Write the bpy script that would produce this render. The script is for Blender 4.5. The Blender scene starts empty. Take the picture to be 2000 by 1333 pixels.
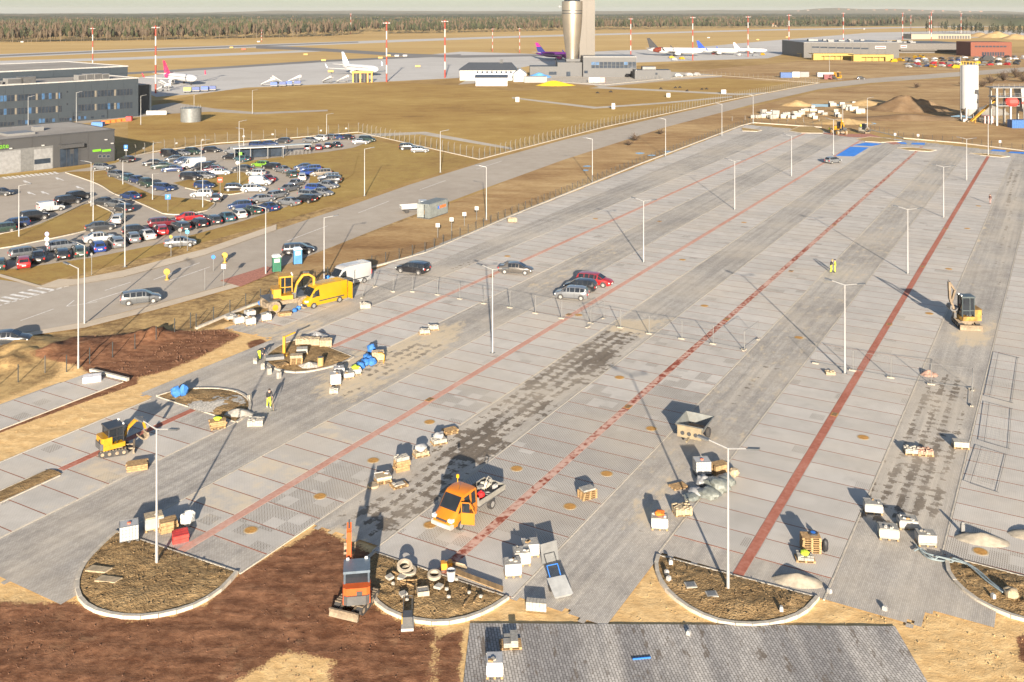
import bpy, bmesh, math, random
import numpy as np
from mathutils import Vector, Matrix, noise
R = math.radians
rng = random.Random(11)
sc = bpy.context.scene
col = sc.collection

# ------------------------------------------------------------ camera, sky, sun, exposure
F, HC, V0 = 1934.0, 35.0, 22.0          # focal length (px of a 2000 px frame), height of the drone, horizon row
cam = bpy.data.objects.new('camera', bpy.data.cameras.new('camera'))
col.objects.link(cam)
cam.location = (0, 0, HC)
cam.rotation_euler = (R(90), 0, 0)
cam.data.sensor_width = 36
cam.data.lens = F / 2000 * 36
cam.data.shift_y = -(666.5 - V0) / 2000
cam.data.clip_end = 60000
cam.data.clip_start = 1
sc.camera = cam

SUN_EL = 13.6
sun_from = Vector((0.046, -1.0, math.tan(R(SUN_EL)))).normalized()
world = bpy.data.worlds.new('World')
sc.world = world
world.use_nodes = True
wn = world.node_tree
sky = wn.nodes.new('ShaderNodeTexSky')
sky.sky_type = 'NISHITA'
sky.sun_disc = False
sky.sun_elevation = R(SUN_EL)
sky.sun_rotation = R(177.4)
sky.altitude = 300
sky.air_density = 0.78
sky.dust_density = 1.4
sky.ozone_density = 1.0
wn.links.new(sky.outputs[0], wn.nodes['Background'].inputs[0])
wn.nodes['Background'].inputs[1].default_value = 0.065
sun = bpy.data.objects.new('sun', bpy.data.lights.new('sun', 'SUN'))
col.objects.link(sun)
sun.data.energy = 5.0
sun.data.angle = R(0.55)
sun.data.color = (1.0, 0.89, 0.75)
sun.rotation_euler = (-sun_from).to_track_quat('-Z', 'Y').to_euler()
sc.view_settings.view_transform = 'Standard'
sc.view_settings.look = 'None'
sc.view_settings.gamma = 1
sc.view_settings.use_curve_mapping = False
sc.view_settings.exposure = 1.46
sc.cycles.max_bounces = 5
sc.cycles.diffuse_bounces = 2
sc.cycles.glossy_bounces = 2
sc.cycles.transmission_bounces = 3
sc.cycles.caustics_reflective = False
sc.cycles.caustics_refractive = False

# ------------------------------------------------------------ geometry helpers
DX, DY = 1100 / 2225.0, 1934 / 2225.0   # direction of the parking rows on the ground
ROWROT = math.atan2(-DX, DY)


def G(u, v, z=0.0):
 """a spot of the photographed ground (or of a level z above it) -> metres"""
 Y = F * (HC - z) / (v - V0)
 return Vector(((u - 1000) / F * Y, Y, z))


def L(u, v):
 """the same in the lot's own axes: (across the rows, along the rows)"""
 p = G(u, v)
 return (p.x * DY - p.y * DX, p.x * DX + p.y * DY)


def lot(w, s, z=0.0):
 return Vector((w * DY + s * DX, -w * DX + s * DY, z))


def rot(a, M=None):
 return Matrix.Rotation(R(a), 4, 'Z')


def T(x, y, z):
 return Matrix.Translation((x, y, z))


class MB:
 def __init__(s):
  s.v = []
  s.f = []

 def add(s, vs, fs, M=None):
  o = len(s.v)
  for p in vs:
   s.v.append(tuple(M @ Vector(p)) if M is not None else tuple(p))
  for q in fs:
   s.f.append(tuple(i + o for i in q))
  return s

 def box(s, x0, y0, z0, x1, y1, z1, M=None):
  vs = [(x0, y0, z0), (x1, y0, z0), (x1, y1, z0), (x0, y1, z0), (x0, y0, z1), (x1, y0, z1), (x1, y1, z1), (x0, y1, z1)]
  return s.add(vs, [(0, 3, 2, 1), (4, 5, 6, 7), (0, 1, 5, 4), (1, 2, 6, 5), (2, 3, 7, 6), (3, 0, 4, 7)], M)

 def cbox(s, c, d, M=None):
  return s.box(c[0] - d[0] / 2, c[1] - d[1] / 2, c[2] - d[2] / 2, c[0] + d[0] / 2, c[1] + d[1] / 2, c[2] + d[2] / 2, M)

 def tube(s, p, q, r, r2=None, n=8, M=None):
  p = Vector(p)
  q = Vector(q)
  r2 = r if r2 is None else r2
  z = (q - p).normalized()
  a = z.orthogonal().normalized()
  b = z.cross(a)
  vs = []
  for c, rr in ((p, r), (q, r2)):
   for i in range(n):
    t = 2 * math.pi * i / n
    vs.append(c + a * (rr * math.cos(t)) + b * (rr * math.sin(t)))
  fs = [(i, (i + 1) % n, n + (i + 1) % n, n + i) for i in range(n)]
  fs += [tuple(range(n - 1, -1, -1)), tuple(range(n, 2 * n))]
  return s.add(vs, fs, M)

 def bar(s, p, q, w, h=None, M=None):
  """a square bar between two points"""
  p = Vector(p)
  q = Vector(q)
  h = h or w
  z = (q - p)
  ln = z.length
  if ln < 1e-6:
   return s
  Q = z.to_track_quat('Z', 'Y').to_matrix().to_4x4()
  B = Matrix.Translation(p) @ Q
  if M is not None:
   B = M @ B
  return s.box(-w / 2, -h / 2, 0, w / 2, h / 2, ln, B)

 def lathe(s, prof, n=20, M=None, caps=True):
  vs = []
  for r, z in prof:
   for i in range(n):
    t = 2 * math.pi * i / n
    vs.append((r * math.cos(t), r * math.sin(t), z))
  fs = []
  for k in range(len(prof) - 1):
   for i in range(n):
    j = (i + 1) % n
    fs.append((k * n + i, k * n + j, (k + 1) * n + j, (k + 1) * n + i))
  if caps:
   fs.append(tuple(range(n - 1, -1, -1)))
   fs.append(tuple((len(prof) - 1) * n + i for i in range(n)))
  return s.add(vs, fs, M)

 def side(s, prof, y0, y1, M=None):
  """a side profile (x, z) drawn out across y"""
  n = len(prof)
  vs = [(x, y0, z) for x, z in prof] + [(x, y1, z) for x, z in prof]
  fs = [tuple(range(n)), tuple(range(2 * n - 1, n - 1, -1))]
  fs += [(i, n + i, n + (i + 1) % n, (i + 1) % n) for i in range(n)]
  return s.add(vs, fs, M)

 def prism(s, pts, z0, z1, M=None):
  n = len(pts)
  vs = [(p[0], p[1], z0) for p in pts] + [(p[0], p[1], z1) for p in pts]
  fs = [tuple(range(n - 1, -1, -1)), tuple(range(n, 2 * n))]
  fs += [(i, (i + 1) % n, n + (i + 1) % n, n + i) for i in range(n)]
  return s.add(vs, fs, M)

 def blob(s, c, r, M=None, seg=10, rings=6, amp=0.15, seed=0):
  """a lumpy closed ball, radii r"""
  vs = [(c[0], c[1], c[2] - r[2])]
  for k in range(1, rings):
   ph = math.pi * k / rings
   for i in range(seg):
    t = 2 * math.pi * i / seg
    d = Vector((math.sin(ph) * math.cos(t), math.sin(ph) * math.sin(t), -math.cos(ph)))
    q = 1 + amp * 2 * noise.noise(d * 1.7 + Vector((seed * 7.3, seed * 3.1, 0)))
    vs.append((c[0] + d.x * r[0] * q, c[1] + d.y * r[1] * q, c[2] + d.z * r[2] * q))
  vs.append((c[0], c[1], c[2] + r[2]))
  fs = [(0, 1 + (i + 1) % seg, 1 + i) for i in range(seg)]
  for k in range(rings - 2):
   for i in range(seg):
    a = 1 + k * seg
    fs.append((a + i, a + (i + 1) % seg, a + seg + (i + 1) % seg, a + seg + i))
  e = len(vs) - 1
  a = 1 + (rings - 2) * seg
  fs += [(e, a + i, a + (i + 1) % seg) for i in range(seg)]
  return s.add(vs, fs, M)

 def mesh(s, name, smooth=False, fix=True):
  me = bpy.data.meshes.new(name)
  me.from_pydata(s.v, [], s.f)
  if fix:
   b = bmesh.new()
   b.from_mesh(me)
   bmesh.ops.recalc_face_normals(b, faces=b.faces)
   b.to_mesh(me)
   b.free()
  if smooth:
   me.polygons.foreach_set('use_smooth', [True] * len(me.polygons))
   try:
    me.set_sharp_from_angle(angle=R(40))
   except Exception:
    pass
  me.update()
  return me


def obj(name, mb, m=None, parent=None, loc=(0, 0, 0), rz=0.0, smooth=False):
 me = mb.mesh(name, smooth) if isinstance(mb, MB) else mb
 o = bpy.data.objects.new(name, me)
 col.objects.link(o)
 o.location = loc
 o.rotation_euler = (0, 0, rz)
 if m is not None:
  if len(me.materials) == 0:
   me.materials.append(m)
  elif me.materials[0] is not m:
   o.material_slots[0].link = 'OBJECT'
   o.material_slots[0].material = m
 if parent is not None:
  o.parent = parent
 return o


def tag(o, label=None, cat=None, group=None, kind=None):
 if label:
  o['label'] = label
 if cat:
  o['category'] = cat
 if group:
  o['group'] = group
 if kind:
  o['kind'] = kind
 return o


def thing(name, label, cat, loc=(0, 0, 0), rz=0.0, group=None):
 o = bpy.data.objects.new(name, None)
 col.objects.link(o)
 o.empty_display_size = 0.3
 o.location = loc
 o.rotation_euler = (0, 0, rz)
 return tag(o, label, cat, group)


def dup(o, parent=None, loc=None, rz=None, label=None, group=None, scale=None):
 c = o.copy()
 col.objects.link(c)
 c.parent = parent
 if loc is not None:
  c.location = loc
 if rz is not None:
  c.rotation_euler = (0, 0, rz)
 if scale is not None:
  c.scale = scale
 if label:
  c['label'] = label
 if group:
  c['group'] = group
 for ch in KIDS.get(o.name, ()):
  dup(ch, c)
 return c


KIDS = {}


def index_kids(root):
 def walk(o):
  KIDS[o.name] = [x for x in bpy.data.objects if x.parent is o]
  for x in KIDS[o.name]:
   walk(x)
 walk(root)


# ------------------------------------------------------------ materials
MATS = {}


class NT:
 def __init__(s, name):
  s.m = bpy.data.materials.new(name)
  s.m.use_nodes = True
  s.t = s.m.node_tree
  s.p = s.t.nodes['Principled BSDF']

 def n(s, ty, **kw):
  x = s.t.nodes.new('ShaderNode' + ty)
  for k, v in kw.items():
   if k.startswith('i_'):
    x.inputs[k[2:].replace('_', ' ')].default_value = v
   else:
    setattr(x, k, v)
  return x

 def l(s, a, b):
  s.t.links.new(a, b)

 def inp(s, node, i, x):
  if isinstance(x, (int, float)):
   node.inputs[i].default_value = x
  elif isinstance(x, (tuple, list)):
   node.inputs[i].default_value = tuple(x) + ((1,) if len(x) == 3 and node.inputs[i].type == 'RGBA' else ())
  else:
   s.l(x, node.inputs[i])

 def math(s, op, a, b=0.0, clamp=False):
  x = s.n('Math', operation=op)
  x.use_clamp = clamp
  s.inp(x, 0, a)
  s.inp(x, 1, b)
  return x.outputs[0]

 def mix(s, fac, a, b, mode='MIX'):
  x = s.n('Mix', data_type='RGBA', blend_type=mode)
  s.inp(x, 0, fac)
  s.inp(x, 6, a)
  s.inp(x, 7, b)
  return x.outputs[2]

 def noise(s, vec, scale, detail=4, rough=0.55, out=0, dist=0.0):
  x = s.n('TexNoise')
  x.inputs['Scale'].default_value = scale
  x.inputs['Detail'].default_value = detail
  x.inputs['Roughness'].default_value = rough
  x.inputs['Distortion'].default_value = dist
  if vec is not None:
   s.l(vec, x.inputs['Vector'])
  return x.outputs[out]

 def co(s, kind='Object', scale=None, loc=None):
  c = s.n('TexCoord').outputs[kind]
  if scale or loc:
   m = s.n('Mapping')
   if scale:
    m.inputs['Scale'].default_value = scale
   if loc:
    m.inputs['Location'].default_value = loc
   s.l(c, m.inputs['Vector'])
   c = m.outputs[0]
  return c

 def ss(s, x, lo, hi):
  m = s.n('MapRange', interpolation_type='SMOOTHSTEP')
  s.inp(m, 0, x)
  m.inputs[1].default_value = lo
  m.inputs[2].default_value = hi
  return m.outputs[0]

 def bump(s, h, strength=0.3, dist=0.05):
  b = s.n('Bump')
  b.inputs['Strength'].default_value = strength
  b.inputs['Distance'].default_value = dist
  s.l(h, b.inputs['Height'])
  s.l(b.outputs[0], s.p.inputs['Normal'])

 def attr(s, name):
  a = s.n('Attribute', attribute_type='GEOMETRY')
  a.attribute_name = name
  return a.outputs['Fac']

 def done(s, c, rough=0.8, spec=0.3):
  s.inp(s.p, 'Base Color', c)
  s.inp(s.p, 'Roughness', rough)
  s.p.inputs['Specular IOR Level'].default_value = spec
  return s.m


def pm(name, c, rough=0.6, metal=0.0, var=0.14, scale=1.6, coat=0.0, spec=0.5, bump=0.0, dirt=0.0):
 if name in MATS:
  return MATS[name]
 t = NT(name)
 v = t.co()
 f = t.noise(v, scale, 5, 0.6)
 lo = tuple(x * (1 - var) for x in c)
 hi = tuple(min(1, x * (1 + var)) for x in c)
 cc = t.mix(t.ss(f, 0.3, 0.7), lo, hi)
 if dirt:
  g = t.noise(v, scale * 3.1, 6, 0.7)
  cc = t.mix(t.math('MULTIPLY', t.ss(g, 0.5, 0.75), dirt), cc, (0.22, 0.16, 0.10))
 t.done(cc, rough, spec)
 t.p.inputs['Metallic'].default_value = metal
 t.p.inputs['Coat Weight'].default_value = coat
 t.p.inputs['Coat Roughness'].default_value = 0.08
 if bump:
  t.bump(t.noise(v, scale * 8, 4), bump, 0.03)
 MATS[name] = t.m
 return t.m


def gm(name, cols, s1=0.05, s2=0.8, s3=6.0, mixw=(0.5, 0.3, 0.2), bump=0.4, bd=0.15, rough=0.95, stretch=None, lohi=(0.32, 0.68), dist=0.0):
 """open ground: three scales of noise through a colour ramp"""
 if name in MATS:
  return MATS[name]
 t = NT(name)
 v = t.co('Object', stretch)
 a = t.noise(v, s1, 4, 0.6, dist=dist)
 b = t.noise(v, s2, 5, 0.65)
 c = t.noise(v, s3, 3, 0.6)
 x = t.math('ADD', t.math('ADD', t.math('MULTIPLY', a, mixw[0]), t.math('MULTIPLY', b, mixw[1])), t.math('MULTIPLY', c, mixw[2]))
 r = t.n('ValToRGB')
 e = r.color_ramp.elements
 while len(e) < len(cols):
  e.new(0.5)
 for i, cc in enumerate(cols):
  e[i].position = lohi[0] + (lohi[1] - lohi[0]) * i / (len(cols) - 1)
  e[i].color = tuple(cc) + (1,)
 t.l(x, r.inputs[0])
 t.done(r.outputs[0], rough, 0.1)
 if bump:
  t.bump(t.math('ADD', b, t.math('MULTIPLY', c, 0.5)), bump, bd)
 MATS[name] = t.m
 return t.m


def glass(name='glass', c=(0.03, 0.04, 0.05), rough=0.08):
 return pm(name, c, rough, 0, 0.25, 0.7, spec=0.5)


WHITE = lambda: pm('white_paint', (0.36, 0.352, 0.335), 0.55, dirt=0.12)
GALV = lambda: pm('galvanised_steel', (0.17, 0.17, 0.165), 0.55, 0.2)
RUBBER = lambda: pm('rubber', (0.035, 0.033, 0.032), 0.85, dirt=0.25)
DARK = lambda: pm('dark_plastic', (0.04, 0.04, 0.042), 0.6)
WOOD = lambda: pm('pallet_wood', (0.29, 0.185, 0.085), 0.85, var=0.3, scale=5)
STONE = lambda: pm('cut_stone', (0.46, 0.44, 0.40), 0.9, var=0.2, scale=4, bump=0.3)
CONC = lambda: pm('pale_concrete', (0.42, 0.375, 0.305), 0.9, var=0.16, scale=3, bump=0.2)
YEL = lambda: pm('machine_yellow', (0.42, 0.215, 0.010), 0.45, var=0.12, dirt=0.18)
STEEL = lambda: pm('dark_steel', (0.11, 0.11, 0.11), 0.5, 0.4, dirt=0.2)


def smooth_closed(pts, k=6):
 """Catmull-Rom through an open run of points"""
 out = []
 n = len(pts)
 for i in range(n - 1):
  p0, p1, p2, p3 = pts[max(0, i - 1)], pts[i], pts[i + 1], pts[min(n - 1, i + 2)]
  for j in range(k):
   t = j / k
   out.append(0.5 * ((2 * p1) + (p2 - p0) * t + (2 * p0 - 5 * p1 + 4 * p2 - p3) * t * t + (3 * p1 - p0 - 3 * p2 + p3) * t ** 3))
 out.append(pts[-1])
 return out


def inside(px, py, poly):
 """numpy even-odd test"""
 r = np.zeros(px.shape, bool)
 n = len(poly)
 j = n - 1
 for i in range(n):
  xi, yi = poly[i][0], poly[i][1]
  xj, yj = poly[j][0], poly[j][1]
  if yi != yj:
   c = ((yi > py) != (yj > py)) & (px < (xj - xi) * (py - yi) / (yj - yi) + xi)
   r ^= c
  j = i
 return r


def edge_dist(px, py, poly):
 d = np.full(px.shape, 1e9)
 n = len(poly)
 for i in range(n):
  ax, ay = poly[i][0], poly[i][1]
  bx, by = poly[(i + 1) % n][0], poly[(i + 1) % n][1]
  vx, vy = bx - ax, by - ay
  ll = vx * vx + vy * vy + 1e-12
  t = np.clip(((px - ax) * vx + (py - ay) * vy) / ll, 0, 1)
  d = np.minimum(d, np.hypot(px - ax - t * vx, py - ay - t * vy))
 return d


def soft(px, py, poly, w):
 """1 inside, 0 outside, blending over w metres"""
 d = edge_dist(px, py, poly)
 s = np.where(inside(px, py, poly), d, -d)
 return np.clip(0.5 + s / w, 0, 1)


def fbm(x, y, s, seed=0, octs=4):
 """cheap value noise on arrays, about -1..1"""
 out = np.zeros(x.shape)
 amp, tot = 1.0, 0.0
 for o in range(octs):
  X, Y = x * s + seed * 17.3 + o * 5.7, y * s + seed * 9.1 - o * 3.3
  xi, yi = np.floor(X).astype(np.int64), np.floor(Y).astype(np.int64)
  fx, fy = X - xi, Y - yi
  fx = fx * fx * (3 - 2 * fx)
  fy = fy * fy * (3 - 2 * fy)

  def h(a, b):
   q = (a * 374761393 + b * 668265263 + seed * 974711) & 0x7fffffff
   q = ((q ^ (q >> 13)) * 1274126177) & 0x7fffffff
   return ((q ^ (q >> 16)) & 0xffff) / 32767.5 - 1
  out += amp * ((h(xi, yi) * (1 - fx) + h(xi + 1, yi) * fx) * (1 - fy) + (h(xi, yi + 1) * (1 - fx) + h(xi + 1, yi + 1) * fx) * fy)
  tot += amp
  amp *= 0.5
  s *= 2.03
 return out / tot


def grid_mesh(name, X, Y, Z, keep=None, attrs=None):
 """a mesh over 2-D arrays of points; keep: which cells exist; attrs: float per point"""
 ny, nx = X.shape
 idx = np.arange(nx * ny).reshape(ny, nx)
 q = np.stack([idx[:-1, :-1], idx[:-1, 1:], idx[1:, 1:], idx[1:, :-1]], -1).reshape(-1, 4)
 if keep is not None:
  q = q[keep.reshape(-1)]
 used = np.unique(q)
 remap = np.full(nx * ny, -1)
 remap[used] = np.arange(len(used))
 co = np.stack([X, Y, Z], -1).reshape(-1, 3)[used]
 q = remap[q]
 me = bpy.data.meshes.new(name)
 me.vertices.add(len(co))
 me.vertices.foreach_set('co', co.astype(np.float32).ravel())
 me.loops.add(len(q) * 4)
 me.loops.foreach_set('vertex_index', q.astype(np.int32).ravel())
 me.polygons.add(len(q))
 me.polygons.foreach_set('loop_start', np.arange(0, len(q) * 4, 4, dtype=np.int32))
 me.update(calc_edges=True)
 me.validate()
 for k, a in (attrs or {}).items():
  at = me.attributes.new(k, 'FLOAT', 'POINT')
  at.data.foreach_set('value', a.reshape(-1)[used].astype(np.float32))
 return me


def sheet_mesh(name, pts, z):
 b = bmesh.new()
 vs = [b.verts.new((p[0], p[1], z)) for p in pts]
 f = b.faces.new(vs)
 f.normal_update()
 if f.normal.z < 0:
  f.normal_flip()
 bmesh.ops.triangulate(b, faces=b.faces[:])
 me = bpy.data.meshes.new(name)
 b.to_mesh(me)
 b.free()
 return me


def sheet(name, px, z, m, parent=None, kind='structure'):
 o = obj(name, sheet_mesh(name, [G(*p) for p in px], z), m, parent)
 if kind and parent is None:
  o['kind'] = kind
 return o

# ============================================================ THE SETTING
ZG = -0.12                                # level of the open ground round the lot
dry_grass = gm('dry_grass', [(0.19, 0.11, 0.042), (0.31, 0.195, 0.07), (0.42, 0.28, 0.11), (0.52, 0.37, 0.17)], 0.012, 0.11, 1.4, (0.45, 0.35, 0.2), 0.5, 0.25)
gold_grass = gm('pale_dry_grass', [(0.37, 0.235, 0.085), (0.48, 0.32, 0.125), (0.57, 0.41, 0.18)], 0.004, 0.03, 0.3, (0.4, 0.35, 0.25), 0.2, 0.2, stretch=(0.35, 1.6, 1))
olive_grass = gm('olive_grass', [(0.21, 0.12, 0.04), (0.33, 0.20, 0.062), (0.40, 0.265, 0.085), (0.52, 0.36, 0.14)], 0.02, 0.14, 1.6, (0.45, 0.35, 0.2), 0.4, 0.2, stretch=(0.8, 1.2, 1))
lawn = gm('verge_lawn', [(0.19, 0.112, 0.042), (0.30, 0.19, 0.065), (0.36, 0.25, 0.08), (0.47, 0.33, 0.13)], 0.05, 0.35, 3.0, (0.4, 0.35, 0.25), 0.5, 0.12)
dirt_far = gm('trodden_dirt', [(0.16, 0.085, 0.038), (0.30, 0.18, 0.08), (0.44, 0.295, 0.14), (0.58, 0.43, 0.235)], 0.03, 0.2, 2.0, (0.45, 0.35, 0.2), 0.5, 0.2, stretch=(0.6, 1.3, 1))
asphalt = gm('worn_asphalt', [(0.32, 0.27, 0.215), (0.40, 0.345, 0.28), (0.47, 0.415, 0.345)], 0.03, 0.35, 9.0, (0.4, 0.35, 0.25), 0.15, 0.02, rough=0.85)
apron_mat = gm('apron_concrete', [(0.40, 0.375, 0.34), (0.49, 0.465, 0.43), (0.55, 0.525, 0.49)], 0.008, 0.06, 0.6, (0.45, 0.35, 0.2), 0.0)
runway_mat = gm('runway_asphalt', [(0.13, 0.12, 0.115), (0.20, 0.19, 0.18), (0.28, 0.265, 0.25)], 0.004, 0.03, 0.4, (0.45, 0.35, 0.2), 0.0, stretch=(0.25, 1.5, 1))
pave_mat = gm('footpath_slabs', [(0.44, 0.36, 0.26), (0.54, 0.45, 0.34), (0.60, 0.52, 0.41)], 0.08, 0.6, 5.0, (0.4, 0.35, 0.25), 0.15, 0.02)
sand_mat = gm('loose_sand', [(0.40, 0.27, 0.12), (0.53, 0.38, 0.18), (0.62, 0.47, 0.25)], 0.12, 0.9, 7.0, (0.4, 0.35, 0.25), 0.6, 0.08)
paint_w = pm('road_paint', (0.68, 0.65, 0.60), 0.7, var=0.25, scale=2.5)
water_mat = pm('puddle_water', (0.10, 0.11, 0.12), 0.03, 0, 0.1, spec=1.0)

# -- terrain: one sheet out to the skyline
t_y = np.concatenate([np.linspace(-60, 300, 10), np.geomspace(330, 13000, 34)])
t_x = np.linspace(-1, 1, 41)
TX, TY = np.meshgrid(t_x, t_y)
TX = TX * (500 + np.maximum(TY, 0) * 0.95)
TZ = np.full(TX.shape, ZG - 0.012)
TZ = np.where(TY < 180, ZG - 0.6, TZ)      # the worked soil of the site lies over this near part
ground = obj('ground', grid_mesh('ground', TX, TY, TZ), dry_grass)
ground['kind'] = 'structure'

# -- worked soil of the building site: a real relief with sand, brown earth and dry turf
sx = np.arange(-75, 62, 0.32)
sy = np.concatenate([np.arange(34, 90, 0.32), np.arange(90, 181, 0.8)])
SX, SY = np.meshgrid(sx, sy)


def gp(*px):
 return [tuple(G(*p)[:2]) for p in px]


brown = np.zeros(SX.shape)
for poly, w in (
  (gp((-60, 1172), (60, 1176), (150, 1172), (205, 1200), (265, 1208), (330, 1200), (400, 1180), (465, 1118), (622, 1030), (735, 1082), (706, 1100), (722, 1162), (752, 1196), (800, 1216), (850, 1228), (838, 1400), (648, 1400), (648, 1290), (560, 1270), (430, 1345), (380, 1400), (-60, 1400)), 1.7),
  (gp((60, 700), (150, 655), (440, 642), (472, 655), (395, 695), (330, 722), (250, 742), (200, 745), (150, 715)), 2.0),
  (gp((-40, 838), (120, 783), (262, 738), (275, 746), (120, 800), (-40, 858)), 0.8),
  (gp((480, 668), (510, 660), (530, 676), (500, 694)), 1.0),
  (gp((858, 1240), (905, 1225), (895, 1340), (850, 1345)), 1.0),
  (gp((1985, 1240), (2050, 1230), (2060, 1300), (1990, 1290)), 0.8)):
 brown = np.maximum(brown, soft(SX, SY, poly, w))
turf = soft(SX, SY, gp((-400, 730), (0, 640), (420, 560), (520, 520), (640, 560), (400, 642), (180, 660), (130, 690), (110, 735), (-20, 790), (-400, 900)), 3.0)
turf = np.maximum(turf, np.where(SY > 112, 1, 0) * (SX < 0))
turf = np.maximum(turf, np.clip((SY - 100) / 15, 0, 1) * (SX < -42))
n1, n2, n3 = fbm(SX, SY, 0.12, 3), fbm(SX, SY, 0.7, 4), fbm(SX, SY, 2.2, 5, 3)
lotw, lots = SX * DY - SY * DX, SX * DX + SY * DY
SZ = -0.075 + 0.035 * n2 + 0.02 * n3
SZ += brown * (0.012 * n3 + 0.02 * np.sin((SY + 0.25 * SX) * 2.6 + 3 * n1) * np.clip(fbm(SX, SY, 0.15, 21) + 0.4, 0, 1))
mound = lambda u, v, r, h: h * np.exp(-((SX - G(u, v).x) ** 2 + (SY - G(u, v).y) ** 2) / (r * r))
SZ += mound(300, 655, 2.2, 0.6) * (1 + 0.7 * n2 + 0.5 * n3) + mound(245, 660, 3.0, 0.3) * (1 + 0.8 * n2) + mound(90, 690, 4, 0.45) * (1 + 0.9 * n2) + mound(40, 672, 2.2, 0.6) * (1 + 0.7 * n2 + 0.4 * n3) + mound(190, 690, 4, 0.2) + mound(20, 700, 2.5, 0.5) * (1 + n2)
SZ += mound(215, 728, 1.5, 0.35) * (1 + n2)
onlot = np.clip(np.minimum.reduce([lotw + 82.6, lots - 62.5]) / 1.5, 0, 1) * (lotw < 4)
SZ = np.where(onlot > 0, np.minimum(SZ, -0.045), SZ)
far_blend = np.clip((SY - 150) / 25, 0, 1)
SZ = SZ * (1 - far_blend) + (ZG - 0.05) * far_blend
SZ = np.where(turf > 0.5, np.minimum(SZ, np.where(SY > 106, ZG - 0.02, 9)), SZ)
t = NT('site_soil')
v = t.co()
na, nb, nc, nd = t.noise(v, 0.22, 5, 0.6), t.noise(v, 1.3, 6, 0.7), t.noise(v, 9, 4, 0.65), t.noise(t.co('Object', (0.25, 1.3, 1)), 1.1, 5, 0.7)
c_sand = t.mix(t.ss(nb, 0.35, 0.7), (0.62, 0.40, 0.175), (0.78, 0.545, 0.265))
c_sand = t.mix(t.math('MULTIPLY', t.ss(nd, 0.52, 0.72), 0.6), c_sand, (0.44, 0.29, 0.135))
c_brown = t.mix(t.ss(t.math('ADD', t.math('MULTIPLY', nb, 0.6), t.math('MULTIPLY', nd, 0.4)), 0.38, 0.66), (0.14, 0.062, 0.033), (0.305, 0.152, 0.082))
c_brown = t.mix(t.math('MULTIPLY', t.ss(t.noise(v, 0.5, 4, 0.7), 0.55, 0.8), 0.55), c_brown, (0.42, 0.26, 0.145))
c_turf = t.mix(t.ss(t.math('ADD', t.math('MULTIPLY', nb, 0.5), t.math('MULTIPLY', na, 0.5)), 0.36, 0.64), (0.19, 0.12, 0.058), (0.50, 0.34, 0.15))
rut = t.noise(t.co('Object', (0.3, 1.0, 1)), 0.9, 6, 0.68, dist=1.2)
c_brown = t.mix(1.0, c_brown, t.mix(t.ss(rut, 0.36, 0.66), (0.80, 0.79, 0.78), (1.22, 1.22, 1.2)), 'MULTIPLY')
c_sand = t.mix(0.35, c_sand, t.mix(t.ss(rut, 0.36, 0.66), (0.82, 0.80, 0.78), (1.1, 1.1, 1.1)), 'MULTIPLY')
jag = t.math('MULTIPLY', t.math('SUBTRACT', t.math('ADD', t.math('MULTIPLY', nb, 0.6), t.math('MULTIPLY', nc, 0.4)), 0.5), 1.6)
cc = t.mix(t.ss(t.math('ADD', t.attr('turf'), jag), 0.35, 0.65), c_sand, c_turf)
cc = t.mix(t.ss(t.math('ADD', t.attr('brown'), jag), 0.38, 0.62), cc, c_brown)
t.done(cc, 0.95, 0.08)
t.bump(t.math('ADD', t.math('ADD', nb, t.math('MULTIPLY', nc, 0.5)), t.math('MULTIPLY', rut, 0.5)), 0.5, 0.10)
soil = obj('site_soil', grid_mesh('site_soil', SX, SY, SZ, attrs={'brown': brown, 'turf': turf}), t.m)
soil['kind'] = 'structure'
soil.data.polygons.foreach_set('use_smooth', [True] * len(soil.data.polygons))

# -- fields, roads and airfield sheets, each a few millimetres above the last
sheet('airfield_grass', [(-400, 196), (-400, 60), (700, 48), (1400, 42), (2500, 42), (2500, 85), (1700, 95), (1300, 125), (900, 150), (300, 196)], ZG - 0.008, gold_grass)
sheet('meadow', [(300, 200), (440, 176), (760, 160), (900, 168), (1000, 178), (1180, 168), (1400, 150), (1560, 158), (1400, 195), (1180, 240), (930, 305), (700, 258), (430, 262), (250, 280), (250, 230)], ZG - 0.004, olive_grass)
sheet('meadow', [(-200, 360), (120, 330), (300, 300), (700, 268), (935, 312), (560, 428), (300, 498), (0, 572), (-200, 620)], ZG - 0.003, lawn)
sheet('dirt_yard', [(1180, 268), (1300, 240), (1480, 206), (1600, 178), (1760, 158), (2300, 135), (2300, 330), (2010, 300), (1740, 262), (1470, 240), (1440, 246), (1260, 318), (1000, 424), (830, 500), (640, 545), (530, 525), (750, 445), (950, 370)], ZG - 0.002, dirt_far)
sheet('dirt_yard', [(1030, 158), (1250, 158), (1330, 140), (1560, 120), (1760, 118), (1640, 160), (1560, 162), (1400, 152), (1180, 170)], ZG - 0.002, dirt_far)
sheet('dirt_yard', [(1560, 122), (1700, 112), (2300, 95), (2300, 128), (1800, 146), (1640, 158)], ZG, dirt_far)

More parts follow.
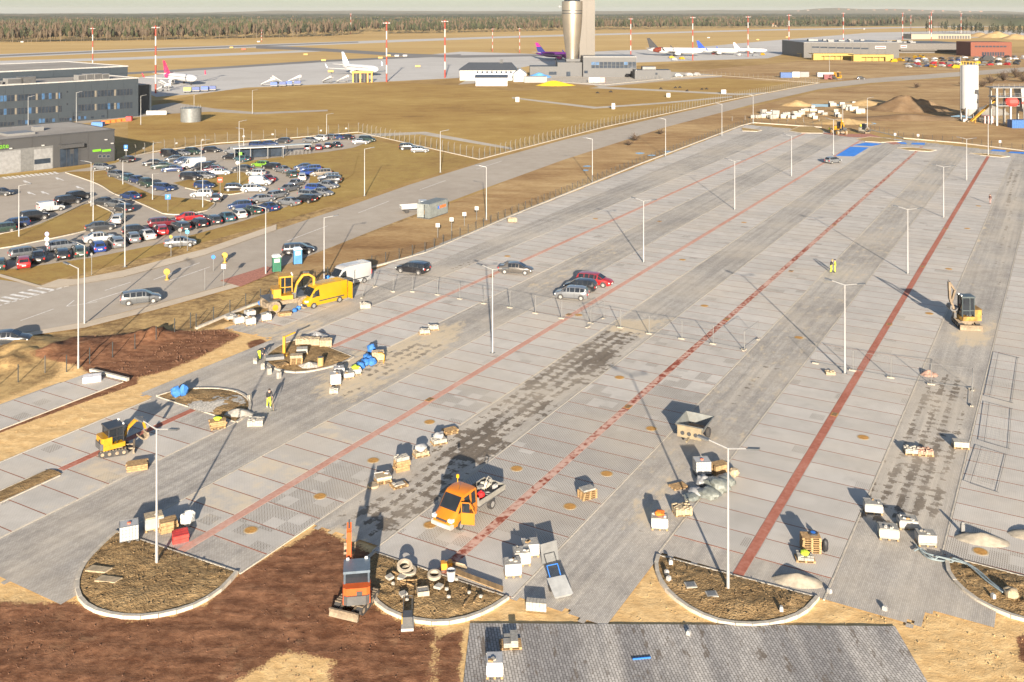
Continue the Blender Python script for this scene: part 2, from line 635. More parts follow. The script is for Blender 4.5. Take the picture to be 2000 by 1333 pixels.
# airfield surfaces
sheet('apron', [(225, 158), (340, 141), (600, 121), (760, 114), (900, 101), (1060, 106), (1200, 99), (1330, 95), (1500, 80), (1700, 64), (1900, 60), (2300, 56), (2300, 62), (1900, 74), (1690, 80), (1570, 96), (1500, 114), (1250, 122), (1040, 128), (900, 152), (760, 159), (600, 166), (480, 171), (390, 183), (305, 189)], ZG + 0.004, apron_mat)
sheet('runway', [(-300, 118), (250, 96), (500, 87), (1000, 70.5), (1500, 57.5), (2000, 49), (2000, 51), (1500, 60), (1000, 74), (500, 93), (250, 102), (-300, 126)], ZG + 0.004, apron_mat)
sheet('runway_strip', [(-300, 119.5), (250, 97.5), (500, 88.5), (700, 81.5), (700, 83.5), (500, 91.0), (250, 100), (-300, 124)], ZG + 0.008, runway_mat)
sheet('taxiway', [(-300, 127), (250, 112), (500, 102), (640, 96), (640, 100), (500, 106.5), (250, 117), (-300, 134)], ZG + 0.004, apron_mat)
sheet('taxiway', [(500, 90), (560, 91), (640, 95), (800, 105), (900, 108), (1060, 106), (1060, 110), (900, 113), (780, 110), (640, 101), (560, 97), (500, 95)], ZG + 0.012, runway_mat)
sheet('taxiway', [(150, 147), (340, 136), (640, 117), (900, 106), (900, 109), (640, 121), (340, 140.5), (150, 151)], ZG + 0.016, runway_mat)
sheet('service_road', [(300, 205), (340, 200), (420, 212), (500, 219), (640, 214), (640, 217), (500, 223), (410, 218), (330, 222), (290, 226), (150, 242), (150, 236), (280, 220)], ZG + 0.008, asphalt)
sheet('service_road', [(700, 268), (820, 262), (1000, 292), (1000, 288), (830, 257), (690, 262)], ZG + 0.008, gm('pale_gravel', [(0.36, 0.31, 0.25), (0.46, 0.41, 0.34), (0.54, 0.49, 0.42)], 0.1, 0.8, 5))
for a in (((1000, 192), (1160, 212), (1290, 203), (1430, 190), (1430, 187.5), (1290, 200), (1165, 208.5), (1000, 189.5)), ((1150, 172), (1290, 178), (1440, 186), (1500, 183), (1500, 180), (1440, 182.5), (1290, 175), (1180, 169)), ((1170, 170), (1330, 155), (1410, 150), (1410, 147.5), (1320, 152), (1160, 167))):
 sheet('gravel_track', a, ZG + 0.008, MATS['pale_gravel'])
sheet('station_yard', [(895, 165), (1030, 156), (1180, 168), (1330, 150), (1400, 146), (1310, 140), (1250, 143), (1040, 150), (920, 152)], ZG + 0.006, MATS['pale_gravel'])

# main road with its footway, verge kerb and paint
road_near = [(-160, 700), (0, 655), (95, 640), (165, 627), (300, 594), (480, 545), (600, 500), (750, 441), (950, 366), (1100, 312), (1300, 248), (1480, 201), (1600, 174), (1700, 162), (2300, 118)]
road_far = [(2300, 110), (1700, 153), (1600, 163), (1480, 186), (1300, 226), (1100, 273), (950, 314), (800, 360), (700, 395), (540, 448), (400, 497), (240, 540), (110, 560), (0, 545), (-160, 570)]
sheet('main_road', road_near + road_far, ZG + 0.008, asphalt)
sheet('footpath', [(-160, 565), (0, 541), (70, 560), (110, 562), (240, 541), (400, 498), (540, 449), (540, 438), (400, 486), (240, 528), (150, 545), (115, 545), (80, 558), (0, 535), (-160, 552)], ZG + 0.10, pave_mat)
sheet('footpath', [(165, 629), (300, 596), (480, 547), (480, 556), (300, 606), (165, 640), (60, 655), (0, 668), (-100, 690), (-100, 684), (0, 657), (60, 648)], ZG + 0.10, pave_mat)
sheet('footpath', [(430, 548), (520, 520), (545, 528), (470, 560)], ZG + 0.104, pm('red_slabs', (0.36, 0.15, 0.10), 0.85, var=0.25, scale=3))
pt = NT('tyre_wear')
c = t = None
# painted marks
marks = MB()


def stripe(a, b, w0, mb, z):
 p, q = G(*a), G(*b)
 d = (q - p).normalized()
 n = Vector((-d.y, d.x, 0)) * (w0 / 2)
 vs = [p - n, q - n, q + n, p + n]
 mb.add([(k.x, k.y, z) for k in vs], [(0, 1, 2, 3)])


bpy.data.materials.remove(pt.m)
for i in range(7):
 stripe((-12 + i * 17, 583 - i * 4.6), (18 + i * 17, 588 - i * 4.6), 0.55, marks, ZG + 0.014)
for i in range(11):
 stripe((-6 + i * 14.5, 596.5 - i * 4.1), (4 + i * 14.5, 594 - i * 4.1), 0.3, marks, ZG + 0.014)
for a, b in (((40, 625), (105, 602)), ((170, 590), (240, 568)), ((300, 545), (390, 512)), ((330, 548), (410, 520)), ((130, 597), (145, 585)), ((132, 597), (190, 588)), ((205, 566), (255, 550)), ((560, 470), (640, 440)), ((700, 415), (760, 392)), ((820, 370), (870, 352)), ((930, 330), (980, 314))):
 stripe(a, b, 0.14, marks, ZG + 0.014)
for u, v0 in ((47, 352), (110, 346), (150, 363), (82, 373), (55, 374)):
 stripe((u, v0), (u + 14, v0 + 6), 0.3, marks, ZG + 0.022)
 stripe((u, v0), (u + 4, v0 + 4), 0.5, marks, ZG + 0.026)
for i in range(12):
 stripe((6 + i * 9, 345 - i * 0.9), (14 + i * 9, 349 - i * 0.9), 0.6, marks, ZG + 0.022)
o = obj('road_marking', marks, paint_w)
o['kind'] = 'structure'

# the airport car park and its grass islands
carpark = sheet('car_park', [(-160, 352), (0, 346), (120, 336), (225, 318), (262, 303), (420, 283), (690, 264), (735, 272), (690, 288), (640, 296), (560, 304), (492, 315), (480, 320), (545, 326), (606, 345), (600, 375), (560, 403), (470, 432), (420, 446), (300, 478), (180, 502), (60, 520), (0, 526), (-160, 545)], ZG + 0.016, asphalt)
sheet('grass_island', [(-160, 505), (0, 484), (60, 473), (170, 449), (212, 428), (218, 415), (178, 397), (162, 400), (80, 437), (0, 458), (-160, 475)], ZG + 0.09, lawn)
sheet('grass_island', [(128, 336), (205, 333), (222, 347), (300, 381), (400, 391), (418, 397), (403, 410), (350, 418), (318, 416), (262, 391), (222, 377), (190, 358)], ZG + 0.09, lawn)
sheet('grass_island', [(338, 357), (380, 349), (430, 342), (472, 336), (518, 347), (512, 366), (450, 379), (400, 374), (362, 366)], ZG + 0.09, lawn)
sheet('grass_island', [(460, 322), (492, 314), (560, 305), (650, 297), (700, 300), (690, 340), (640, 372), (604, 385), (612, 360), (608, 344), (545, 325)], ZG + 0.09, lawn)
for px in ([(-160, 506), (0, 485), (60, 474), (170, 450), (213, 429), (220, 415), (178, 396), (162, 399), (80, 436), (0, 457), (-160, 474)], [(318, 417), (350, 419), (404, 411), (420, 397), (400, 390)], [(362, 367), (400, 375), (450, 380), (514, 367)], [(318, 417), (262, 392), (222, 378), (190, 359), (128, 337)]):
 mb = MB()
 pts = smooth_closed([G(*p) for p in px], 4)
 for a, b in zip(pts[:-1], pts[1:]):
  mb.bar((a.x, a.y, ZG + 0.07), (b.x, b.y, ZG + 0.07), 0.14, 0.2)
 k = obj('kerb', mb, CONC())
 k['kind'] = 'structure'

# ------------------------------------------------------------ the paved parking lot
gs = np.concatenate([np.arange(24.0, 112, 0.4), np.arange(112, 306, 1.5)])
gw = np.arange(-90.0, 5.01, 0.4)
LW, LS = np.meshgrid(gw, gs)
cw, cs = (LW[:-1, :-1] + LW[1:, 1:]) / 2, (LS[:-1, :-1] + LS[1:, 1:]) / 2
jit = (np.random.RandomState(5).rand(*cw.shape) - 0.5) * 0.5
keep = np.zeros(cw.shape, bool)


def band(w0, w1, s0, s1=400):
 global keep
 keep |= (cw > w0) & (cw < w1) & (cs > s0 + jit) & (cs < s1)


band(-62.4, -52.0, 37.6, 47)
band(-62.4, -45.0, 45.1)
band(-45.0, -39.4, 51.9)
band(-39.4, -29.2, 51.2)
band(-29.2, -23.3, 51.6)
band(-23.3, -13.1, 60.2)
band(-13.1, -7.4, 60.4)
band(-7.6, -4.0, 62.4, 70)
band(-7.4, 5, 68.9)
band(-72.4, -62.4, 24)
band(-74.2, -62.4, 61.8, 80)
band(-83.0, -78.2, 24, 63.2)
band(-90, -62.4, 79.2)
fence_w = np.interp(cs, [60, 80, 300], [-83, -81.7, -88.2])
keep &= cw > fence_w
keep &= cs < np.interp(cw, [-88, -50, -11, 5], [301, 291, 273, 265])


def lp(*px):
 return [L(*p) for p in px]


damp = np.zeros(LW.shape)
for poly, w, k in (
  (lp((1268, 648), (1175, 640), (1040, 700), (960, 775), (1150, 765)), 3.0, 0.74),
  (lp((1150, 720), (960, 775), (870, 850), (1000, 880), (1110, 790)), 3.0, 0.64),
  (lp((980, 810), (880, 838), (830, 900), (940, 925), (1010, 870)), 3.0, 0.82),
  (lp((860, 880), (640, 1010), (740, 1075), (880, 990), (950, 900)), 3.0, 0.66),
  (lp((1850, 720), (1905, 740), (1860, 1000), (1790, 1060), (1640, 1010), (1720, 880), (1800, 740)), 2.5, 0.62),
  (lp((1890, 840), (1870, 900), (1840, 900), (1860, 830)), 2.0, 0.85),
  (lp((885, 670), (810, 662), (700, 705), (660, 745), (760, 745), (830, 710)), 3.0, 0.64),
  (lp((620, 770), (700, 740), (760, 760), (640, 790)), 3.0, 0.5),
  (lp((960, 490), (990, 496), (880, 555), (820, 545)), 3.0, 0.6),
  (lp((1480, 700), (1530, 720), (1440, 800), (1390, 800)), 2.0, 0.5),
  (lp((1340, 880), (1290, 950), (1210, 1050), (1290, 1050), (1350, 950)), 2.0, 0.46),
  (lp((1960, 330), (2000, 330), (1965, 560), (1940, 560)), 3.0, 0.62),
  (lp((230, 920), (270, 940), (120, 1010), (100, 990)), 2.0, 0.42),
  (lp((150, 990), (220, 1010), (220, 1060), (100, 1040)), 2.0, 0.4)):
 damp = np.maximum(damp, k * soft(LW, LS, poly, w))
sandy = np.zeros(LW.shape)
for poly, w, k in (
  (lp((600, 730), (760, 640), (940, 620), (900, 680), (680, 800), (590, 775)), 5, 0.75),
  (lp((420, 660), (560, 620), (720, 620), (560, 680)), 4, 0.6),
  (lp((1200, 620), (1330, 620), (1270, 660), (1170, 650)), 4, 0.85),
  (lp((1000, 560), (1180, 470), (1260, 480), (1050, 600)), 5, 0.5),
  (lp((1390, 560), (1460, 470), (1560, 440), (1400, 620)), 5, 0.4),
  (lp((1850, 640), (1960, 620), (1940, 680), (1850, 680)), 3, 0.75),
  (lp((1890, 420), (1960, 420), (1900, 620), (1870, 600)), 4, 0.5),
  (lp((1690, 470), (1760, 470), (1650, 600), (1590, 600)), 4, 0.45),
  (lp((1230, 960), (1340, 900), (1330, 1030), (1180, 1050)), 3, 0.62),
  (lp((660, 1020), (740, 1065), (700, 1075), (630, 1040)), 1.5, 0.8)):
 sandy = np.maximum(sandy, k * soft(LW, LS, poly, w))

sandy = np.maximum(sandy, 0.42 * ((LW > -29.3) & (LW < -23.2)) * np.clip((LS - 60) / 8, 0, 1))
sandy = np.maximum(sandy, 0.42 * np.clip((LS - 82) / 40, 0, 1) * (0.6 + 0.4 * fbm(LW, LS, 0.05, 31)))

t = NT('block_paving')
v = t.co()
sep = t.n('SeparateXYZ')
t.l(v, sep.inputs[0])
big, mid, fine = t.noise(v, 0.06, 4), t.noise(v, 0.55, 5, 0.65), t.noise(v, 6, 4, 0.6)
base = t.mix(t.ss(t.math('ADD', t.math('MULTIPLY', big, 0.5), t.math('MULTIPLY', mid, 0.5)), 0.36, 0.62), (0.365, 0.337, 0.298), (0.485, 0.452, 0.402))
br = t.n('TexBrick')
br.inputs['Scale'].default_value = 1.0
br.inputs['Brick Width'].default_value = 0.22
br.inputs['Row Height'].default_value = 0.11
br.inputs['Mortar Size'].default_value = 0.011
br.inputs['Color1'].default_value = (1.08, 1.08, 1.08, 1)
br.inputs['Color2'].default_value = (0.84, 0.84, 0.85, 1)
br.inputs['Mortar'].default_value = (0.62, 0.58, 0.52, 1)
rotm = t.n('Mapping')
rotm.inputs['Rotation'].default_value = (0, 0, R(90))
t.l(v, rotm.inputs[0])
t.l(rotm.outputs[0], br.inputs['Vector'])
base = t.mix(1.0, base, br.outputs['Color'], 'MULTIPLY')
# rows of paler blocks with the joints washed out: a coarse lay pattern under the damp
dv = t.n('VectorMath', operation='ADD')
dn = t.n('TexNoise')
dn.inputs['Scale'].default_value = 2.3
dn.inputs['Detail'].default_value = 3
t.l(v, dn.inputs['Vector'])
dsc = t.n('VectorMath', operation='SCALE')
dsc.inputs['Scale'].default_value = 0.5
t.l(dn.outputs['Color'], dsc.inputs[0])
t.l(v, dv.inputs[0])
t.l(dsc.outputs[0], dv.inputs[1])
sn = t.n('VectorMath', operation='SNAP')
sn.inputs[1].default_value = (0.22, 0.22, 1)
t.l(dv.outputs[0], sn.inputs[0])
sn2 = t.n('VectorMath', operation='SNAP')
sn2.inputs[1].default_value = (0.22, 0.22, 1)
t.l(v, sn2.inputs[0])
ssp = t.n('SeparateXYZ')
t.l(sn.outputs[0], ssp.inputs[0])
cx_ = t.math('COSINE', t.math('MULTIPLY', ssp.outputs[0], 2 * math.pi / 1.12))
cy_ = t.math('COSINE', t.math('MULTIPLY', ssp.outputs[1], 2 * math.pi / 1.05))
cell = t.math('MULTIPLY', t.math('ADD', t.math('MULTIPLY', cx_, 0.24), t.math('MULTIPLY', cy_, 0.17)), t.ss(t.noise(v, 0.23, 3), 0.25, 0.6))
jw = t.math('SUBTRACT', t.math('MULTIPLY', t.math('SUBTRACT', t.math('ADD', t.math('MULTIPLY', t.noise(sn2.outputs[0], 0.8, 5, 0.72), 0.7), t.math('MULTIPLY', t.noise(v, 0.16, 3), 0.3)), 0.5), 2.7), cell)
da = t.attr('damp')
dm = t.ss(t.math('ADD', jw, t.math('MULTIPLY', t.math('SUBTRACT', da, 0.62), 1.5)), 0.02, 0.16)
dm = t.math('MULTIPLY', dm, t.ss(da, 0.12, 0.4))
base = t.mix(t.math('MULTIPLY', dm, 0.88), base, t.mix(t.ss(fine, 0.35, 0.7), (0.105, 0.082, 0.058), (0.17, 0.132, 0.094)))
pale = t.math('MULTIPLY', t.math('SUBTRACT', 1.0, dm), t.ss(da, 0.2, 0.6))
base = t.mix(t.math('MULTIPLY', pale, 0.45), base, (0.53, 0.47, 0.385))
wp = t.n('NewGeometry').outputs['Position']
strk = t.noise(t.co('Object', (1.5, 0.035, 1)), 1.0, 4, 0.6)
base = t.mix(0.9, base, t.mix(t.ss(strk, 0.35, 0.66), (0.84, 0.84, 0.85), (1.13, 1.12, 1.10)), 'MULTIPLY')
base = t.mix(t.math('MULTIPLY', t.ss(t.noise(wp, 0.07, 5, 0.62), 0.42, 0.68), 0.5), base, (0.52, 0.445, 0.345))
base = t.mix(t.math('MULTIPLY', t.ss(t.noise(wp, 0.33, 6, 0.7), 0.56, 0.72), 0.35), base, (0.27, 0.235, 0.195))
# thinly strewn oil drips and dark specks everywhere
base = t.mix(t.math('MULTIPLY', t.ss(t.noise(v, 0.8, 6, 0.75), 0.66, 0.74), 0.5), base, (0.12, 0.10, 0.085))
sm = t.ss(t.math('ADD', t.attr('sandy'), t.math('MULTIPLY', t.math('SUBTRACT', t.noise(t.co('Object', (1.6, 0.7, 1)), 0.7, 6, 0.7), 0.5), 1.5)), 0.45, 0.75)
base = t.mix(t.math('MULTIPLY', t.math('MULTIPLY', sm, 0.8), t.math('SUBTRACT', 1.0, t.math('MULTIPLY', dm, 0.85))), base, (0.60, 0.485, 0.325))
t.done(base, 0.85, 0.25)
t.bump(t.math('ADD', br.outputs['Fac'], t.math('MULTIPLY', fine, -0.4)), 0.25, 0.012)
block_paving = t.m
lot_root = obj('parking_lot', grid_mesh('parking_lot', LW, LS, np.zeros(LW.shape) + 0.002 * fbm(LW, LS, 0.4, 2), keep, {'damp': damp, 'sandy': sandy}), block_paving, rz=ROWROT)
lot_root['kind'] = 'structure'

# -- parking bays of grid pavers, brick dividers and the red spine of each double row


def bay_material(name, attr):
 t = NT(name)
 v = t.co()
 if attr:
  op, sa, tn = t.attr('open'), t.attr('sand'), t.attr('tone')
  vv = v
 else:
  oi = t.n('ObjectInfo')
  sp = t.n('SeparateColor')
  t.l(oi.outputs['Color'], sp.inputs[0])
  op, sa, tn = sp.outputs[0], sp.outputs[1], sp.outputs[2]
  ad = t.n('VectorMath', operation='ADD')
  t.l(v, ad.inputs[0])
  sc2 = t.n('VectorMath', operation='SCALE')
  sc2.inputs['Scale'].default_value = 1.0
  t.l(oi.outputs['Location'], sc2.inputs[0])
  t.l(sc2.outputs[0], ad.inputs[1])
  vv = ad.outputs[0]
 sp2 = t.n('SeparateXYZ')
 t.l(v, sp2.inputs[0])
 # diamond lattice of openings
 a = t.math('SINE', t.math('MULTIPLY', t.math('ADD', sp2.outputs[0], sp2.outputs[1]), 2 * math.pi / 0.26))
 b = t.math('SINE', t.math('MULTIPLY', t.math('SUBTRACT', sp2.outputs[0], sp2.outputs[1]), 2 * math.pi / 0.26))
 hole = t.ss(t.math('ADD', t.math('MULTIPLY', a, b), t.math('MULTIPLY', a, 0.35)), -0.05, 0.35)
 n1, n2, n3 = t.noise(vv, 0.5, 5, 0.65), t.noise(vv, 5, 4, 0.6), t.noise(vv, 0.09, 3)
 c = t.mix(t.ss(t.math('ADD', t.math('MULTIPLY', n1, 0.6), t.math('MULTIPLY', n3, 0.4)), 0.35, 0.65), (0.455, 0.424, 0.378), (0.545, 0.51, 0.458))
 tm = t.n('Mix', data_type='RGBA', blend_type='MULTIPLY')
 tm.inputs[0].default_value = 1.0
 cmb = t.n('CombineColor')
 tv = t.math('ADD', 0.93, t.math('MULTIPLY', tn, 0.13))
 for i in range(3):
  t.l(tv, cmb.inputs[i])
 t.l(c, tm.inputs[6])
 t.l(cmb.outputs[0], tm.inputs[7])
 c = tm.outputs[2]
 # openings stand empty in whole laid panels, elsewhere they are filled with grit
 pv = t.n('VectorMath', operation='SNAP')
 pv.inputs[1].default_value = (1.18, 1.24, 1)
 t.l(vv, pv.inputs[0])
 pan = t.n('TexWhiteNoise')
 t.l(pv.outputs[0], pan.inputs['Vector'])
 psep = t.n('SeparateColor')
 t.l(pan.outputs['Color'], psep.inputs[0])
 empt = t.ss(t.math('ADD', t.math('MULTIPLY', op, 1.15), t.math('SUBTRACT', psep.outputs[0], 1.0)), -0.02, 0.08)
 h2 = t.math('MULTIPLY', hole, t.math('ADD', 0.2, t.math('MULTIPLY', empt, 0.7)))
 c = t.mix(h2, c, (0.115, 0.092, 0.068))
 wp = t.n('NewGeometry').outputs['Position']
 c = t.mix(t.math('MULTIPLY', t.ss(t.noise(wp, 0.07, 5, 0.62), 0.42, 0.68), 0.42), c, (0.545, 0.47, 0.37))
 c = t.mix(t.math('MULTIPLY', t.ss(t.noise(wp, 0.4, 6, 0.7), 0.54, 0.72), 0.32), c, (0.33, 0.295, 0.25))
 sm = t.ss(t.math('ADD', sa, t.math('MULTIPLY', t.math('SUBTRACT', n1, 0.5), 1.3)), 0.45, 0.8)
 c = t.mix(t.math('MULTIPLY', sm, 0.7), c, (0.60, 0.49, 0.335))
 c = t.mix(t.math('MULTIPLY', t.ss(n2, 0.62, 0.75), 0.25), c, (0.2, 0.17, 0.14))
 t.done(c, 0.88, 0.2)
 t.bump(t.math('MULTIPLY', hole, -1.0), 0.2, 0.02)
 return t.m


bay_mat, bay_mat_far = bay_material('grid_pavers', False), bay_material('grid_pavers_far', True)
brick_line = gm('brick_divider', [(0.15, 0.055, 0.035), (0.25, 0.10, 0.065), (0.34, 0.19, 0.13)], 0.3, 2.0, 11, (0.3, 0.4, 0.3), 0.2, 0.02)
red_spine = gm('red_block_spine2', [(0.26, 0.085, 0.055), (0.38, 0.145, 0.10), (0.46, 0.22, 0.165)], 0.05, 0.5, 3.2, (0.35, 0.3, 0.35), 0.2, 0.02, lohi=(0.36, 0.62))
patchy_spine = gm('patchy_red_spine', [(0.24, 0.065, 0.042), (0.28, 0.085, 0.055), (0.52, 0.33, 0.26), (0.54, 0.37, 0.30)], 0.05, 0.35, 1.9, (0.2, 0.3, 0.5), 0.2, 0.02, lohi=(0.40, 0.58))
faded_spine = gm('faded_red_spine', [(0.40, 0.19, 0.135), (0.50, 0.285, 0.22), (0.56, 0.38, 0.31)], 0.05, 0.5, 3.2, (0.35, 0.3, 0.35), 0.2, 0.02, lohi=(0.34, 0.64))
PITCH, HALF, SPN = 2.57, 5.15, 0.34
rows = [(-18.2, 60.35, 75.7), (-34.4, 51.35, 74.5), (-50.4, 45.2, 60.5), (-67.3, 80.5, 81.0), (-2.25, 69.1, 69.2), (-67.3, 25.0, 61.8)]
lot_end = lambda w: float(np.interp(w, [-88, -50, -11, 5], [298, 288, 266, 260])) - 4
open_zones = [(lp((890, 945), (1000, 850), (1130, 745), (1230, 800), (1340, 740), (1360, 790), (1220, 960), (1080, 1060), (960, 1060), (860, 1040)), 0.82),
    (lp((640, 905), (760, 925), (730, 985), (600, 1060), (510, 1040), (560, 950)), 0.68),
    (lp((930, 745), (985, 770), (920, 815), (870, 800)), 0.7),
    (lp((1880, 1040), (2050, 1080), (2050, 1130), (1850, 1100)), 0.6),
    (lp((1500, 1110), (1640, 1140), (1600, 1180), (1480, 1140)), 0.3)]
sand_zones = [(lp((430, 790), (640, 780), (700, 830), (500, 960), (400, 1030), (330, 980)), 0.55), (lp((1170, 600), (1330, 620), (1230, 660)), 0.6), (lp((0, 900), (260, 800), (330, 900), (60, 1010)), 0.4)]
bays, lines = [], []
for wc, s0, ph in rows:
 s1 = lot_end(wc) if ph != 61.8 else 61.7
 k0 = math.ceil((s0 - ph) / PITCH)
 k1 = math.floor((s1 - ph) / PITCH)
 for k in range(k0, k1 + 1):
  for sd in (-1, 1):
   w0, w1 = (wc - HALF, wc - SPN) if sd < 0 else (wc + SPN, wc + HALF)
   if k < k1:
    bays.append(((w0 + w1) / 2, ph + (k + 0.5) * PITCH))
   lines.append(((w0 + w1) / 2, ph + k * PITCH))
for k in range(15):                                   # the single row along the boundary fence, near part
 bays.append((-80.6, 27 + (k - 0.5) * PITCH))
 lines.append((-80.6, 27 + k * PITCH))
for k in range(84):                                   # and its far part
 s_ = 83 + (k + 0.5) * PITCH
 wl = float(np.interp(s_, [60, 80, 300], [-83, -81.7, -88.2])) + 2.9
 bays.append((wl, s_))
 lines.append((wl, s_ - PITCH / 2))


def shown(w, s):
 p = lot(w, s)
 if p.y < 5:
  return 0
 u, v_ = 1000 + F * p.x / p.y, V0 + F * HC / p.y
 return -60 < u < 2060 and v_ < 1360


def bay_vals(w, s):
 a, b = np.array([w]), np.array([s])
 op = max([k * float(soft(a, b, z, 4.0)[0]) for z, k in open_zones] + [0])
 sa = max([k * float(soft(a, b, z, 4.0)[0]) for z, k in sand_zones] + [0])
 return op + rng.uniform(0, 0.10), sa + rng.uniform(0, 0.22), rng.random()


def split(lst, n):
 vis = sorted([b for b in lst if shown(*b)], key=lambda b: lot(*b).length)
 return vis[:n], vis[n:] + [b for b in lst if not shown(*b) and lot(*b).length < 330]


near_b, far_b = split(bays, 290)
bay_me = MB().box(-2.36, -1.235, -0.05, 2.36, 1.235, 0.012).mesh('paving_bay')
for w, s in near_b:
 o = obj('paving_bay', bay_me, bay_mat, lot_root, (w, s, 0))
 o.color = bay_vals(w, s) + (1,)
near_l, far_l = split(lines, 290)
line_me = MB().box(-2.36, -0.046, -0.05, 2.36, 0.046, 0.010).mesh('brick_divider')
for w, s in near_l:
 obj('brick_divider', line_me, brick_line, lot_root, (w, s, 0))
mb = MB()
vals = []
for w, s in far_b:
 mb.add([(w - 2.36, s - 1.235, 0.012), (w + 2.36, s - 1.235, 0.012), (w + 2.36, s + 1.235, 0.012), (w - 2.36, s + 1.235, 0.012)], [(0, 1, 2, 3)])
 vals += [bay_vals(w, s)] * 4
me = mb.mesh('far_paving_bays', fix=False)
for i, k in enumerate(('open', 'sand', 'tone')):
 me.attributes.new(k, 'FLOAT', 'POINT').data.foreach_set('value', [x[i] for x in vals])
obj('far_paving_bays', me, bay_mat_far, lot_root)['kind'] = 'stuff'
mb = MB()
for w, s in far_l:
 mb.add([(w - 2.36, s - 0.046, 0.010), (w + 2.36, s - 0.046, 0.010), (w + 2.36, s + 0.046, 0.010), (w - 2.36, s + 0.046, 0.010)], [(0, 1, 2, 3)])
obj('far_brick_dividers', mb.mesh('far_brick_dividers', fix=False), brick_line, lot_root)['kind'] = 'stuff'
for wc, s0, ph in rows:
 sm_ = {-18.2: red_spine, -34.4: patchy_spine, -2.25: red_spine}.get(wc, faded_spine)
 if ph == 61.8:
  obj('red_spine', MB().box(wc - SPN + 0.01, 48.7, -0.05, wc + SPN - 0.01, 61.7, 0.014), red_spine, lot_root)
 else:
  obj('red_spine', MB().box(wc - SPN + 0.01, s0, -0.05, wc + SPN - 0.01, lot_end(wc), 0.014), sm_, lot_root)
edging_mat = gm('pale_edging', [(0.38, 0.335, 0.27), (0.48, 0.43, 0.35), (0.56, 0.50, 0.41)], 0.2, 1.5, 8)
for wc, s0, ph in rows:
 s1 = 61.6 if ph == 61.8 else lot_end(wc)
 for sd in (-1, 1):
  obj('edging', MB().box(wc + sd * HALF + (0.01 if sd > 0 else -0.11), s0, -0.05, wc + sd * HALF + (0.11 if sd > 0 else -0.01), s1, 0.02), edging_mat, lot_root)
obj('edging', MB().box(-78.2, 24, -0.05, -78.08, 63.1, 0.03), edging_mat, lot_root)

# blue painted bays at the far end
blue = pm('blue_paint', (0.025, 0.20, 0.66), 0.6, var=0.12, scale=0.6)
for px in ([(1632, 305), (1668, 306), (1697, 288.5), (1661, 287)], [(1664, 284.5), (1703, 286), (1723, 281.5), (1690, 279)], [(1745, 281), (1772, 282), (1768, 278.5), (1748, 278)], [(1779, 282.5), (1806, 283.5), (1807, 280), (1782, 279.5)], [(1934, 295), (1962, 297), (1966, 294), (1940, 292)], [(1969, 299), (2012, 302), (2014, 298), (1974, 296.5)]):
 sheet('blue_bay', px, 0.022, blue)

# pad of paving blocks at the lower edge, laid square to it
t = NT('striped_block_paving')
v = t.co()
br = t.n('TexBrick')
br.inputs['Scale'].default_value = 1.0
br.inputs['Brick Width'].default_value = 0.33
br.inputs['Row Height'].default_value = 0.165
br.inputs['Mortar Size'].default_value = 0.016
br.inputs['Color1'].default_value = (0.46, 0.435, 0.40, 1)
br.inputs['Color2'].default_value = (0.335, 0.315, 0.29, 1)
br.inputs['Mortar'].default_value = (0.12, 0.108, 0.095, 1)
rm = t.n('Mapping')
rm.inputs['Rotation'].default_value = (0, 0, R(82))
t.l(v, rm.inputs[0])
t.l(rm.outputs[0], br.inputs['Vector'])
st = t.noise(t.co('Object', (1.0, 0.08, 1)), 0.42, 3, 0.5)
c = t.mix(1.0, br.outputs['Color'], t.mix(t.ss(st, 0.4, 0.62), (0.72, 0.72, 0.74), (1.22, 1.20, 1.17)), 'MULTIPLY')
c = t.mix(t.math('MULTIPLY', t.ss(t.noise(t.co('Object', (1.6, 0.5, 1)), 0.9, 6, 0.75), 0.56, 0.62), 0.75), c, (0.13, 0.10, 0.072))
t.done(c, 0.85, 0.25)
t.bump(t.math('MULTIPLY', br.outputs['Fac'], -1), 0.35, 0.02)
pad = [G(*p) for p in ((918, 1218), (1200, 1220), (1500, 1222), (1748, 1224), (1812, 1334), (1900, 1480), (885, 1480), (905, 1334))]
o = obj('paver_pad', MB().prism([(p.x, p.y) for p in pad], -0.3, 0.02), t.m)
o['kind'] = 'structure'

# puddles
for u, v_, a, b in ((1250, 299, 9, 1.8), (1307, 296, 10, 2.0), (1273, 303, 8, 1.4), (1144, 332, 6, 1.6), (1147, 324, 8, 1.5), (1700, 241, 12, 1.6), (1880, 228, 28, 3.0), (1930, 232, 22, 2.5), (1590, 206, 60, 3.0)):
 sheet('puddle', [(u + a * math.cos(k * math.pi / 7) * (1 + 0.2 * math.sin(k * 5 + u)), v_ + b * math.sin(k * math.pi / 7) * (1 + 0.25 * math.cos(k * 3 + u))) for k in range(14)], ZG + 0.012, water_mat)

# ------------------------------------------------------------ kerbed planting islands
soil_mat = gm('island_soil', [(0.09, 0.055, 0.026), (0.20, 0.128, 0.06), (0.32, 0.215, 0.105), (0.46, 0.33, 0.175)], 0.35, 2.2, 9.0, (0.25, 0.4, 0.35), 0.9, 0.18)
kerb_me = MB().side([(-0.5, -0.1), (0.5, -0.1), (0.5, 0.10), (0.5, 0.13), (-0.5, 0.13), (-0.5, 0.10)], -0.12, 0.12).mesh('kerb_stone')
thin_me = MB().box(-0.5, -0.05, -0.1, 0.5, 0.05, 0.07).mesh('kerb_stone')


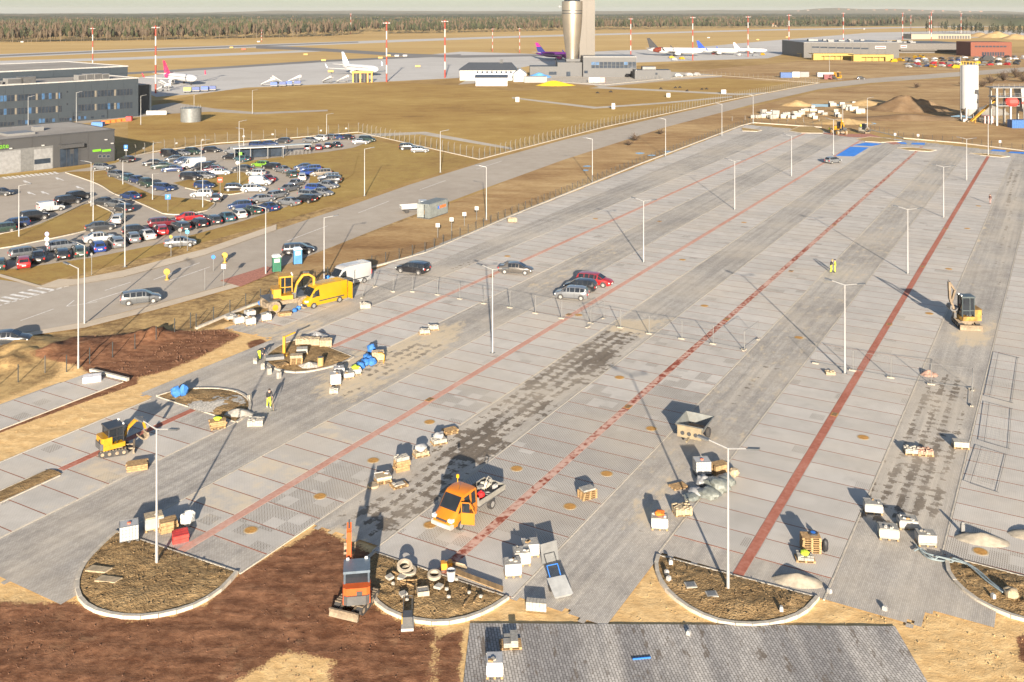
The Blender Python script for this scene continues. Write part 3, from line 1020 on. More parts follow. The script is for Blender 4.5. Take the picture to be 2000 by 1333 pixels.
def island(curve, label, seed, amp=0.10, dome=0.12):
 """curve: px points along the rounded kerb; the straight kerb closes it"""
 raw = [G(*p) for p in curve]
 pts = smooth_closed(raw, 8)
 cx, cy = sum(p.x for p in pts) / len(pts), sum(p.y for p in pts) / len(pts)
 root = thing('planting_island', label, 'planting island', (cx, cy, 0))
 loc = [(p.x - cx, p.y - cy) for p in pts]
 obj('base', sheet_mesh('base', loc, 0.03), soil_mat, root)
 xs = np.arange(min(p[0] for p in loc) - 0.1, max(p[0] for p in loc) + 0.2, 0.17)
 ys = np.arange(min(p[1] for p in loc) - 0.1, max(p[1] for p in loc) + 0.2, 0.17)
 X, Y = np.meshgrid(xs, ys)
 dist = np.where(inside(X, Y, loc), edge_dist(X, Y, loc), -1)
 Z = 0.06 + dome * np.clip(dist / 1.5, 0, 1) + np.clip(dist / 0.5, 0, 1) * (amp * 0.8 * fbm(X, Y, 0.9, seed) + amp * 0.6 * fbm(X, Y, 3.0, seed + 1, 3))
 cd = (dist[:-1, :-1] + dist[1:, 1:]) / 2
 s_ = obj('soil', grid_mesh('soil', X, Y, np.maximum(Z, 0.035), cd > 0.05), soil_mat, root)
 s_.data.polygons.foreach_set('use_smooth', [True] * len(s_.data.polygons))

 def run(a, me, close=False):
  acc, prev, segs = 0.0, a[0], []
  for b in a[1:]:
   d = math.dist(prev, b)
   acc += d
   if acc >= 0.95:
    segs.append(b)
    acc = 0.0
   prev = b
  chain = [a[0]] + segs
  if math.dist(chain[-1], a[-1]) > 0.2:
   chain.append(a[-1])
  for p, q in zip(chain[:-1], chain[1:]):
   ln = math.dist(p, q)
   o = obj('kerb_stone', me, CONC(), root, ((p[0] + q[0]) / 2, (p[1] + q[1]) / 2, rng.uniform(-0.006, 0.006)), math.atan2(q[1] - p[1], q[0] - p[0]))
   o.scale = (max(0.1, ln - 0.015), 1, 1)
 dense = []
 for p, q in zip(loc[:-1], loc[1:]):
  for k in range(4):
   dense.append((p[0] + (q[0] - p[0]) * k / 4, p[1] + (q[1] - p[1]) * k / 4))
 dense.append(loc[-1])
 run(dense, kerb_me)
 a, b = loc[-1], loc[0]
 run([(a[0] + (b[0] - a[0]) * k / 200, a[1] + (b[1] - a[1]) * k / 200) for k in range(201)], thin_me)
 return root


island([(228, 1040), (195, 1070), (165, 1104), (151, 1138), (156, 1168), (180, 1190), (222, 1202), (270, 1206), (325, 1199), (380, 1183), (428, 1155), (463, 1118)], 'large soil planting island with a lamp post and white water tote at its edge', 1)
island([(732, 1080), (714, 1098), (714, 1128), (724, 1160), (748, 1188), (792, 1208), (850, 1217), (902, 1211), (950, 1194), (992, 1168)], 'soil planting island strewn with concrete rings, planks and rubble', 2, 0.13)
island([(1286, 1086), (1282, 1112), (1300, 1150), (1340, 1185), (1388, 1209), (1430, 1219), (1480, 1221), (1530, 1213), (1570, 1196), (1597, 1168)], 'brown soil planting island holding a lamp post and two square manhole lids', 3)
island([(1852, 1088), (1852, 1116), (1876, 1148), (1920, 1180), (1985, 1207), (2050, 1220), (2130, 1220), (2190, 1200), (2215, 1184)], 'soil planting island with a grey cable duct lying across its kerb', 4, 0.14)
island([(306, 775), (345, 764), (385, 760), (430, 761), (466, 768), (486, 783), (488, 798), (480, 813), (462, 826)], 'small planting island of pale rubble with two blue bags on its rim', 5, 0.10, 0.16)
island([(690, 698), (672, 709), (640, 719), (600, 727), (565, 728), (535, 720), (519, 708), (520, 696), (538, 681), (560, 670), (585, 664), (600, 662)], 'planting island crowded with pallets and timber beside a bent worker', 6, 0.08)
o = thing('planting_strip', 'narrow bare soil strip between parking bays with red paving at its end', 'planting strip', lot(-67.3, 38, 0), ROWROT)
X, Y = np.meshgrid(np.arange(-0.78, 0.79, 0.13), np.arange(-12, 10.4, 0.2))
obj('soil', grid_mesh('soil', X, Y, 0.05 + 0.05 * fbm(X, Y, 1.6, 9) + 0.06 * (1 - (X / 0.8) ** 2)), soil_mat, o)
for sd in (-1, 1):
 for k in range(22):
  obj('kerb_stone', thin_me, CONC(), o, (sd * 0.84, -11.5 + k, 0.0), R(90)).scale = (0.985, 1, 1)
turf_mat = gm('island_turf', [(0.26, 0.17, 0.07), (0.36, 0.25, 0.11), (0.44, 0.32, 0.16)], 0.2, 1.2, 6)
for nm, px in (('tan planting bed at the far left corner of the paved lot', [(1448, 250), (1488, 255), (1478, 257.5), (1450, 256.5)]), ('tan planting bed at the head of the far red line beside a yellow machine', [(1541, 256), (1562, 247.5), (1587, 247.5), (1610, 256), (1607, 261), (1565, 260.5)]), ('thin tan planting bed at the end of a red line by the blue bays', [(1752, 290), (1780, 289), (1829, 294), (1815, 297), (1775, 294.5)]), ('thin tan planting bed at the end of the red line by the corner lamp', [(1893, 300), (1925, 301), (1972, 306.5), (1955, 308), (1915, 304)]), ('tan planting bed below the fence between red paving and blue bays', [(1672, 272), (1700, 268), (1740, 272), (1760, 277), (1720, 279), (1690, 277)])):
 pts = [G(*p) for p in px]
 c0 = sum(pts, Vector()) / len(pts)
 o = thing('planting_bed', nm, 'planting bed', (c0.x, c0.y, 0))
 obj('turf', MB().prism([(p.x - c0.x, p.y - c0.y) for p in pts], -0.05, 0.09), turf_mat, o)
 k = MB()
 for a, b in zip(pts, pts[1:] + pts[:1]):
  k.bar((a.x - c0.x, a.y - c0.y, 0.03), (b.x - c0.x, b.y - c0.y, 0.03), 0.15, 0.2)
 obj('kerb', k, CONC(), o)
redslab = MATS['red_slabs']
sheet('red_footpath', [(1600, 259), (1640, 262), (1700, 262), (1735, 273), (1760, 281), (1745, 283), (1700, 270), (1660, 268), (1610, 262)], 0.03, redslab)

# ============================================================ SKYLINE AND WOODS
hill_mat = gm('far_hills', [(0.075, 0.08, 0.045), (0.115, 0.11, 0.06), (0.17, 0.14, 0.075), (0.27, 0.20, 0.11)], 0.0011, 0.006, 0.02, (0.5, 0.3, 0.2), 0.0, stretch=(0.6, 2.0, 1))
prof_u = [-500, 0, 130, 300, 420, 500, 540, 620, 700, 800, 1000, 1060, 1200, 1400, 1480, 1560, 1600, 1640, 1690, 1740, 1800, 1900, 1950, 2000, 2500]
prof_v = [27, 27, 26, 26.5, 24.5, 22.6, 20.6, 21.6, 20.6, 21.8, 21.8, 23, 22, 20, 20.5, 20.5, 17, 15.8, 18.5, 17.5, 19.5, 22, 21.5, 24, 24]
hu = np.linspace(-500, 2500, 241)
hy = np.array([6500., 7600., 8700., 9600., 10000., 10600.])
hk = np.array([0., 0.22, 0.55, 0.9, 1.0, 0.6])
HU, HY = np.meshgrid(hu, hy)
top = HC - (np.interp(hu, prof_u, prof_v) - V0) * 10000 / F
HX = (HU - 1000) / F * HY
HZ = (-4 + (top[None, :] + 4) * hk[:, None]) + 3.0 * fbm(HX, HY, 0.004, 8) * hk[:, None] - 0.5
o = obj('hills', grid_mesh('hills', HX, HY, HZ), hill_mat)
o['kind'] = 'structure'

edge_u = [-700, 0, 250, 500, 640, 700, 770, 1000, 1200, 1500, 1700, 1800, 2600]
edge_v = [92, 84, 80, 75, 71.5, 67, 66.5, 62.5, 58.5, 54.5, 52, 51, 47]
wood_edge = lambda u: F * HC / (np.interp(u, edge_u, edge_v) - V0)

pine_g = pm('pine_needles', (0.024, 0.031, 0.014), 0.9, var=0.45, scale=0.35)
pine_g2 = pm('pine_needles_olive', (0.038, 0.042, 0.019), 0.9, var=0.4, scale=0.35)
twig_m = pm('bare_twigs', (0.095, 0.064, 0.043), 0.95, var=0.35, scale=0.4)
bark_m = pm('birch_bark', (0.15, 0.115, 0.083), 0.9, var=0.3, scale=0.5)
bark_d = pm('pine_bark', (0.12, 0.075, 0.045), 0.95, var=0.3, scale=0.5)


def leaf_cards(mb, n, zc, rad, size, r, flat=0.7):
 for i in range(n):
  while True:
   d = Vector((r.uniform(-1, 1), r.uniform(-1, 1), r.uniform(-1, 1)))
   if 0.25 < d.length < 1:
    break
  p = Vector((d.x * rad[0], d.y * rad[1], zc + d.z * rad[2]))
  nrm = (d + Vector((r.uniform(-.6, .6), r.uniform(-.6, .6), r.uniform(-.2, .8)))).normalized()
  a = nrm.orthogonal().normalized()
  b = nrm.cross(a)
  s = size * r.uniform(0.6, 1.3)
  k = r.uniform(0, 6.28)
  a2 = a * math.cos(k) + b * math.sin(k)
  b2 = nrm.cross(a2) * flat
  mb.add([p - a2 * s - b2 * s * 0.3, p + b2 * s * -1, p + a2 * s - b2 * s * 0.2, p + a2 * s * 0.3 + b2 * s, p - a2 * s * 0.5 + b2 * s * 0.7], [(0, 1, 2, 3, 4)])


def make_tree(kind, seed):
 r = random.Random(seed)
 h = 20 * r.uniform(0.85, 1.12)
 root = thing('pine_tree' if kind == 'pine' else 'birch_tree', 'tall dark green pine at the edge of the wood behind the runway' if kind == 'pine' else 'bare pale-trunked birch at the edge of the wood behind the runway', 'tree', (0, 0, -500), 0, 'trees along the wood edge')
 tr, cr = MB(), MB()
 lean = (r.uniform(-.5, .5), r.uniform(-.5, .5))
 tr.tube((0, 0, -0.5), (lean[0], lean[1], h * (0.8 if kind == 'pine' else 0.92)), 0.28, 0.07, 6)
 if kind == 'pine':
  for k in range(6):
   z = h * r.uniform(0.5, 0.85)
   t_ = r.uniform(0, 6.28)
   tr.tube((lean[0] * z / h, lean[1] * z / h, z), (2.0 * math.cos(t_), 2.0 * math.sin(t_), z + 1.2), 0.09, 0.03, 4)
  for k in range(9):
   f_ = k / 8
   z = h * (0.40 + 0.58 * f_)
   rad = (3.0 - 2.2 * f_ ** 1.5) * r.uniform(0.75, 1.1)
   t_ = r.uniform(0, 6.28)
   m_ = MB()
   leaf_cards(m_, 20, 0, (rad, rad, h * 0.07), 0.75, r)
   cr.add(m_.v, m_.f, T(0.7 * math.cos(t_) + lean[0] * f_, 0.7 * math.sin(t_) + lean[1] * f_, z))
 else:
  for k in range(14):
   z = h * r.uniform(0.3, 0.85)
   t_ = r.uniform(0, 6.28)
   ln = (h - z) * 0.28 + 1.0
   q = (lean[0] * z / h + ln * math.cos(t_), lean[1] * z / h + ln * math.sin(t_), z + ln * 1.5)
   tr.tube((lean[0] * z / h, lean[1] * z / h, z), q, 0.08, 0.025, 4)
   for j in range(7):
    a = Vector(q) * r.uniform(0.75, 1.0)
    a.z = z + (q[2] - z) * r.uniform(0.3, 1.0)
    e = a + Vector((r.uniform(-1.2, 1.2), r.uniform(-1.2, 1.2), r.uniform(0.2, 1.8)))
    w = Vector((r.uniform(-1, 1), r.uniform(-1, 1), 0)).normalized() * 0.10
    cr.add([a - w, a + w, e], [(0, 1, 2)])
  leaf_cards(cr, 26, h * 0.62, (2.0, 2.0, h * 0.30), 0.30, r, 0.35)
 obj('trunk', tr, bark_d if kind == 'pine' else bark_m, root)
 obj('crown', cr.mesh('crown', fix=False), (pine_g if seed % 2 else pine_g2) if kind == 'pine' else twig_m, root)
 index_kids(root)
 return root


protos = {'pine': [make_tree('pine', s) for s in (1, 2, 3, 4)], 'birch': [make_tree('birch', s) for s in (5, 6, 7, 8)]}
fresh = [x for v_ in protos.values() for x in v_]
tr_rng = random.Random(3)


def put_tree(kind, p, rz, k, label=None, group=None):
 src = tr_rng.choice(protos[kind])
 if src in fresh:
  fresh.remove(src)
  src.location, src.rotation_euler, src.scale = p, (0, 0, rz), (k, k, k)
  if label:
   src['label'] = label
  if group:
   src['group'] = group
  return src
 return dup(src, None, p, rz, label, group, (k, k, k))


n_t = 0
for i in range(236):
 u = -8 + i * 8.6 + tr_rng.uniform(-4, 4)
 if 705 < u < 752 or u > 1800:
  continue
 Y = wood_edge(u) + tr_rng.uniform(0, 22)
 x = (u - 1000) / F * Y
 pp = 0.3 if u < 690 else (0.9 if u < 1000 else 0.72)
 put_tree('pine' if tr_rng.random() < pp else 'birch', (x, Y, ZG), tr_rng.uniform(0, 6.28), tr_rng.uniform(0.72, 1.08) * (0.94 + 0.22 * math.sin(u * 0.021) * math.sin(u * 0.0083 + 1)) * (1.0 if u < 1000 else 0.92))
 n_t += 1
for i in range(70):                                # the nearer dark wood on the right
 u = 1808 + i * 3.4 + tr_rng.uniform(-2, 2)
 v_ = float(np.interp(u, [1800, 1860, 1920, 2000, 2100], [63, 66, 70, 76, 84])) - tr_rng.uniform(0, 4)
 p = G(u, v_)
 put_tree('pine' if tr_rng.random() < 0.78 else 'birch', (p.x, p.y, ZG), tr_rng.uniform(0, 6.28), tr_rng.uniform(0.7, 1.0), None, None)

# the wood behind: a mass nobody could count
fr = np.random.RandomState(4)
mb_v, mb_f, tone = [], [], []
cnt = 0
N = 9500
us = fr.uniform(-150, 2150, N)
dd = fr.power(0.55, N) * 1900 + 6
Ye = np.array([wood_edge(u) for u in us]) + dd
gap = (us > 700) & (us < 755) & (dd < 120)
V, Fc, Tn, Kd = [], [], [], []
base_i = 0
for u, Y, g in zip(us, Ye, gap):
 if g:
  continue
 x = (u - 1000) / F * Y
 pine = fr.rand() < (0.35 if (u < 690 and Y < 1900) else 0.6)
 h = fr.uniform(12, 20) * (0.97 + 0.2 * math.sin(u * 0.024 + Y * 0.004) * math.sin(u * 0.0077 + Y * 0.011))
 rr = fr.uniform(1.8, 3.4)
 z0 = h * (0.30 if pine else 0.22)
 zm = h * fr.uniform(0.55, 0.75)
 a0 = fr.uniform(0, 6.28)
 V.append((x, Y, z0))
 for k in range(5):
  q = rr * fr.uniform(0.6, 1.2)
  V.append((x + q * math.cos(a0 + k * 1.2566), Y + q * math.sin(a0 + k * 1.2566), zm + fr.uniform(-1.6, 1.6)))
 V.append((x + fr.uniform(-.8, .8), Y, h))
 for k in range(5):
  Fc.append((base_i, base_i + 1 + (k + 1) % 5, base_i + 1 + k))
  Fc.append((base_i + 6, base_i + 1 + k, base_i + 1 + (k + 1) % 5))
 tn = fr.rand()
 Tn += [tn] * 7
 Kd += [0.0 if pine else 1.0] * 7
 base_i += 7
me = bpy.data.meshes.new('woodland')
me.from_pydata(V, [], Fc)
me.attributes.new('tone', 'FLOAT', 'POINT').data.foreach_set('value', Tn)
me.attributes.new('bare', 'FLOAT', 'POINT').data.foreach_set('value', Kd)
t = NT('woodland_mass')
tn, ba = t.attr('tone'), t.attr('bare')
c = t.mix(ba, t.mix(tn, (0.026, 0.034, 0.017), (0.056, 0.062, 0.03)), t.mix(tn, (0.065, 0.045, 0.03), (0.115, 0.084, 0.057)))
c = t.mix(t.math('MULTIPLY', t.ss(t.noise(t.co(), 0.6, 4, 0.7), 0.4, 0.65), 0.6), c, (0.055, 0.05, 0.03))
t.done(c, 0.95, 0.05)
o = obj('woodland', me, t.m)
tag(o, 'mixed bare and evergreen woodland stretching to the horizon', 'woodland', kind='stuff')
# canopy of the woods farther off
cu = np.linspace(-300, 2300, 300)
cy = np.concatenate([np.geomspace(2300, 7600, 60)])
CU, CY = np.meshgrid(cu, cy)
CX = (CU - 1000) / F * CY
hgt = 14 + 3.5 * fbm(CX, CY, 0.02, 6) + 3 * np.random.RandomState(8).rand(*CX.shape)
clear = np.clip((fbm(CX, CY, 0.0011, 12, 2) - 0.32) * 8, 0, 1)
CZ = hgt * (1 - clear) - 0.6 * clear
CZ[0, :] = -1
t = NT('far_canopy')
n1, n2 = t.noise(t.co('Object', (1, 0.35, 1)), 0.02, 5, 0.7), t.noise(t.co(), 0.0022, 4)
c = t.mix(t.ss(n1, 0.35, 0.65), (0.05, 0.06, 0.032), (0.10, 0.105, 0.056))
c = t.mix(t.math('MULTIPLY', t.ss(n2, 0.48, 0.66), 0.7), c, (0.19, 0.14, 0.09))
t.done(c, 0.95, 0.05)
o = obj('far_woods', grid_mesh('far_woods', CX, CY, CZ), t.m)
tag(o, 'distant green canopy of woods below the horizon', 'woodland', kind='stuff')

# bare shrubs on the waste ground
shrub_mb = MB()
sr = random.Random(5)
for i in range(70):
 a, e = sr.uniform(0, 6.28), sr.uniform(0.5, 1.4)
 ln = sr.uniform(0.7, 1.25)
 q = Vector((math.cos(a) * math.cos(e), math.sin(a) * math.cos(e), math.sin(e))) * ln
 w = Vector((-math.sin(a), math.cos(a), 0)) * 0.025
 shrub_mb.add([w * -1, w, q], [(0, 1, 2)])
 for j in range(5):
  b = q * sr.uniform(0.4, 0.9)
  g_ = b + Vector((sr.uniform(-.3, .3), sr.uniform(-.3, .3), sr.uniform(0, .35)))
  shrub_mb.add([b - w * 0.6, b + w * 0.6, g_], [(0, 1, 2)])
shrub_me = shrub_mb.mesh('twigs', fix=False)
for u, v_, k, lab in ((1240, 275, 2.0, 'bare brown bush on the strip between road and paved lot'), (1228, 284, 1.5, 'low bare bush beside a yellow post by the road'), (1962, 158, 5.0, 'large bare brown shrub behind the batching plant'), (1985, 152, 5.5, 'tallest bare shrub above the batching plant'), (1935, 163, 4.2, 'bare shrub just right of the white silo'), (1920, 170, 3.2, 'small bare shrub beside the white silo'), (1790, 172, 2.4, 'bare bush on the verge between road and earth heap'), (1880, 168, 2.5, 'bare bush hidden left behind the white silo'), (1290, 262, 1.6, 'bare bush by the roadside near the white fence'), (2000, 160, 4.5, 'bare shrub at the far right of the waste ground')):
 root = thing('bare_shrub', lab, 'shrub', (*G(u, v_)[:2], ZG), sr.uniform(0, 6))
 root.scale = (k * 1.3, k * 1.3, k)
 obj('twigs', shrub_me, twig_m, root)
 obj('root_collar', MB().lathe([(0.12, -0.05), (0.08, 0.1), (0.03, 0.22)], 7), bark_d, root)

# ============================================================ BUILDINGS
slate = pm('slate_cladding', (0.036, 0.046, 0.056), 0.5, var=0.06, scale=0.2)
slate2 = pm('grey_cladding', (0.05, 0.05, 0.051), 0.55, var=0.06, scale=0.2)
slate3 = pm('light_grey_cladding', (0.17, 0.166, 0.16), 0.5, var=0.06, scale=0.3)
roof_m = gm('flat_roof', [(0.22, 0.20, 0.175), (0.30, 0.275, 0.245), (0.37, 0.345, 0.31)], 0.06, 0.4, 3.0)
white_m = WHITE()
pane_m = glass('window_glass', (0.025, 0.035, 0.05), 0.1)
sky_reflection_pane = glass('painted_sky_reflection', (0.045, 0.10, 0.19), 0.15)  # blue sky reflection painted into the glass colour of a few panes
beige = pm('beige_panel', (0.16, 0.14, 0.11), 0.7)


class Facade:
 """a wall on the ground between two photographed spots; x runs along it to its right end, y into the building"""

 def __init__(s, left, right):
  a, b = G(*left), G(*right)
  s.e = (b - a).normalized()
  s.o = b
  s.rz = math.atan2(s.e.y, s.e.x)

 def at(s, u, v):
  k = (u - 1000) / F
  t_ = (k * s.o.y - s.o.x) / (s.e.x - k * s.e.y)
  Y = s.o.y + t_ * s.e.y
  return t_, HC - (v - V0) * Y / F


def panels(root, x0, x1, h0, h1, step, m, y=0.0, name='panel'):
 n = max(1, round((x1 - x0) / step))
 w = (x1 - x0) / n
 me = MB().box(0.02, -0.08, h0, w - 0.02, 0.04, h1).mesh(name)
 for k in range(n):
  obj(name, me, m, root, (x0 + k * w, y, 0))


def window(root, x0, z0, x1, z1, m, y=-0.09, frame=None, name='window'):
 f = obj(name, MB().box(x0, y - 0.03, z0, x1, y + 0.02, z1), frame or DARK(), root)
 obj('pane', MB().box(x0 + 0.07, y - 0.05, z0 + 0.07, x1 - 0.07, y - 0.032, z1 - 0.07), m, f)
 return f


fa = Facade((0, 249.5), (270, 226.5))
off = thing('office_building', 'three-storey slate grey airport office with long window rows and a raised hangar behind', 'building', (fa.o.x, fa.o.y, ZG), fa.rz)
obj('wall', MB().box(-80, 0.05, 0, 0, 22, 12.6), slate, off)
panels(off, -80, 0, 0.1, 12.55, 5.3, slate)
obj('roof', MB().box(-79.8, 0.3, 12.6, -0.2, 21.8, 12.72), roof_m, off)
cop = MB().box(-80.1, -0.15, 12.6, 0.15, 0.28, 12.95).box(-0.25, 0.28, 12.6, 0.15, 22.1, 12.95)
obj('coping', cop, white_m, off)
segs = [(-8, 28), (33.5, 69), (74, 108), (114, 121), (152, 184), (190.5, 222), (228, 259)]
for row, (vt, vb) in enumerate(((178, 191), (204, 217))):
 for si, (u0, u1) in enumerate(segs):
  n = 2 if u1 - u0 < 10 else 5
  sl = -0.0335 * (row * 0.5 + 1.0)
  for k in range(n):
   ua, ub = u0 + (u1 - u0) * k / n, u0 + (u1 - u0) * (k + 0.94) / n
   dv = (190 - (ua + ub) / 2) * 0.052
   xa, za = fa.at(ua, vt + dv - 1.5)
   xb, zb = fa.at(ub, vb + dv - 2.5)
   sky_tint = rng.random() < 0.1
   window(off, xa, zb, xb, za, sky_reflection_pane if sky_tint else pane_m)
  if si not in (3,) and u1 < 255:
   dv = (190 - u1) * 0.052
   xa, za = fa.at(u1 + 0.8, vt + dv - 1.5)
   xb, zb = fa.at(u1 + 4.2, vb + dv - 2.5)
   obj('infill_panel', MB().box(xa, -0.11, zb, xb, -0.085, za), beige, off)
for u0, u1, vt, vb in ((-8, 28, 238, 249), (34, 69, 234, 246), (75, 108, 231, 243), (115, 140, 230, 240), (141, 169, 226.5, 234)):
 for k in range(5):
  ua, ub = u0 + (u1 - u0) * k / 5, u0 + (u1 - u0) * (k + 0.94) / 5
  xa, za = fa.at(ua, vt)
  xb, zb = fa.at(ub, vb - 1)
  window(off, xa, max(zb, 0.4), xb, za, sky_reflection_pane if rng.random() < 0.2 else pane_m)
for u0, u1, v0_, v1_ in ((177, 183, 227, 231), (197, 204, 224.5, 229), (129.5, 133, 177, 181), (129.5, 133, 201, 205)):
 xa, za = fa.at(u0, v0_)
 xb, zb = fa.at(u1, v1_)
 window(off, xa, zb, xb, za, pane_m)
hg = obj('hangar_wall', MB().box(-90, 25, 0, 9.5, 72, 15.2), slate, off)
panels(off, -90, 9.5, 12.9, 15.2, 6.6, slate, 24.9)
obj('hangar_roof', MB().box(-90, 25.2, 15.2, 9.3, 71.8, 15.35), roof_m, off)
obj('hangar_coping', MB().box(-90, 24.8, 15.2, 9.7, 25.15, 15.6).box(9.32, 25.15, 15.2, 9.7, 72, 15.6).box(-90, 71.85, 15.2, 9.7, 72.2, 15.6), white_m, off)
obj('skylight', MB().prism([(-55, 40), (-38, 40), (-38, 54), (-55, 54)], 15.35, 15.9), pm('skylight', (0.55, 0.62, 0.70), 0.3), off)
obj('annex', MB().box(0.3, 8, 0, 9.2, 22, 9.6), slate, off)
obj('annex_roof', MB().box(0.5, 8.2, 9.6, 9.0, 21.8, 9.7), roof_m, off)
for x, w, d, h, m in ((-44, 2.0, 3, 1.1, slate3), (-40.5, 5, 3.2, 1.7, slate3), (-36.5, 4.6, 3.2, 2.0, STEEL()), (-18.5, 2.4, 3, 1.7, slate3), (-15.8, 2.4, 3, 1.9, slate3), (-13.1, 2.4, 3, 1.9, slate3), (-10.4, 2.4, 3, 1.7, slate3)):
 a = obj('air_handler', MB().box(x, 4, 12.72, x + w, 4 + d, 12.72 + h), m, off)
 obj('grille', MB().box(x + 0.2, 3.97, 12.9, x + w - 0.2, 3.99, 12.72 + h - 0.2), STEEL(), a)

fg = Facade((0, 340), (223.5, 314))
gate = thing('gate_building', 'low grey gate building with white vehicle doors and green lettering', 'building', (fg.o.x, fg.o.y, ZG), fg.rz)
obj('wall', MB().box(-50, 0.05, 0, 0, 24, 7.3), slate2, gate)
panels(gate, -50, 0, 0.05, 7.25, 6.3, slate2)
obj('roof', MB().box(-49.8, 0.3, 7.3, -0.2, 23.8, 7.4), roof_m, gate)
obj('coping', MB().box(-50, -0.12, 7.3, 0.12, 0.28, 7.5).box(-0.2, 0.28, 7.3, 0.12, 24.1, 7.5), slate2, gate)


def facade_box(root, F_, name, u0, v0_, u1, v1_, m, y0=-0.14, y1=-0.085, zmin=0.02):
 xa, za = F_.at(u0, v0_)
 xb, zb = F_.at(u1, v1_)
 return obj(name, MB().box(xa, y0, max(zb, zmin), xb, y1, za), m, root)


dpan = pm('door_white', (0.20, 0.20, 0.198), 0.5)
facade_box(gate, fg, 'light_panel', -4, 294, 103.5, 345, pm('pale_panel', (0.125, 0.125, 0.122), 0.5), -0.10, -0.083)
d1 = facade_box(gate, fg, 'vehicle_door', -3, 296.5, 40, 345, dpan, -0.16, -0.102)
d2 = facade_box(gate, fg, 'vehicle_door', 66, 291.5, 102, 336, dpan, -0.16, -0.102)
facade_box(gate, fg, 'door_window', 66.5, 311, 98, 317, pane_m, -0.19, -0.162).parent = d2
facade_box(gate, fg, 'entrance_recess', 116, 284, 158, 330, DARK(), -0.11, -0.083)
for u0, u1, v0_, v1_ in ((117, 129, 288, 328), (130, 136, 288, 328), (137, 143, 300, 327), (144, 152, 288, 326)):
 facade_box(gate, fg, 'glass_panel', u0, v0_, u1, v1_, pane_m, -0.14, -0.112)
facade_box(gate, fg, 'canopy', 115, 282.2, 160, 285, slate2, -1.2, -0.083)
for u0, u1 in ((191.5, 198), (199.5, 206), (207.5, 214.5)):
 xa, za = fg.at(u0, 302)
 xb, zb = fg.at(u1, 307)
 window(gate, xa, zb, xb, za, pane_m, frame=slate3)
green = pm('green_letters', (0.13, 0.36, 0.015), 0.5, var=0.05)


def letters(txt, size, m, parent, loc, rotx=90, rz=0, ext=0.04, name='lettering', align='LEFT'):
 cu_ = bpy.data.curves.new('txt', 'FONT')
 cu_.body = txt
 cu_.size = size
 cu_.extrude = ext
 cu_.align_x = align
 to = bpy.data.objects.new('txt', cu_)
 col.objects.link(to)
 bpy.context.view_layer.update()
 me_ = bpy.data.meshes.new_from_object(to.evaluated_get(bpy.context.evaluated_depsgraph_get()))
 bpy.data.objects.remove(to)
 me_.name = name
 me_.materials.clear()
 o_ = obj(name, me_, m, parent, loc)
 o_.rotation_euler = (R(rotx), 0, rz)
 return o_


xa, za = fg.at(17, 279)
xb, zb = fg.at(17, 288)
letters('Gate', 1.55, green, gate, (xa, -0.16, zb), align='RIGHT')
for u0, u1 in ((180.5, 197), (199, 216)):
 facade_box(gate, fg, 'green_sign', u0, 292, u1, 294.5, green)
for u, v_ in ((83, 283), (206, 272), (218, 279), (20, 289)):
 xa, za = fg.at(u, v_)
 obj('wall_lamp', MB().box(xa - 0.25, -0.5, za - 0.12, xa + 0.25, -0.085, za + 0.12), white_m, gate)
for x, y, w, d, h in ((-33, 6, 5, 4, 0.6), (-22, 5, 6, 5, 0.5), (-14, 10, 2, 2, 1.0), (-26, 12, 1.4, 1.4, 1.2)):
 obj('roof_unit', MB().box(x, y, 7.4, x + w, y + d, 7.4 + h), slate3, gate)
obj('dish_antenna', MB().lathe([(0.05, 0), (0.5, 0.12), (0.95, 0.4)], 12, T(-30, 3, 7.9) @ Matrix.Rotation(R(60), 4, 'X')).tube((-30, 3.1, 7.4), (-30, 3.1, 8.0), 0.06), DARK(), gate)

# storage tank beside the service road
p = G(373, 237)
tk = thing('storage_tank', 'round pale grey storage tank standing alone beside the service road', 'tank', (p.x, p.y, ZG))
obj('shell', MB().lathe([(3.2, 0), (3.2, 4.2), (3.28, 4.2), (3.28, 4.35), (3.1, 4.35), (0.1, 4.6)], 32), pm('tank_grey', (0.15, 0.155, 0.15), 0.5, 0.1), tk, smooth=True)
rl = MB()
for k in range(12):
 a = 2 * math.pi * k / 12
 rl.bar((3.0 * math.cos(a), 3.0 * math.sin(a), 4.3), (3.0 * math.cos(a), 3.0 * math.sin(a), 5.2), 0.05)
obj('railing', rl, GALV(), tk)

# control tower and its base building
Yt = 545.0
ctx = lambda u, Y: (u - 1000) / F * Y
metal = pm('brushed_cladding', (0.42, 0.37, 0.30), 0.36, 0.8, var=0.08, scale=0.15)
slabm = pm('tower_slab', (0.068, 0.058, 0.046), 0.5, 0.2, var=0.05, scale=0.15)
tw = thing('control_tower', 'tapering metal control tower with a grey slab shaft rising above the airfield', 'control tower', (ctx(1117.5, Yt), Yt, ZG))
sh = obj('shaft', MB().lathe([(3.2, 0), (3.25, 9.6), (3.9, 15), (4.55, 20), (5.05, 24.5), (5.45, 29), (5.68, 33.5)], 40), metal, tw, smooth=True)
for z in (33.6, 35.0):
 obj('ring', MB().lathe([(5.55, z), (5.55, z + 0.55)], 40), STEEL(), tw, smooth=True)
obj('collar', MB().lathe([(5.72, 34.2), (5.72, 35.0)], 40), metal, tw, smooth=True)
obj('upper_drum', MB().lathe([(5.72, 35.55), (5.72, 40.4), (5.5, 40.6)], 40), metal, tw, smooth=True)
obj('cab_glass', MB().lathe([(4.4, 40.6), (5.2, 44.4)], 16), pane_m, tw)
obj('cab_roof', MB().lathe([(5.5, 44.4), (5.6, 44.9), (4.2, 45.6), (0.3, 45.9)], 24), metal, tw)
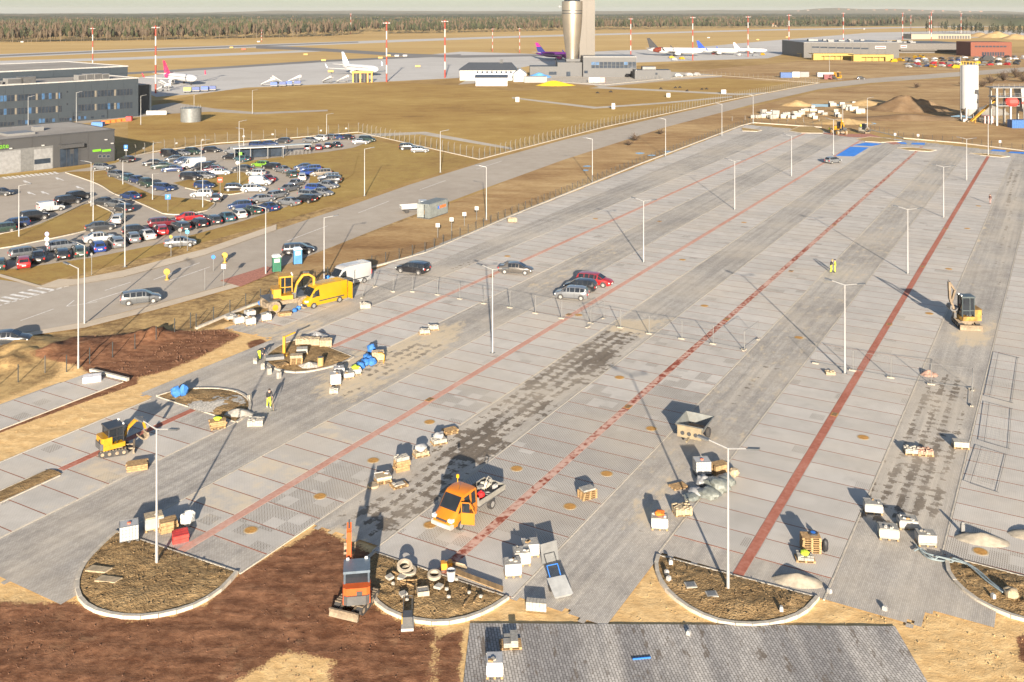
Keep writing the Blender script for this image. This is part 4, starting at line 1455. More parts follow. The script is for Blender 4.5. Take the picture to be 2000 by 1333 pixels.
obj('camera_bracket', MB().box(-7.2, -0.4, 37.3, -5.6, 0.2, 37.6).box(-7.4, -0.6, 37.2, -6.6, 0.3, 38.0), GALV(), tw)
px0, px1 = ctx(1131, Yt + 3) - ctx(1117.5, Yt), ctx(1161, Yt + 3) - ctx(1117.5, Yt)
obj('slab_shaft', MB().box(px0, -0.5, 0, px1, 9.5, 41.4), slabm, tw)
obj('slab_fin', MB().box(px0 + 4.0, -0.8, 0, px0 + 4.25, -0.5, 41.4), slabm, tw)
obj('slab_cap', MB().box(px0 - 0.1, -0.9, 41.4, px1 + 0.1, 9.6, 41.8), slabm, tw)


def pxblock(root_name, label, parts, cat='building'):
 """parts: list of (name, u0, u1, v_base, v_top, depth, material)"""
 u0, u1, vb = parts[0][1:4]
 c0 = G((u0 + u1) / 2, vb)
 root = thing(root_name, label, cat, (c0.x, c0.y, ZG))
 for nm, a, b, vbase, vtop, dep, m in parts:
  p_, q_ = G(a, vbase), G(b, vbase)
  h = (vbase - vtop) * p_.y / F
  obj(nm, MB().box(p_.x - c0.x, p_.y - c0.y, 0, q_.x - c0.x, p_.y - c0.y + dep, h), m, root)
 root['vb'] = vb
 return root, c0


def pxpart(root, c0, name, u0, u1, v0_, v1_, vb, m, out=0.12, depth=0.1):
 """a flat piece on a far facade"""
 Y = G(1000, vb).y
 xa, xb = ctx(u0, Y) - c0.x, ctx(u1, Y) - c0.x
 za, zb = HC - (v1_ - V0) * Y / F, HC - (v0_ - V0) * Y / F
 return obj(name, MB().box(xa, Y - c0.y - out, max(za, 0.02), xb, Y - c0.y - out + depth, zb), m, root)


cb, c0 = pxblock('tower_base_building', 'grey flat-roofed building at the foot of the control tower with a dark window band', [
 ('main_block', 1139, 1243, 150.5, 112, 24, slate2), ('middle_block', 1089, 1140.5, 149.2, 122, 24, slate2), ('upper_block', 1106, 1139, 147, 115, 10, slate2), ('left_wing', 1035, 1089, 149.6, 130, 14, pm('wing_grey', (0.05, 0.05, 0.05), 0.55))])
for k in range(11):
 pxpart(cb, c0, 'window', 1155 + k * 8, 1162 + k * 8, 121, 126.8, 150.5, sky_reflection_pane if k in (0, 1, 8) else pane_m)
 pxpart(cb, c0, 'window', 1155 + k * 8, 1162 + k * 8, 127.4, 133, 150.5, pane_m)
for u0, u1, a, b, vb in ((1141, 1148, 138, 143, 150.5), (1106, 1114, 140, 149, 149.2), (1072, 1087, 140, 146, 149.6)):
 pxpart(cb, c0, 'window', u0, u1, a, b, vb, pane_m)
obj('roof_edge', MB().box(ctx(1139, 527) - c0.x, -0.3, 20.0 * 0 + (150.5 - 112) * 527 / F, ctx(1243, 527) - c0.x, 24, (150.5 - 112) * 527 / F + 0.5), slate3, cb)
an, a0 = pxblock('grey_annex', 'low grey annex building right of the control tower base', [('wall', 1240, 1310, 154.5, 137, 10, slate2), ('raised_roof', 1255, 1281, 153, 130.5, 6, STEEL())])
pxpart(an, a0, 'door', 1280, 1284, 142, 146, 154.5, pane_m)
cw1, q0 = pxblock('white_house', 'long white house with a dark pitched roof left of the control tower', [('wall', 898, 1008, 157, 137, 13, white_m)])
Y = G(1000, 157).y
xa, xb, hh = ctx(895, Y) - q0.x, ctx(1011, Y) - q0.x, 20 * Y / F
obj('roof', MB().add([(xa, -0.8, hh), (xb, -0.8, hh), (xb, 13.8, hh), (xa, 13.8, hh), (xa + 5, 6.5, hh + 3.6), (xb - 3, 6.5, hh + 3.6)], [(0, 1, 5, 4), (2, 3, 4, 5), (0, 4, 3), (1, 2, 5), (0, 3, 2, 1)]), pm('slate_roof', (0.05, 0.056, 0.066), 0.5), cw1)
obj('chimney', MB().box(xb - 9, 5.8, hh + 2.5, xb - 7.5, 7.2, hh + 5), DARK(), cw1)
for k in range(8):
 pxpart(cw1, q0, 'window', 931 + k * 9.3, 934.5 + k * 9.3, 139, 143, 157, pane_m)
cw2, q1 = pxblock('white_shed', 'low white metal shed in front of the long white house', [('wall', 929, 991, 168, 151, 8, pm('white_sheet', (0.34, 0.335, 0.33), 0.5))])
Y = G(1000, 168).y
xa, xb, hh = ctx(927, Y) - q1.x, ctx(992, Y) - q1.x, 17 * Y / F
obj('roof', MB().add([(xa, -0.5, hh), (xb, -0.5, hh), (xb, 8.5, hh + 0.7), (xa, 8.5, hh + 0.7)], [(0, 1, 2, 3)]).box(xa, -0.5, hh - 0.25, xb, -0.3, hh), MATS['slate_roof'], cw2)
cw3, q2 = pxblock('white_gabled_hall', 'small white hall with a pointed gable beside the tower building', [('wall', 1003, 1028, 160, 145, 16, white_m)])
Y = G(1000, 160).y
xa, xb, hh = ctx(1002, Y) - q2.x, ctx(1029, Y) - q2.x, 15 * Y / F
obj('roof', MB().add([(xa, 0, hh), (xb, 0, hh), ((xa + xb) / 2, 0, hh + 2.6), (xa, 16, hh), (xb, 16, hh), ((xa + xb) / 2, 16, hh + 2.6)], [(0, 1, 2), (3, 5, 4), (0, 2, 5, 3), (1, 4, 5, 2)]), white_m, cw3)
# blue tarpaulin heap, yellow sheeted heap, containers by the tower
def heap(name, label, cat, u, v_, rx, ry, h, m, seed=0, rz=0.0, z0=None, amp=0.25, step=None):
 p_ = G(u, v_)
 n_ = 26
 xs_ = np.linspace(-1.15, 1.15, n_)
 X, Y = np.meshgrid(xs_ * rx, xs_ * ry)
 r_ = np.hypot(X / rx, Y / ry)
 r_ = r_ + 0.16 * fbm(X / rx * 1.2, Y / ry * 1.2, 1.2, seed)
 Z = h * np.clip(1 - r_, 0, 1) ** 0.8 * (1 + amp * fbm(X, Y, 1.6 / max(rx, ry) * 2.2, seed + 1)) - 0.05
 cr = (r_[:-1, :-1] + r_[1:, 1:]) / 2
 me_ = grid_mesh(name, X, Y, Z, cr < 1.06)
 me_.polygons.foreach_set('use_smooth', [True] * len(me_.polygons))
 o_ = obj(name, me_, m, None, (p_.x, p_.y, ZG if z0 is None else z0), rz)
 return tag(o_, label, cat)


heap('tarpaulin_heap', 'bright yellow tarpaulin heap on the grass below the control tower', 'tarpaulin', 1083, 167, 9, 4, 2.4, pm('yellow_tarp', (0.60, 0.40, 0.015), 0.6), 2)
heap('tarpaulin_heap', 'bright blue tarpaulin over a heap beside the white gabled hall', 'tarpaulin', 1052, 151, 7, 4, 2.6, pm('blue_tarp', (0.10, 0.30, 0.62), 0.6), 3)


def crate_container(name, label, cat, u0, u1, vb, vt, dep, m, m2=None, rz=0):
 root, k0 = pxblock(name, label, [('body', u0, u1, vb, vt, dep, m)], cat)
 Y_ = G(1000, vb).y
 w_ = (u1 - u0) * Y_ / F
 h_ = (vb - vt) * Y_ / F
 rb = MB()
 n_ = max(4, int(w_ / 0.6))
 for k in range(n_ + 1):
  x = -w_ / 2 + w_ * k / n_
  rb.box(x - 0.06, -0.06, 0.1, x + 0.06, 0.0, h_ - 0.1)
 obj('rib', rb, m2 or m, root)
 obj('roof', MB().box(-w_ / 2 - 0.03, -0.03, h_, w_ / 2 + 0.03, dep + 0.03, h_ + 0.08), m2 or m, root)
 return root


crate_container('white_barrier', 'white site barrier with red end standing before the tower base', 'barrier', 1150, 1172, 161, 151.5, 2.4, white_m)
crate_container('red_panel_barrier', 'red and white chequered barrier panel beside the white barrier', 'barrier', 1172, 1181, 161, 151.5, 2.0, pm('red_white', (0.62, 0.22, 0.2), 0.5))
crate_container('corrugated_shed', 'grey corrugated shed under the blue tarpaulin', 'shed', 1024, 1068, 161.5, 150, 6, slate3)
crate_container('blue_container', 'bright blue shipping container by the side road', 'container', 1525, 1547, 152, 142, 2.4, pm('container_blue', (0.012, 0.06, 0.20), 0.5))
crate_container('white_container', 'white site cabin beside the blue container', 'container', 1548, 1562, 151, 140.5, 2.4, white_m)
crate_container('white_container', 'second white site cabin farther from the blue container', 'container', 1563, 1580, 150.5, 141, 2.4, slate3)
crate_container('red_container', 'dark red trailer standing beside a yellow excavator on the yard', 'trailer', 1610, 1630, 155, 146, 2.5, pm('dark_red', (0.12, 0.01, 0.016), 0.45))
crate_container('white_trailer', 'long white trailer behind the dark red trailer', 'trailer', 1597, 1629, 150, 142, 2.5, white_m)

heap_sand = gm('heap_sand', [(0.26, 0.17, 0.075), (0.34, 0.235, 0.115), (0.42, 0.30, 0.155)], 0.12, 0.9, 5)
# terminal group on the right
tm, t0 = pxblock('terminal_building', 'long dark grey cargo terminal with ribbon windows and a pale roof', [('front_block', 1570, 1756, 113, 83.5, 60, pm('terminal_grey', (0.06, 0.055, 0.05), 0.55)), ('rear_block', 1740, 1896, 104, 85, 70, pm('terminal_grey2', (0.075, 0.066, 0.057), 0.55))])
Y = G(1000, 113).y
hh = (113 - 83.5) * Y / F
obj('roof', MB().box(ctx(1570, Y) - t0.x, 0.3, hh, ctx(1756, Y) - t0.x, 60, hh + 0.3), slate3, tm)
for k in range(7):
 pxpart(tm, t0, 'window', 1586 + k * 16, 1600 + k * 16, 90.8 + k * 0.45, 93.6 + k * 0.45, 113, pane_m)
for k in range(10):
 pxpart(tm, t0, 'downpipe', 1585 + k * 16, 1585.8 + k * 16, 84, 112.5, 113, slate2, 0.15, 0.15)
pxpart(tm, t0, 'canopy', 1756, 1896, 97, 99, 104, slabm, 3.5, 3.4)
for u0, u1, a, b, vb in ((1709, 1730, 90, 95, 113), (1759, 1771, 88.5, 93.5, 104)):
 s_ = pxpart(tm, t0, 'sign', u0, u1, a, b, vb, white_m, 0.25, 0.1)
 pxpart(tm, t0, 'sign_band', u0 + 1, u1 - 1, a + 1.4, b - 1.4, vb, pm('sign_red', (0.55, 0.03, 0.03), 0.5), 0.32, 0.05).parent = s_
rf = MB()
for k in range(24):
 x = ctx(1590, Y) + (ctx(1890, Y) - ctx(1590, Y)) * rng.random() - t0.x
 w_ = rng.uniform(1.5, 5)
 z_ = hh + 0.3 if x < ctx(1755, Y) - t0.x else (104 - 85) * G(1000, 104).y / F
 yy = rng.uniform(8, 50) if x < ctx(1755, Y) - t0.x - 5 else rng.uniform(80, 130)
 obj('roof_unit', MB().box(x, yy, z_ - 0.2, x + w_, yy + rng.uniform(1.5, 5), z_ + rng.uniform(0.8, 2.0)), slate3, tm)
yel_shed = pm('yellow_cladding', (0.26, 0.175, 0.015), 0.5)
for nm, u0, u1, vb, vt in (('yellow open-fronted loading shed left of its taller neighbour below the terminal', 1586, 1665, 118.5, 106), ('yellow open-fronted loading shed nearest the car rows below the terminal', 1664, 1743, 121, 108), ('small yellow loading booth at the far left of the terminal front', 1563, 1583, 113.5, 106)):
 s_, k0 = pxblock('loading_shed', nm, [('back_wall', u0, u1, vb - 1.5, vt + 1, 1.0, yel_shed)], 'shed')
 Y_ = G(1000, vb).y
 w_, h_ = (u1 - u0) * Y_ / F, (vb - vt) * Y_ / F
 obj('roof', MB().box(-w_ / 2, -2.5, h_ - 0.5, w_ / 2, 9, h_), yel_shed, s_)
 obj('fascia', MB().box(-w_ / 2, -2.6, h_ - 1.6, w_ / 2, -2.5, h_ + 0.1), yel_shed, s_)
 nb = max(2, int(w_ / 4))
 for k in range(nb + 1):
  x = -w_ / 2 + 0.2 + (w_ - 0.4) * k / nb
  obj('post', MB().box(x - 0.15, -2.45, 0, x + 0.15, -2.15, h_ - 0.5), yel_shed, s_)
 for x0, x1 in ((-w_ / 2, -w_ / 2 + w_ * 0.2), (w_ / 2 - w_ * 0.2, w_ / 2)):
  obj('end_panel', MB().box(x0, -2.52, 0, x1, -2.46, h_ - 1.6), yel_shed, s_)
ob, o0 = pxblock('orange_building', 'orange brick two-storey building at the end of the terminal', [('wall', 1896, 1976, 110.5, 82.5, 25, pm('orange_brick', (0.13, 0.03, 0.011), 0.7)), ('side_wing', 1890, 1920, 109, 95, 8, MATS['terminal_grey2'])])
for k in range(9):
 pxpart(ob, o0, 'window', 1904 + k * 7, 1909.5 + k * 7, 89.5, 92.5, 110.5, pane_m)
 pxpart(ob, o0, 'window', 1918 + k * 5, 1921.5 + k * 5, 102, 109, 110.5, pane_m)
arc, k0 = pxblock('arched_hall', 'pale unfinished concrete hall with arched openings behind the terminal', [('wall', 1780, 1896, 76.5, 67, 30, pm('raw_concrete', (0.26, 0.22, 0.165), 0.85))])
for k in range(12):
 pxpart(arc, k0, 'opening', 1833 + k * 5.2, 1836.6 + k * 5.2, 70, 76, 76.5, DARK())
for u, v_, rx, h, s_, lb in ((1945, 74, 24, 9, 1, 'largest pale sand heap beyond the orange building'), (1985, 77, 20, 7, 2, 'sand heap at the right end of the row beyond the orange building'), (1912, 72, 22, 6, 3, 'low sand heap behind the arched hall')):
 heap('sand_heap', lb, 'sand heap', u, v_, rx, 14, h, heap_sand, s_)
hs = random.Random(9)
cream = [pm('house_cream', (0.22, 0.175, 0.12), 0.8), pm('house_white', (0.27, 0.245, 0.205), 0.8)]
roofs = [pm('roof_red', (0.33, 0.12, 0.06), 0.8), pm('roof_brown', (0.22, 0.13, 0.09), 0.8)]
for i, (u, v_) in enumerate([(1690, 49.5), (1710, 49), (1728, 48), (1757, 47.5), (1828, 46), (1850, 45.5), (1862, 45), (1905, 44), (1515, 53), (1540, 52)] + [(1560 + 24 * k + hs.uniform(-8, 8), 25.5 + hs.uniform(-1, 1.5)) for k in range(16)]):
 p = G(u, v_) if v_ > 40 else Vector(((u - 1000) / F * 9300, 9300, 0.72 * (HC - (float(np.interp(u, prof_u, prof_v)) - V0) * 10000 / F) - 4))
 big = 1.0 if v_ > 40 else 1.5
 h_ = thing('village_house', 'small pale village house at the foot of the far wood' if v_ > 40 else 'tiny pale house in the village under the hills', 'house', (p.x, p.y, ZG if v_ > 40 else p.z), hs.uniform(-0.5, 0.5), 'houses below the wood' if v_ > 40 else 'houses under the hills')
 w_, d_, e_ = hs.uniform(9, 16) * big, 9 * big, hs.uniform(4, 6) * big
 obj('wall', MB().box(-w_ / 2, -d_ / 2, -0.5, w_ / 2, d_ / 2, e_), hs.choice(cream), h_)
 obj('roof', MB().add([(-w_ / 2 - .4, -d_ / 2 - .5, e_), (w_ / 2 + .4, -d_ / 2 - .5, e_), (w_ / 2 + .4, d_ / 2 + .5, e_), (-w_ / 2 - .4, d_ / 2 + .5, e_), (-w_ / 2 - .4, 0, e_ + 4 * big), (w_ / 2 + .4, 0, e_ + 4 * big)], [(0, 1, 5, 4), (2, 3, 4, 5), (0, 4, 3), (1, 2, 5), (0, 3, 2, 1)]), hs.choice(roofs), h_)

# silo and batching plant
p = G(1893.5, 236)
si = thing('cement_silo', 'tall white cement silo on four legs over brown earth', 'silo', (p.x, p.y, ZG))
obj('drum', MB().lathe([(0.5, 1.4), (2.6, 4.0), (2.65, 4.05), (2.65, 17.6), (2.4, 17.9), (0.2, 18.1)], 28), pm('silo_white', (0.42, 0.415, 0.405), 0.4, var=0.04, scale=0.3), si, smooth=True)
for a, b in ((-1, -1), (1, -1), (1, 1), (-1, 1)):
 obj('leg', MB().box(a * 1.9 - 0.22, b * 1.9 - 0.22, 0, a * 1.9 + 0.22, b * 1.9 + 0.22, 4.4), white_m, si)
obj('ladder', MB().box(-2.95, -0.25, 0.3, -2.85, -0.18, 17.8).box(-2.95, 0.18, 0.3, -2.85, 0.25, 17.8), GALV(), si)
rl = MB()
for k in range(16):
 a = 2 * math.pi * k / 16
 b = 2 * math.pi * (k + 1) / 16
 rl.bar((2.5 * math.cos(a), 2.5 * math.sin(a), 17.7), (2.5 * math.cos(a), 2.5 * math.sin(a), 18.9), 0.05)
 rl.bar((2.5 * math.cos(a), 2.5 * math.sin(a), 18.9), (2.5 * math.cos(b), 2.5 * math.sin(b), 18.9), 0.05)
obj('railing', rl, pm('rail_yellow', (0.7, 0.45, 0.03), 0.5), si)
obj('footing', MB().box(-3.2, -2.6, 0, -1.4, -1.5, 0.9), CONC(), si)
p = G(1893, 238)
q = G(1945, 244)
cv = thing('screw_conveyor', 'pair of yellow screw conveyor tubes leaning from silo to batching plant', 'conveyor', (p.x, p.y, ZG))
for y_ in (0, 0.9):
 obj('conveyor_tube', MB().tube((-1.0, -3 - y_, 0.6), (7.6, -3 - y_, 8.3), 0.22, n=10), YEL(), cv)
obj('support_leg', MB().bar((0.2, -3, 0), (0.2, -3, 1.5), 0.12).bar((0.2, -3.9, 0), (0.2, -3.9, 1.5), 0.12), YEL(), cv)
bpn = thing('batching_plant', 'white steel concrete batching plant with railed platforms and red mixer', 'batching plant', (*G(1968, 244)[:2], ZG))
for x in (-4.2, 0.0, 4.2, 6.6):
 for y_ in (-1.8, 2.2):
  obj('column', MB().box(x - 0.25, y_ - 0.25, 0, x + 0.25, y_ + 0.25, 11.6 if x < 5 else 12.5), white_m, bpn)
for z, x0, x1 in ((6.0, -4.6, 2.5), (8.6, -4.8, 7), (11.5, -5.6, 7.4)):
 d_ = obj('platform', MB().box(x0, -2.4, z, x1, 2.8, z + 0.25), slate3, bpn)
 rl = MB()
 for k in range(9):
  x = x0 + (x1 - x0) * k / 8
  rl.bar((x, -2.3, z + 0.2), (x, -2.3, z + 1.3), 0.06)
 rl.bar((x0, -2.3, z + 1.3), (x1, -2.3, z + 1.3), 0.06).bar((x0, -2.3, z + 0.8), (x1, -2.3, z + 0.8), 0.05)
 obj('railing', rl, GALV(), d_)
obj('mixer_drum', MB().lathe([(0.6, -2.0), (1.5, -1.2), (1.5, 1.2), (0.6, 2.0)], 18, T(0.4, -1.6, 7.3) @ Matrix.Rotation(R(90), 4, 'Y')), pm('mixer_red', (0.55, 0.05, 0.04), 0.5), bpn)
obj('hopper', MB().add([(3.0, -2.2, 11.4), (7.4, -2.2, 11.4), (7.4, 2.4, 11.4), (3.0, 2.4, 11.4), (4.0, -1.4, 4.2), (7.0, -1.4, 4.2), (7.0, 1.4, 4.2), (4.0, 1.4, 4.2)], [(0, 1, 2, 3), (4, 7, 6, 5), (0, 4, 5, 1), (1, 5, 6, 2), (2, 6, 7, 3), (3, 7, 4, 0)]), white_m, bpn)
obj('red_stripe', MB().box(3.2, -2.35, 6.8, 7.5, -2.25, 7.4), MATS['mixer_red'], bpn)
crate_container('control_cabin', 'small white control cabin with red edges under the batching plant', 'cabin', 1923, 1940, 241, 227, 2.4, white_m, MATS['red_white'])
crate_container('blue_tank_container', 'blue rectangular tank at the foot of the batching plant', 'tank', 1977, 2016, 250, 235, 3.0, pm('tank_blue', (0.015, 0.085, 0.25), 0.5))
heap('gravel_heap', 'large earth and gravel heap with a grey shaded flank beside the silo', 'earth heap', 1775, 214, 15, 10, 4.6, gm('heap_earth', [(0.12, 0.07, 0.035), (0.19, 0.125, 0.07), (0.26, 0.19, 0.115)], 0.1, 0.6, 4), 7, amp=0.6)
heap('gravel_heap', 'low brown earth bank in front of the large earth heap', 'earth heap', 1770, 232, 22, 6, 1.6, MATS['heap_earth'], 8)
heap('sand_heap', 'pale sand pile at the end of the stacked block pallets', 'sand heap', 1555, 206, 6, 4, 2.4, heap_sand, 9)
heap('sand_heap', 'bright sand ramp beside the yellow machine behind the lot fence', 'sand heap', 1645, 240, 10, 5, 1.7, heap_sand, 10)
heap('sand_heap', 'sand spoil mound between paver pallets and the earth heap', 'sand heap', 1690, 204, 9, 6, 2.0, heap_sand, 11)
heap('sand_heap', 'pale aggregate pile seen under the batching plant', 'sand heap', 1930, 222, 7, 6, 3.2, pm('aggregate', (0.22, 0.20, 0.17), 0.9), 12)

# ------------------------------------------------------------ floodlight masts in red and white bands
mred, mwhite = pm('mast_red', (0.26, 0.028, 0.012), 0.5, var=0.06), pm('mast_white', (0.34, 0.33, 0.315), 0.5, var=0.05)


def make_mast(h=30.0, nb=7, r=0.42):
 root = thing('floodlight_mast', 'tall red and white banded floodlight mast standing on the airfield', 'mast', (0, 0, -900), 0, 'floodlight masts on the airfield')
 for k in range(nb):
  z0, z1 = h * k / nb, h * (k + 1) / nb
  obj('band', MB().lathe([(r * (1 - 0.035 * k), z0), (r * (1 - 0.035 * (k + 1)), z1)], 10), mred if k % 2 == 0 else mwhite, root, smooth=True)
 obj('head_ring', MB().lathe([(1.1, h - 0.6), (1.25, h - 0.2), (1.1, h + 0.1)], 14), mred, root)
 for k in range(8):
  a = 2 * math.pi * k / 8
  obj('floodlight', MB().cbox((0, 0, 0), (0.7, 0.35, 0.5), T(1.6 * math.cos(a), 1.6 * math.sin(a), h - 0.3) @ Matrix.Rotation(a + math.pi / 2, 4, 'Z')), white_m, root)
 obj('beacon', MB().lathe([(0.2, h), (0.25, h + 0.5), (0.1, h + 0.7)], 8), mred, root)
 index_kids(root)
 return root


mast0 = make_mast()
used = False
for u, vb, vt in ((304, 182, 48), (755, 160, 40), (869, 152, 37), (1232, 110, 34), (1353, 118, 31), (1461, 111, 30), (1541, 105, 27), (1647, 82, 24), (1763, 78, 24), (1819, 80, 22), (1877, 72, 25), (181, 142, 52), (962, 101, 55), (1015, 103.5, 54), (1779, 70, 30), (1815, 72, 30), (511, 82, 58), (685, 67, 26)):
 p = G(u, vb)
 k = (vb - vt) * p.y / F / 31.0
 if not used:
  mast0.location, mast0.scale, used = (p.x, p.y, ZG), (max(k, 0.7), max(k, 0.7), k), True
 else:
  dup(mast0, None, (p.x, p.y, ZG), None, None, None, (max(k, 0.7), max(k, 0.7), k))

# ------------------------------------------------------------ airliners on the apron


def plane(label, u, v_, head, ln, body, fin, belly=None, nose=None, eng=None, tail_low=None, tip=None):
 p = G(u, v_)
 k = ln / 37.0
 root = thing('airliner', label, 'airliner', (p.x, p.y, ZG), R(head))
 root.scale = (k, k, k)
 prof = [(0.15, -18.5), (0.7, -17.2), (1.3, -14), (1.85, -9.5), (2.0, -6), (2.0, 12), (1.85, 14.5), (1.45, 16.6), (0.85, 17.9), (0.1, 18.5)]
 M_ = T(0, 0, 3.6) @ Matrix.Rotation(R(90), 4, 'Y')
 mbf = MB().lathe(prof, 20, M_)
 mbf.v = [(x, y, z + (0.75 * min(1, max(0, (-x - 8) / 10)))) for x, y, z in mbf.v]
 obj('fuselage', mbf, body, root, smooth=True)
 for s_ in (-1, 1):
  obj('wing', MB().add([(3.2, s_ * 1.6, 2.7), (-2.8, s_ * 1.6, 2.7), (-5.0, s_ * 17, 4.0), (-3.5, s_ * 17, 4.0), (3.2, s_ * 1.6, 3.1), (-2.8, s_ * 1.6, 2.95), (-5.0, s_ * 17, 4.12), (-3.5, s_ * 17, 4.14)], [(0, 1, 2, 3), (4, 7, 6, 5), (0, 4, 5, 1), (1, 5, 6, 2), (2, 6, 7, 3), (3, 7, 4, 0)]), white_m, root)
  obj('winglet', MB().add([(-3.6, s_ * 17, 4.1), (-5.0, s_ * 17, 4.1), (-5.9, s_ * 17.5, 6.3), (-5.2, s_ * 17.5, 6.3), (-3.6, s_ * 17.1, 4.1), (-5.0, s_ * 17.1, 4.1), (-5.9, s_ * 17.6, 6.3), (-5.2, s_ * 17.6, 6.3)], [(0, 1, 2, 3), (4, 7, 6, 5), (0, 4, 5, 1), (1, 5, 6, 2), (2, 6, 7, 3), (3, 7, 4, 0)]), fin, root)
  obj('tailplane', MB().add([(-13.8, s_ * 0.8, 4.8), (-16.8, s_ * 0.8, 4.8), (-18.2, s_ * 6.2, 5.3), (-17, s_ * 6.2, 5.3), (-13.8, s_ * 0.8, 5.05), (-16.8, s_ * 0.8, 4.95), (-18.2, s_ * 6.2, 5.4), (-17, s_ * 6.2, 5.4)], [(0, 1, 2, 3), (4, 7, 6, 5), (0, 4, 5, 1), (1, 5, 6, 2), (2, 6, 7, 3), (3, 7, 4, 0)]), white_m, root)
  e = obj('engine', MB().lathe([(0.7, -2.0), (1.05, -1.0), (1.15, 1.0), (1.0, 1.9), (0.85, 1.9)], 16, T(2.8, s_ * 5.8, 1.9) @ Matrix.Rotation(R(90), 4, 'Y')), eng or body, root, smooth=True)
  obj('intake', MB().lathe([(0.86, 0), (0.86, 0.06)], 14, T(4.7, s_ * 5.8, 1.9) @ Matrix.Rotation(R(90), 4, 'Y')), DARK(), e)
  obj('gear', MB().bar((-1.2, s_ * 3.2, 0.4), (-1.2, s_ * 3.2, 2.6), 0.3).tube((-1.2, s_ * 3.2 - 0.4, 0.55), (-1.2, s_ * 3.2 + 0.4, 0.55), 0.55, n=12), DARK(), root)
 obj('gear', MB().bar((13, 0, 0.4), (13, 0, 2.2), 0.25).tube((13, -0.3, 0.4), (13, 0.3, 0.4), 0.4, n=12), DARK(), root)
 obj('fin', MB().add([(-10.8, -0.2, 5.4), (-16.8, -0.2, 5.4), (-18.6, -0.1, 11.7), (-16.6, -0.1, 11.7), (-10.8, 0.2, 5.4), (-16.8, 0.2, 5.4), (-18.6, 0.1, 11.7), (-16.6, 0.1, 11.7)], [(0, 1, 2, 3), (4, 7, 6, 5), (0, 4, 5, 1), (1, 5, 6, 2), (2, 6, 7, 3), (3, 7, 4, 0)]), fin, root)
 obj('cockpit_window', MB().box(16.4, -0.95, 4.1, 16.95, 0.95, 4.55), DARK(), root)
 for s_ in (-1, 1):
  obj('window_row', MB().box(-10, s_ * 1.97 - 0.03, 4.0, 12, s_ * 1.97 + 0.03, 4.22), pane_m, root)
 if tip:
  obj('fin_tip', MB().add([(-14.3, -0.17, 8.9), (-17.85, -0.17, 8.9), (-18.65, -0.13, 11.75), (-16.55, -0.13, 11.75), (-14.3, 0.17, 8.9), (-17.85, 0.17, 8.9), (-18.65, 0.13, 11.75), (-16.55, 0.13, 11.75)], [(0, 1, 2, 3), (4, 7, 6, 5), (0, 4, 5, 1), (1, 5, 6, 2), (2, 6, 7, 3), (3, 7, 4, 0)]), tip, root)
 if tail_low:
  obj('tail_band', MB().lathe([(1.36, -14.2), (1.9, -9.8), (1.98, -8.5)], 20, T(0, 0, 3.6 + 0.28) @ Matrix.Rotation(R(90), 4, 'Y'), False), tail_low, root, smooth=True)
 return root


pw = pm('aircraft_white', (0.46, 0.455, 0.45), 0.3, var=0.03, scale=0.1)
plane('white airliner with a red patterned tail beside the left floodlight mast', 350, 164, -45, 34, pw, pm('tail_red', (0.58, 0.03, 0.10), 0.4, var=0.6, scale=0.35), tail_low=pm('tail_magenta', (0.60, 0.03, 0.15), 0.4))
plane('white airliner with pale blue tail parked behind a yellow frame', 702, 146, -50, 38, pw, pm('tail_white_blue', (0.62, 0.70, 0.80), 0.4, var=0.2, scale=0.3))
plane('purple airliner with pink and blue tail half hidden by the control tower', 1092, 117, -28, 38, pm('aircraft_purple', (0.085, 0.012, 0.12), 0.35, var=0.2, scale=0.2), pm('tail_pink_blue', (0.018, 0.02, 0.13), 0.4), tip=pm('fin_pink', (0.32, 0.012, 0.16), 0.4), eng=pm('engine_pink', (0.2, 0.015, 0.13), 0.4))
plane('long white airliner with a black tail and orange rear band', 1318, 109.5, -18, 44, pw, pm('tail_black', (0.02, 0.02, 0.022), 0.4), tail_low=pm('tail_orange', (0.12, 0.02, 0.008), 0.4, var=0.6, scale=0.5))
plane('white airliner with a dark blue tail behind a striped mast', 1402, 107, -26, 35, pw, pm('tail_blue', (0.02, 0.06, 0.35), 0.4))
plane('small white airliner with red tail marks at the far end of the apron', 1465, 104.5, -25, 28, pw, pm('tail_white_red', (0.65, 0.50, 0.50), 0.4, var=0.5, scale=0.4))

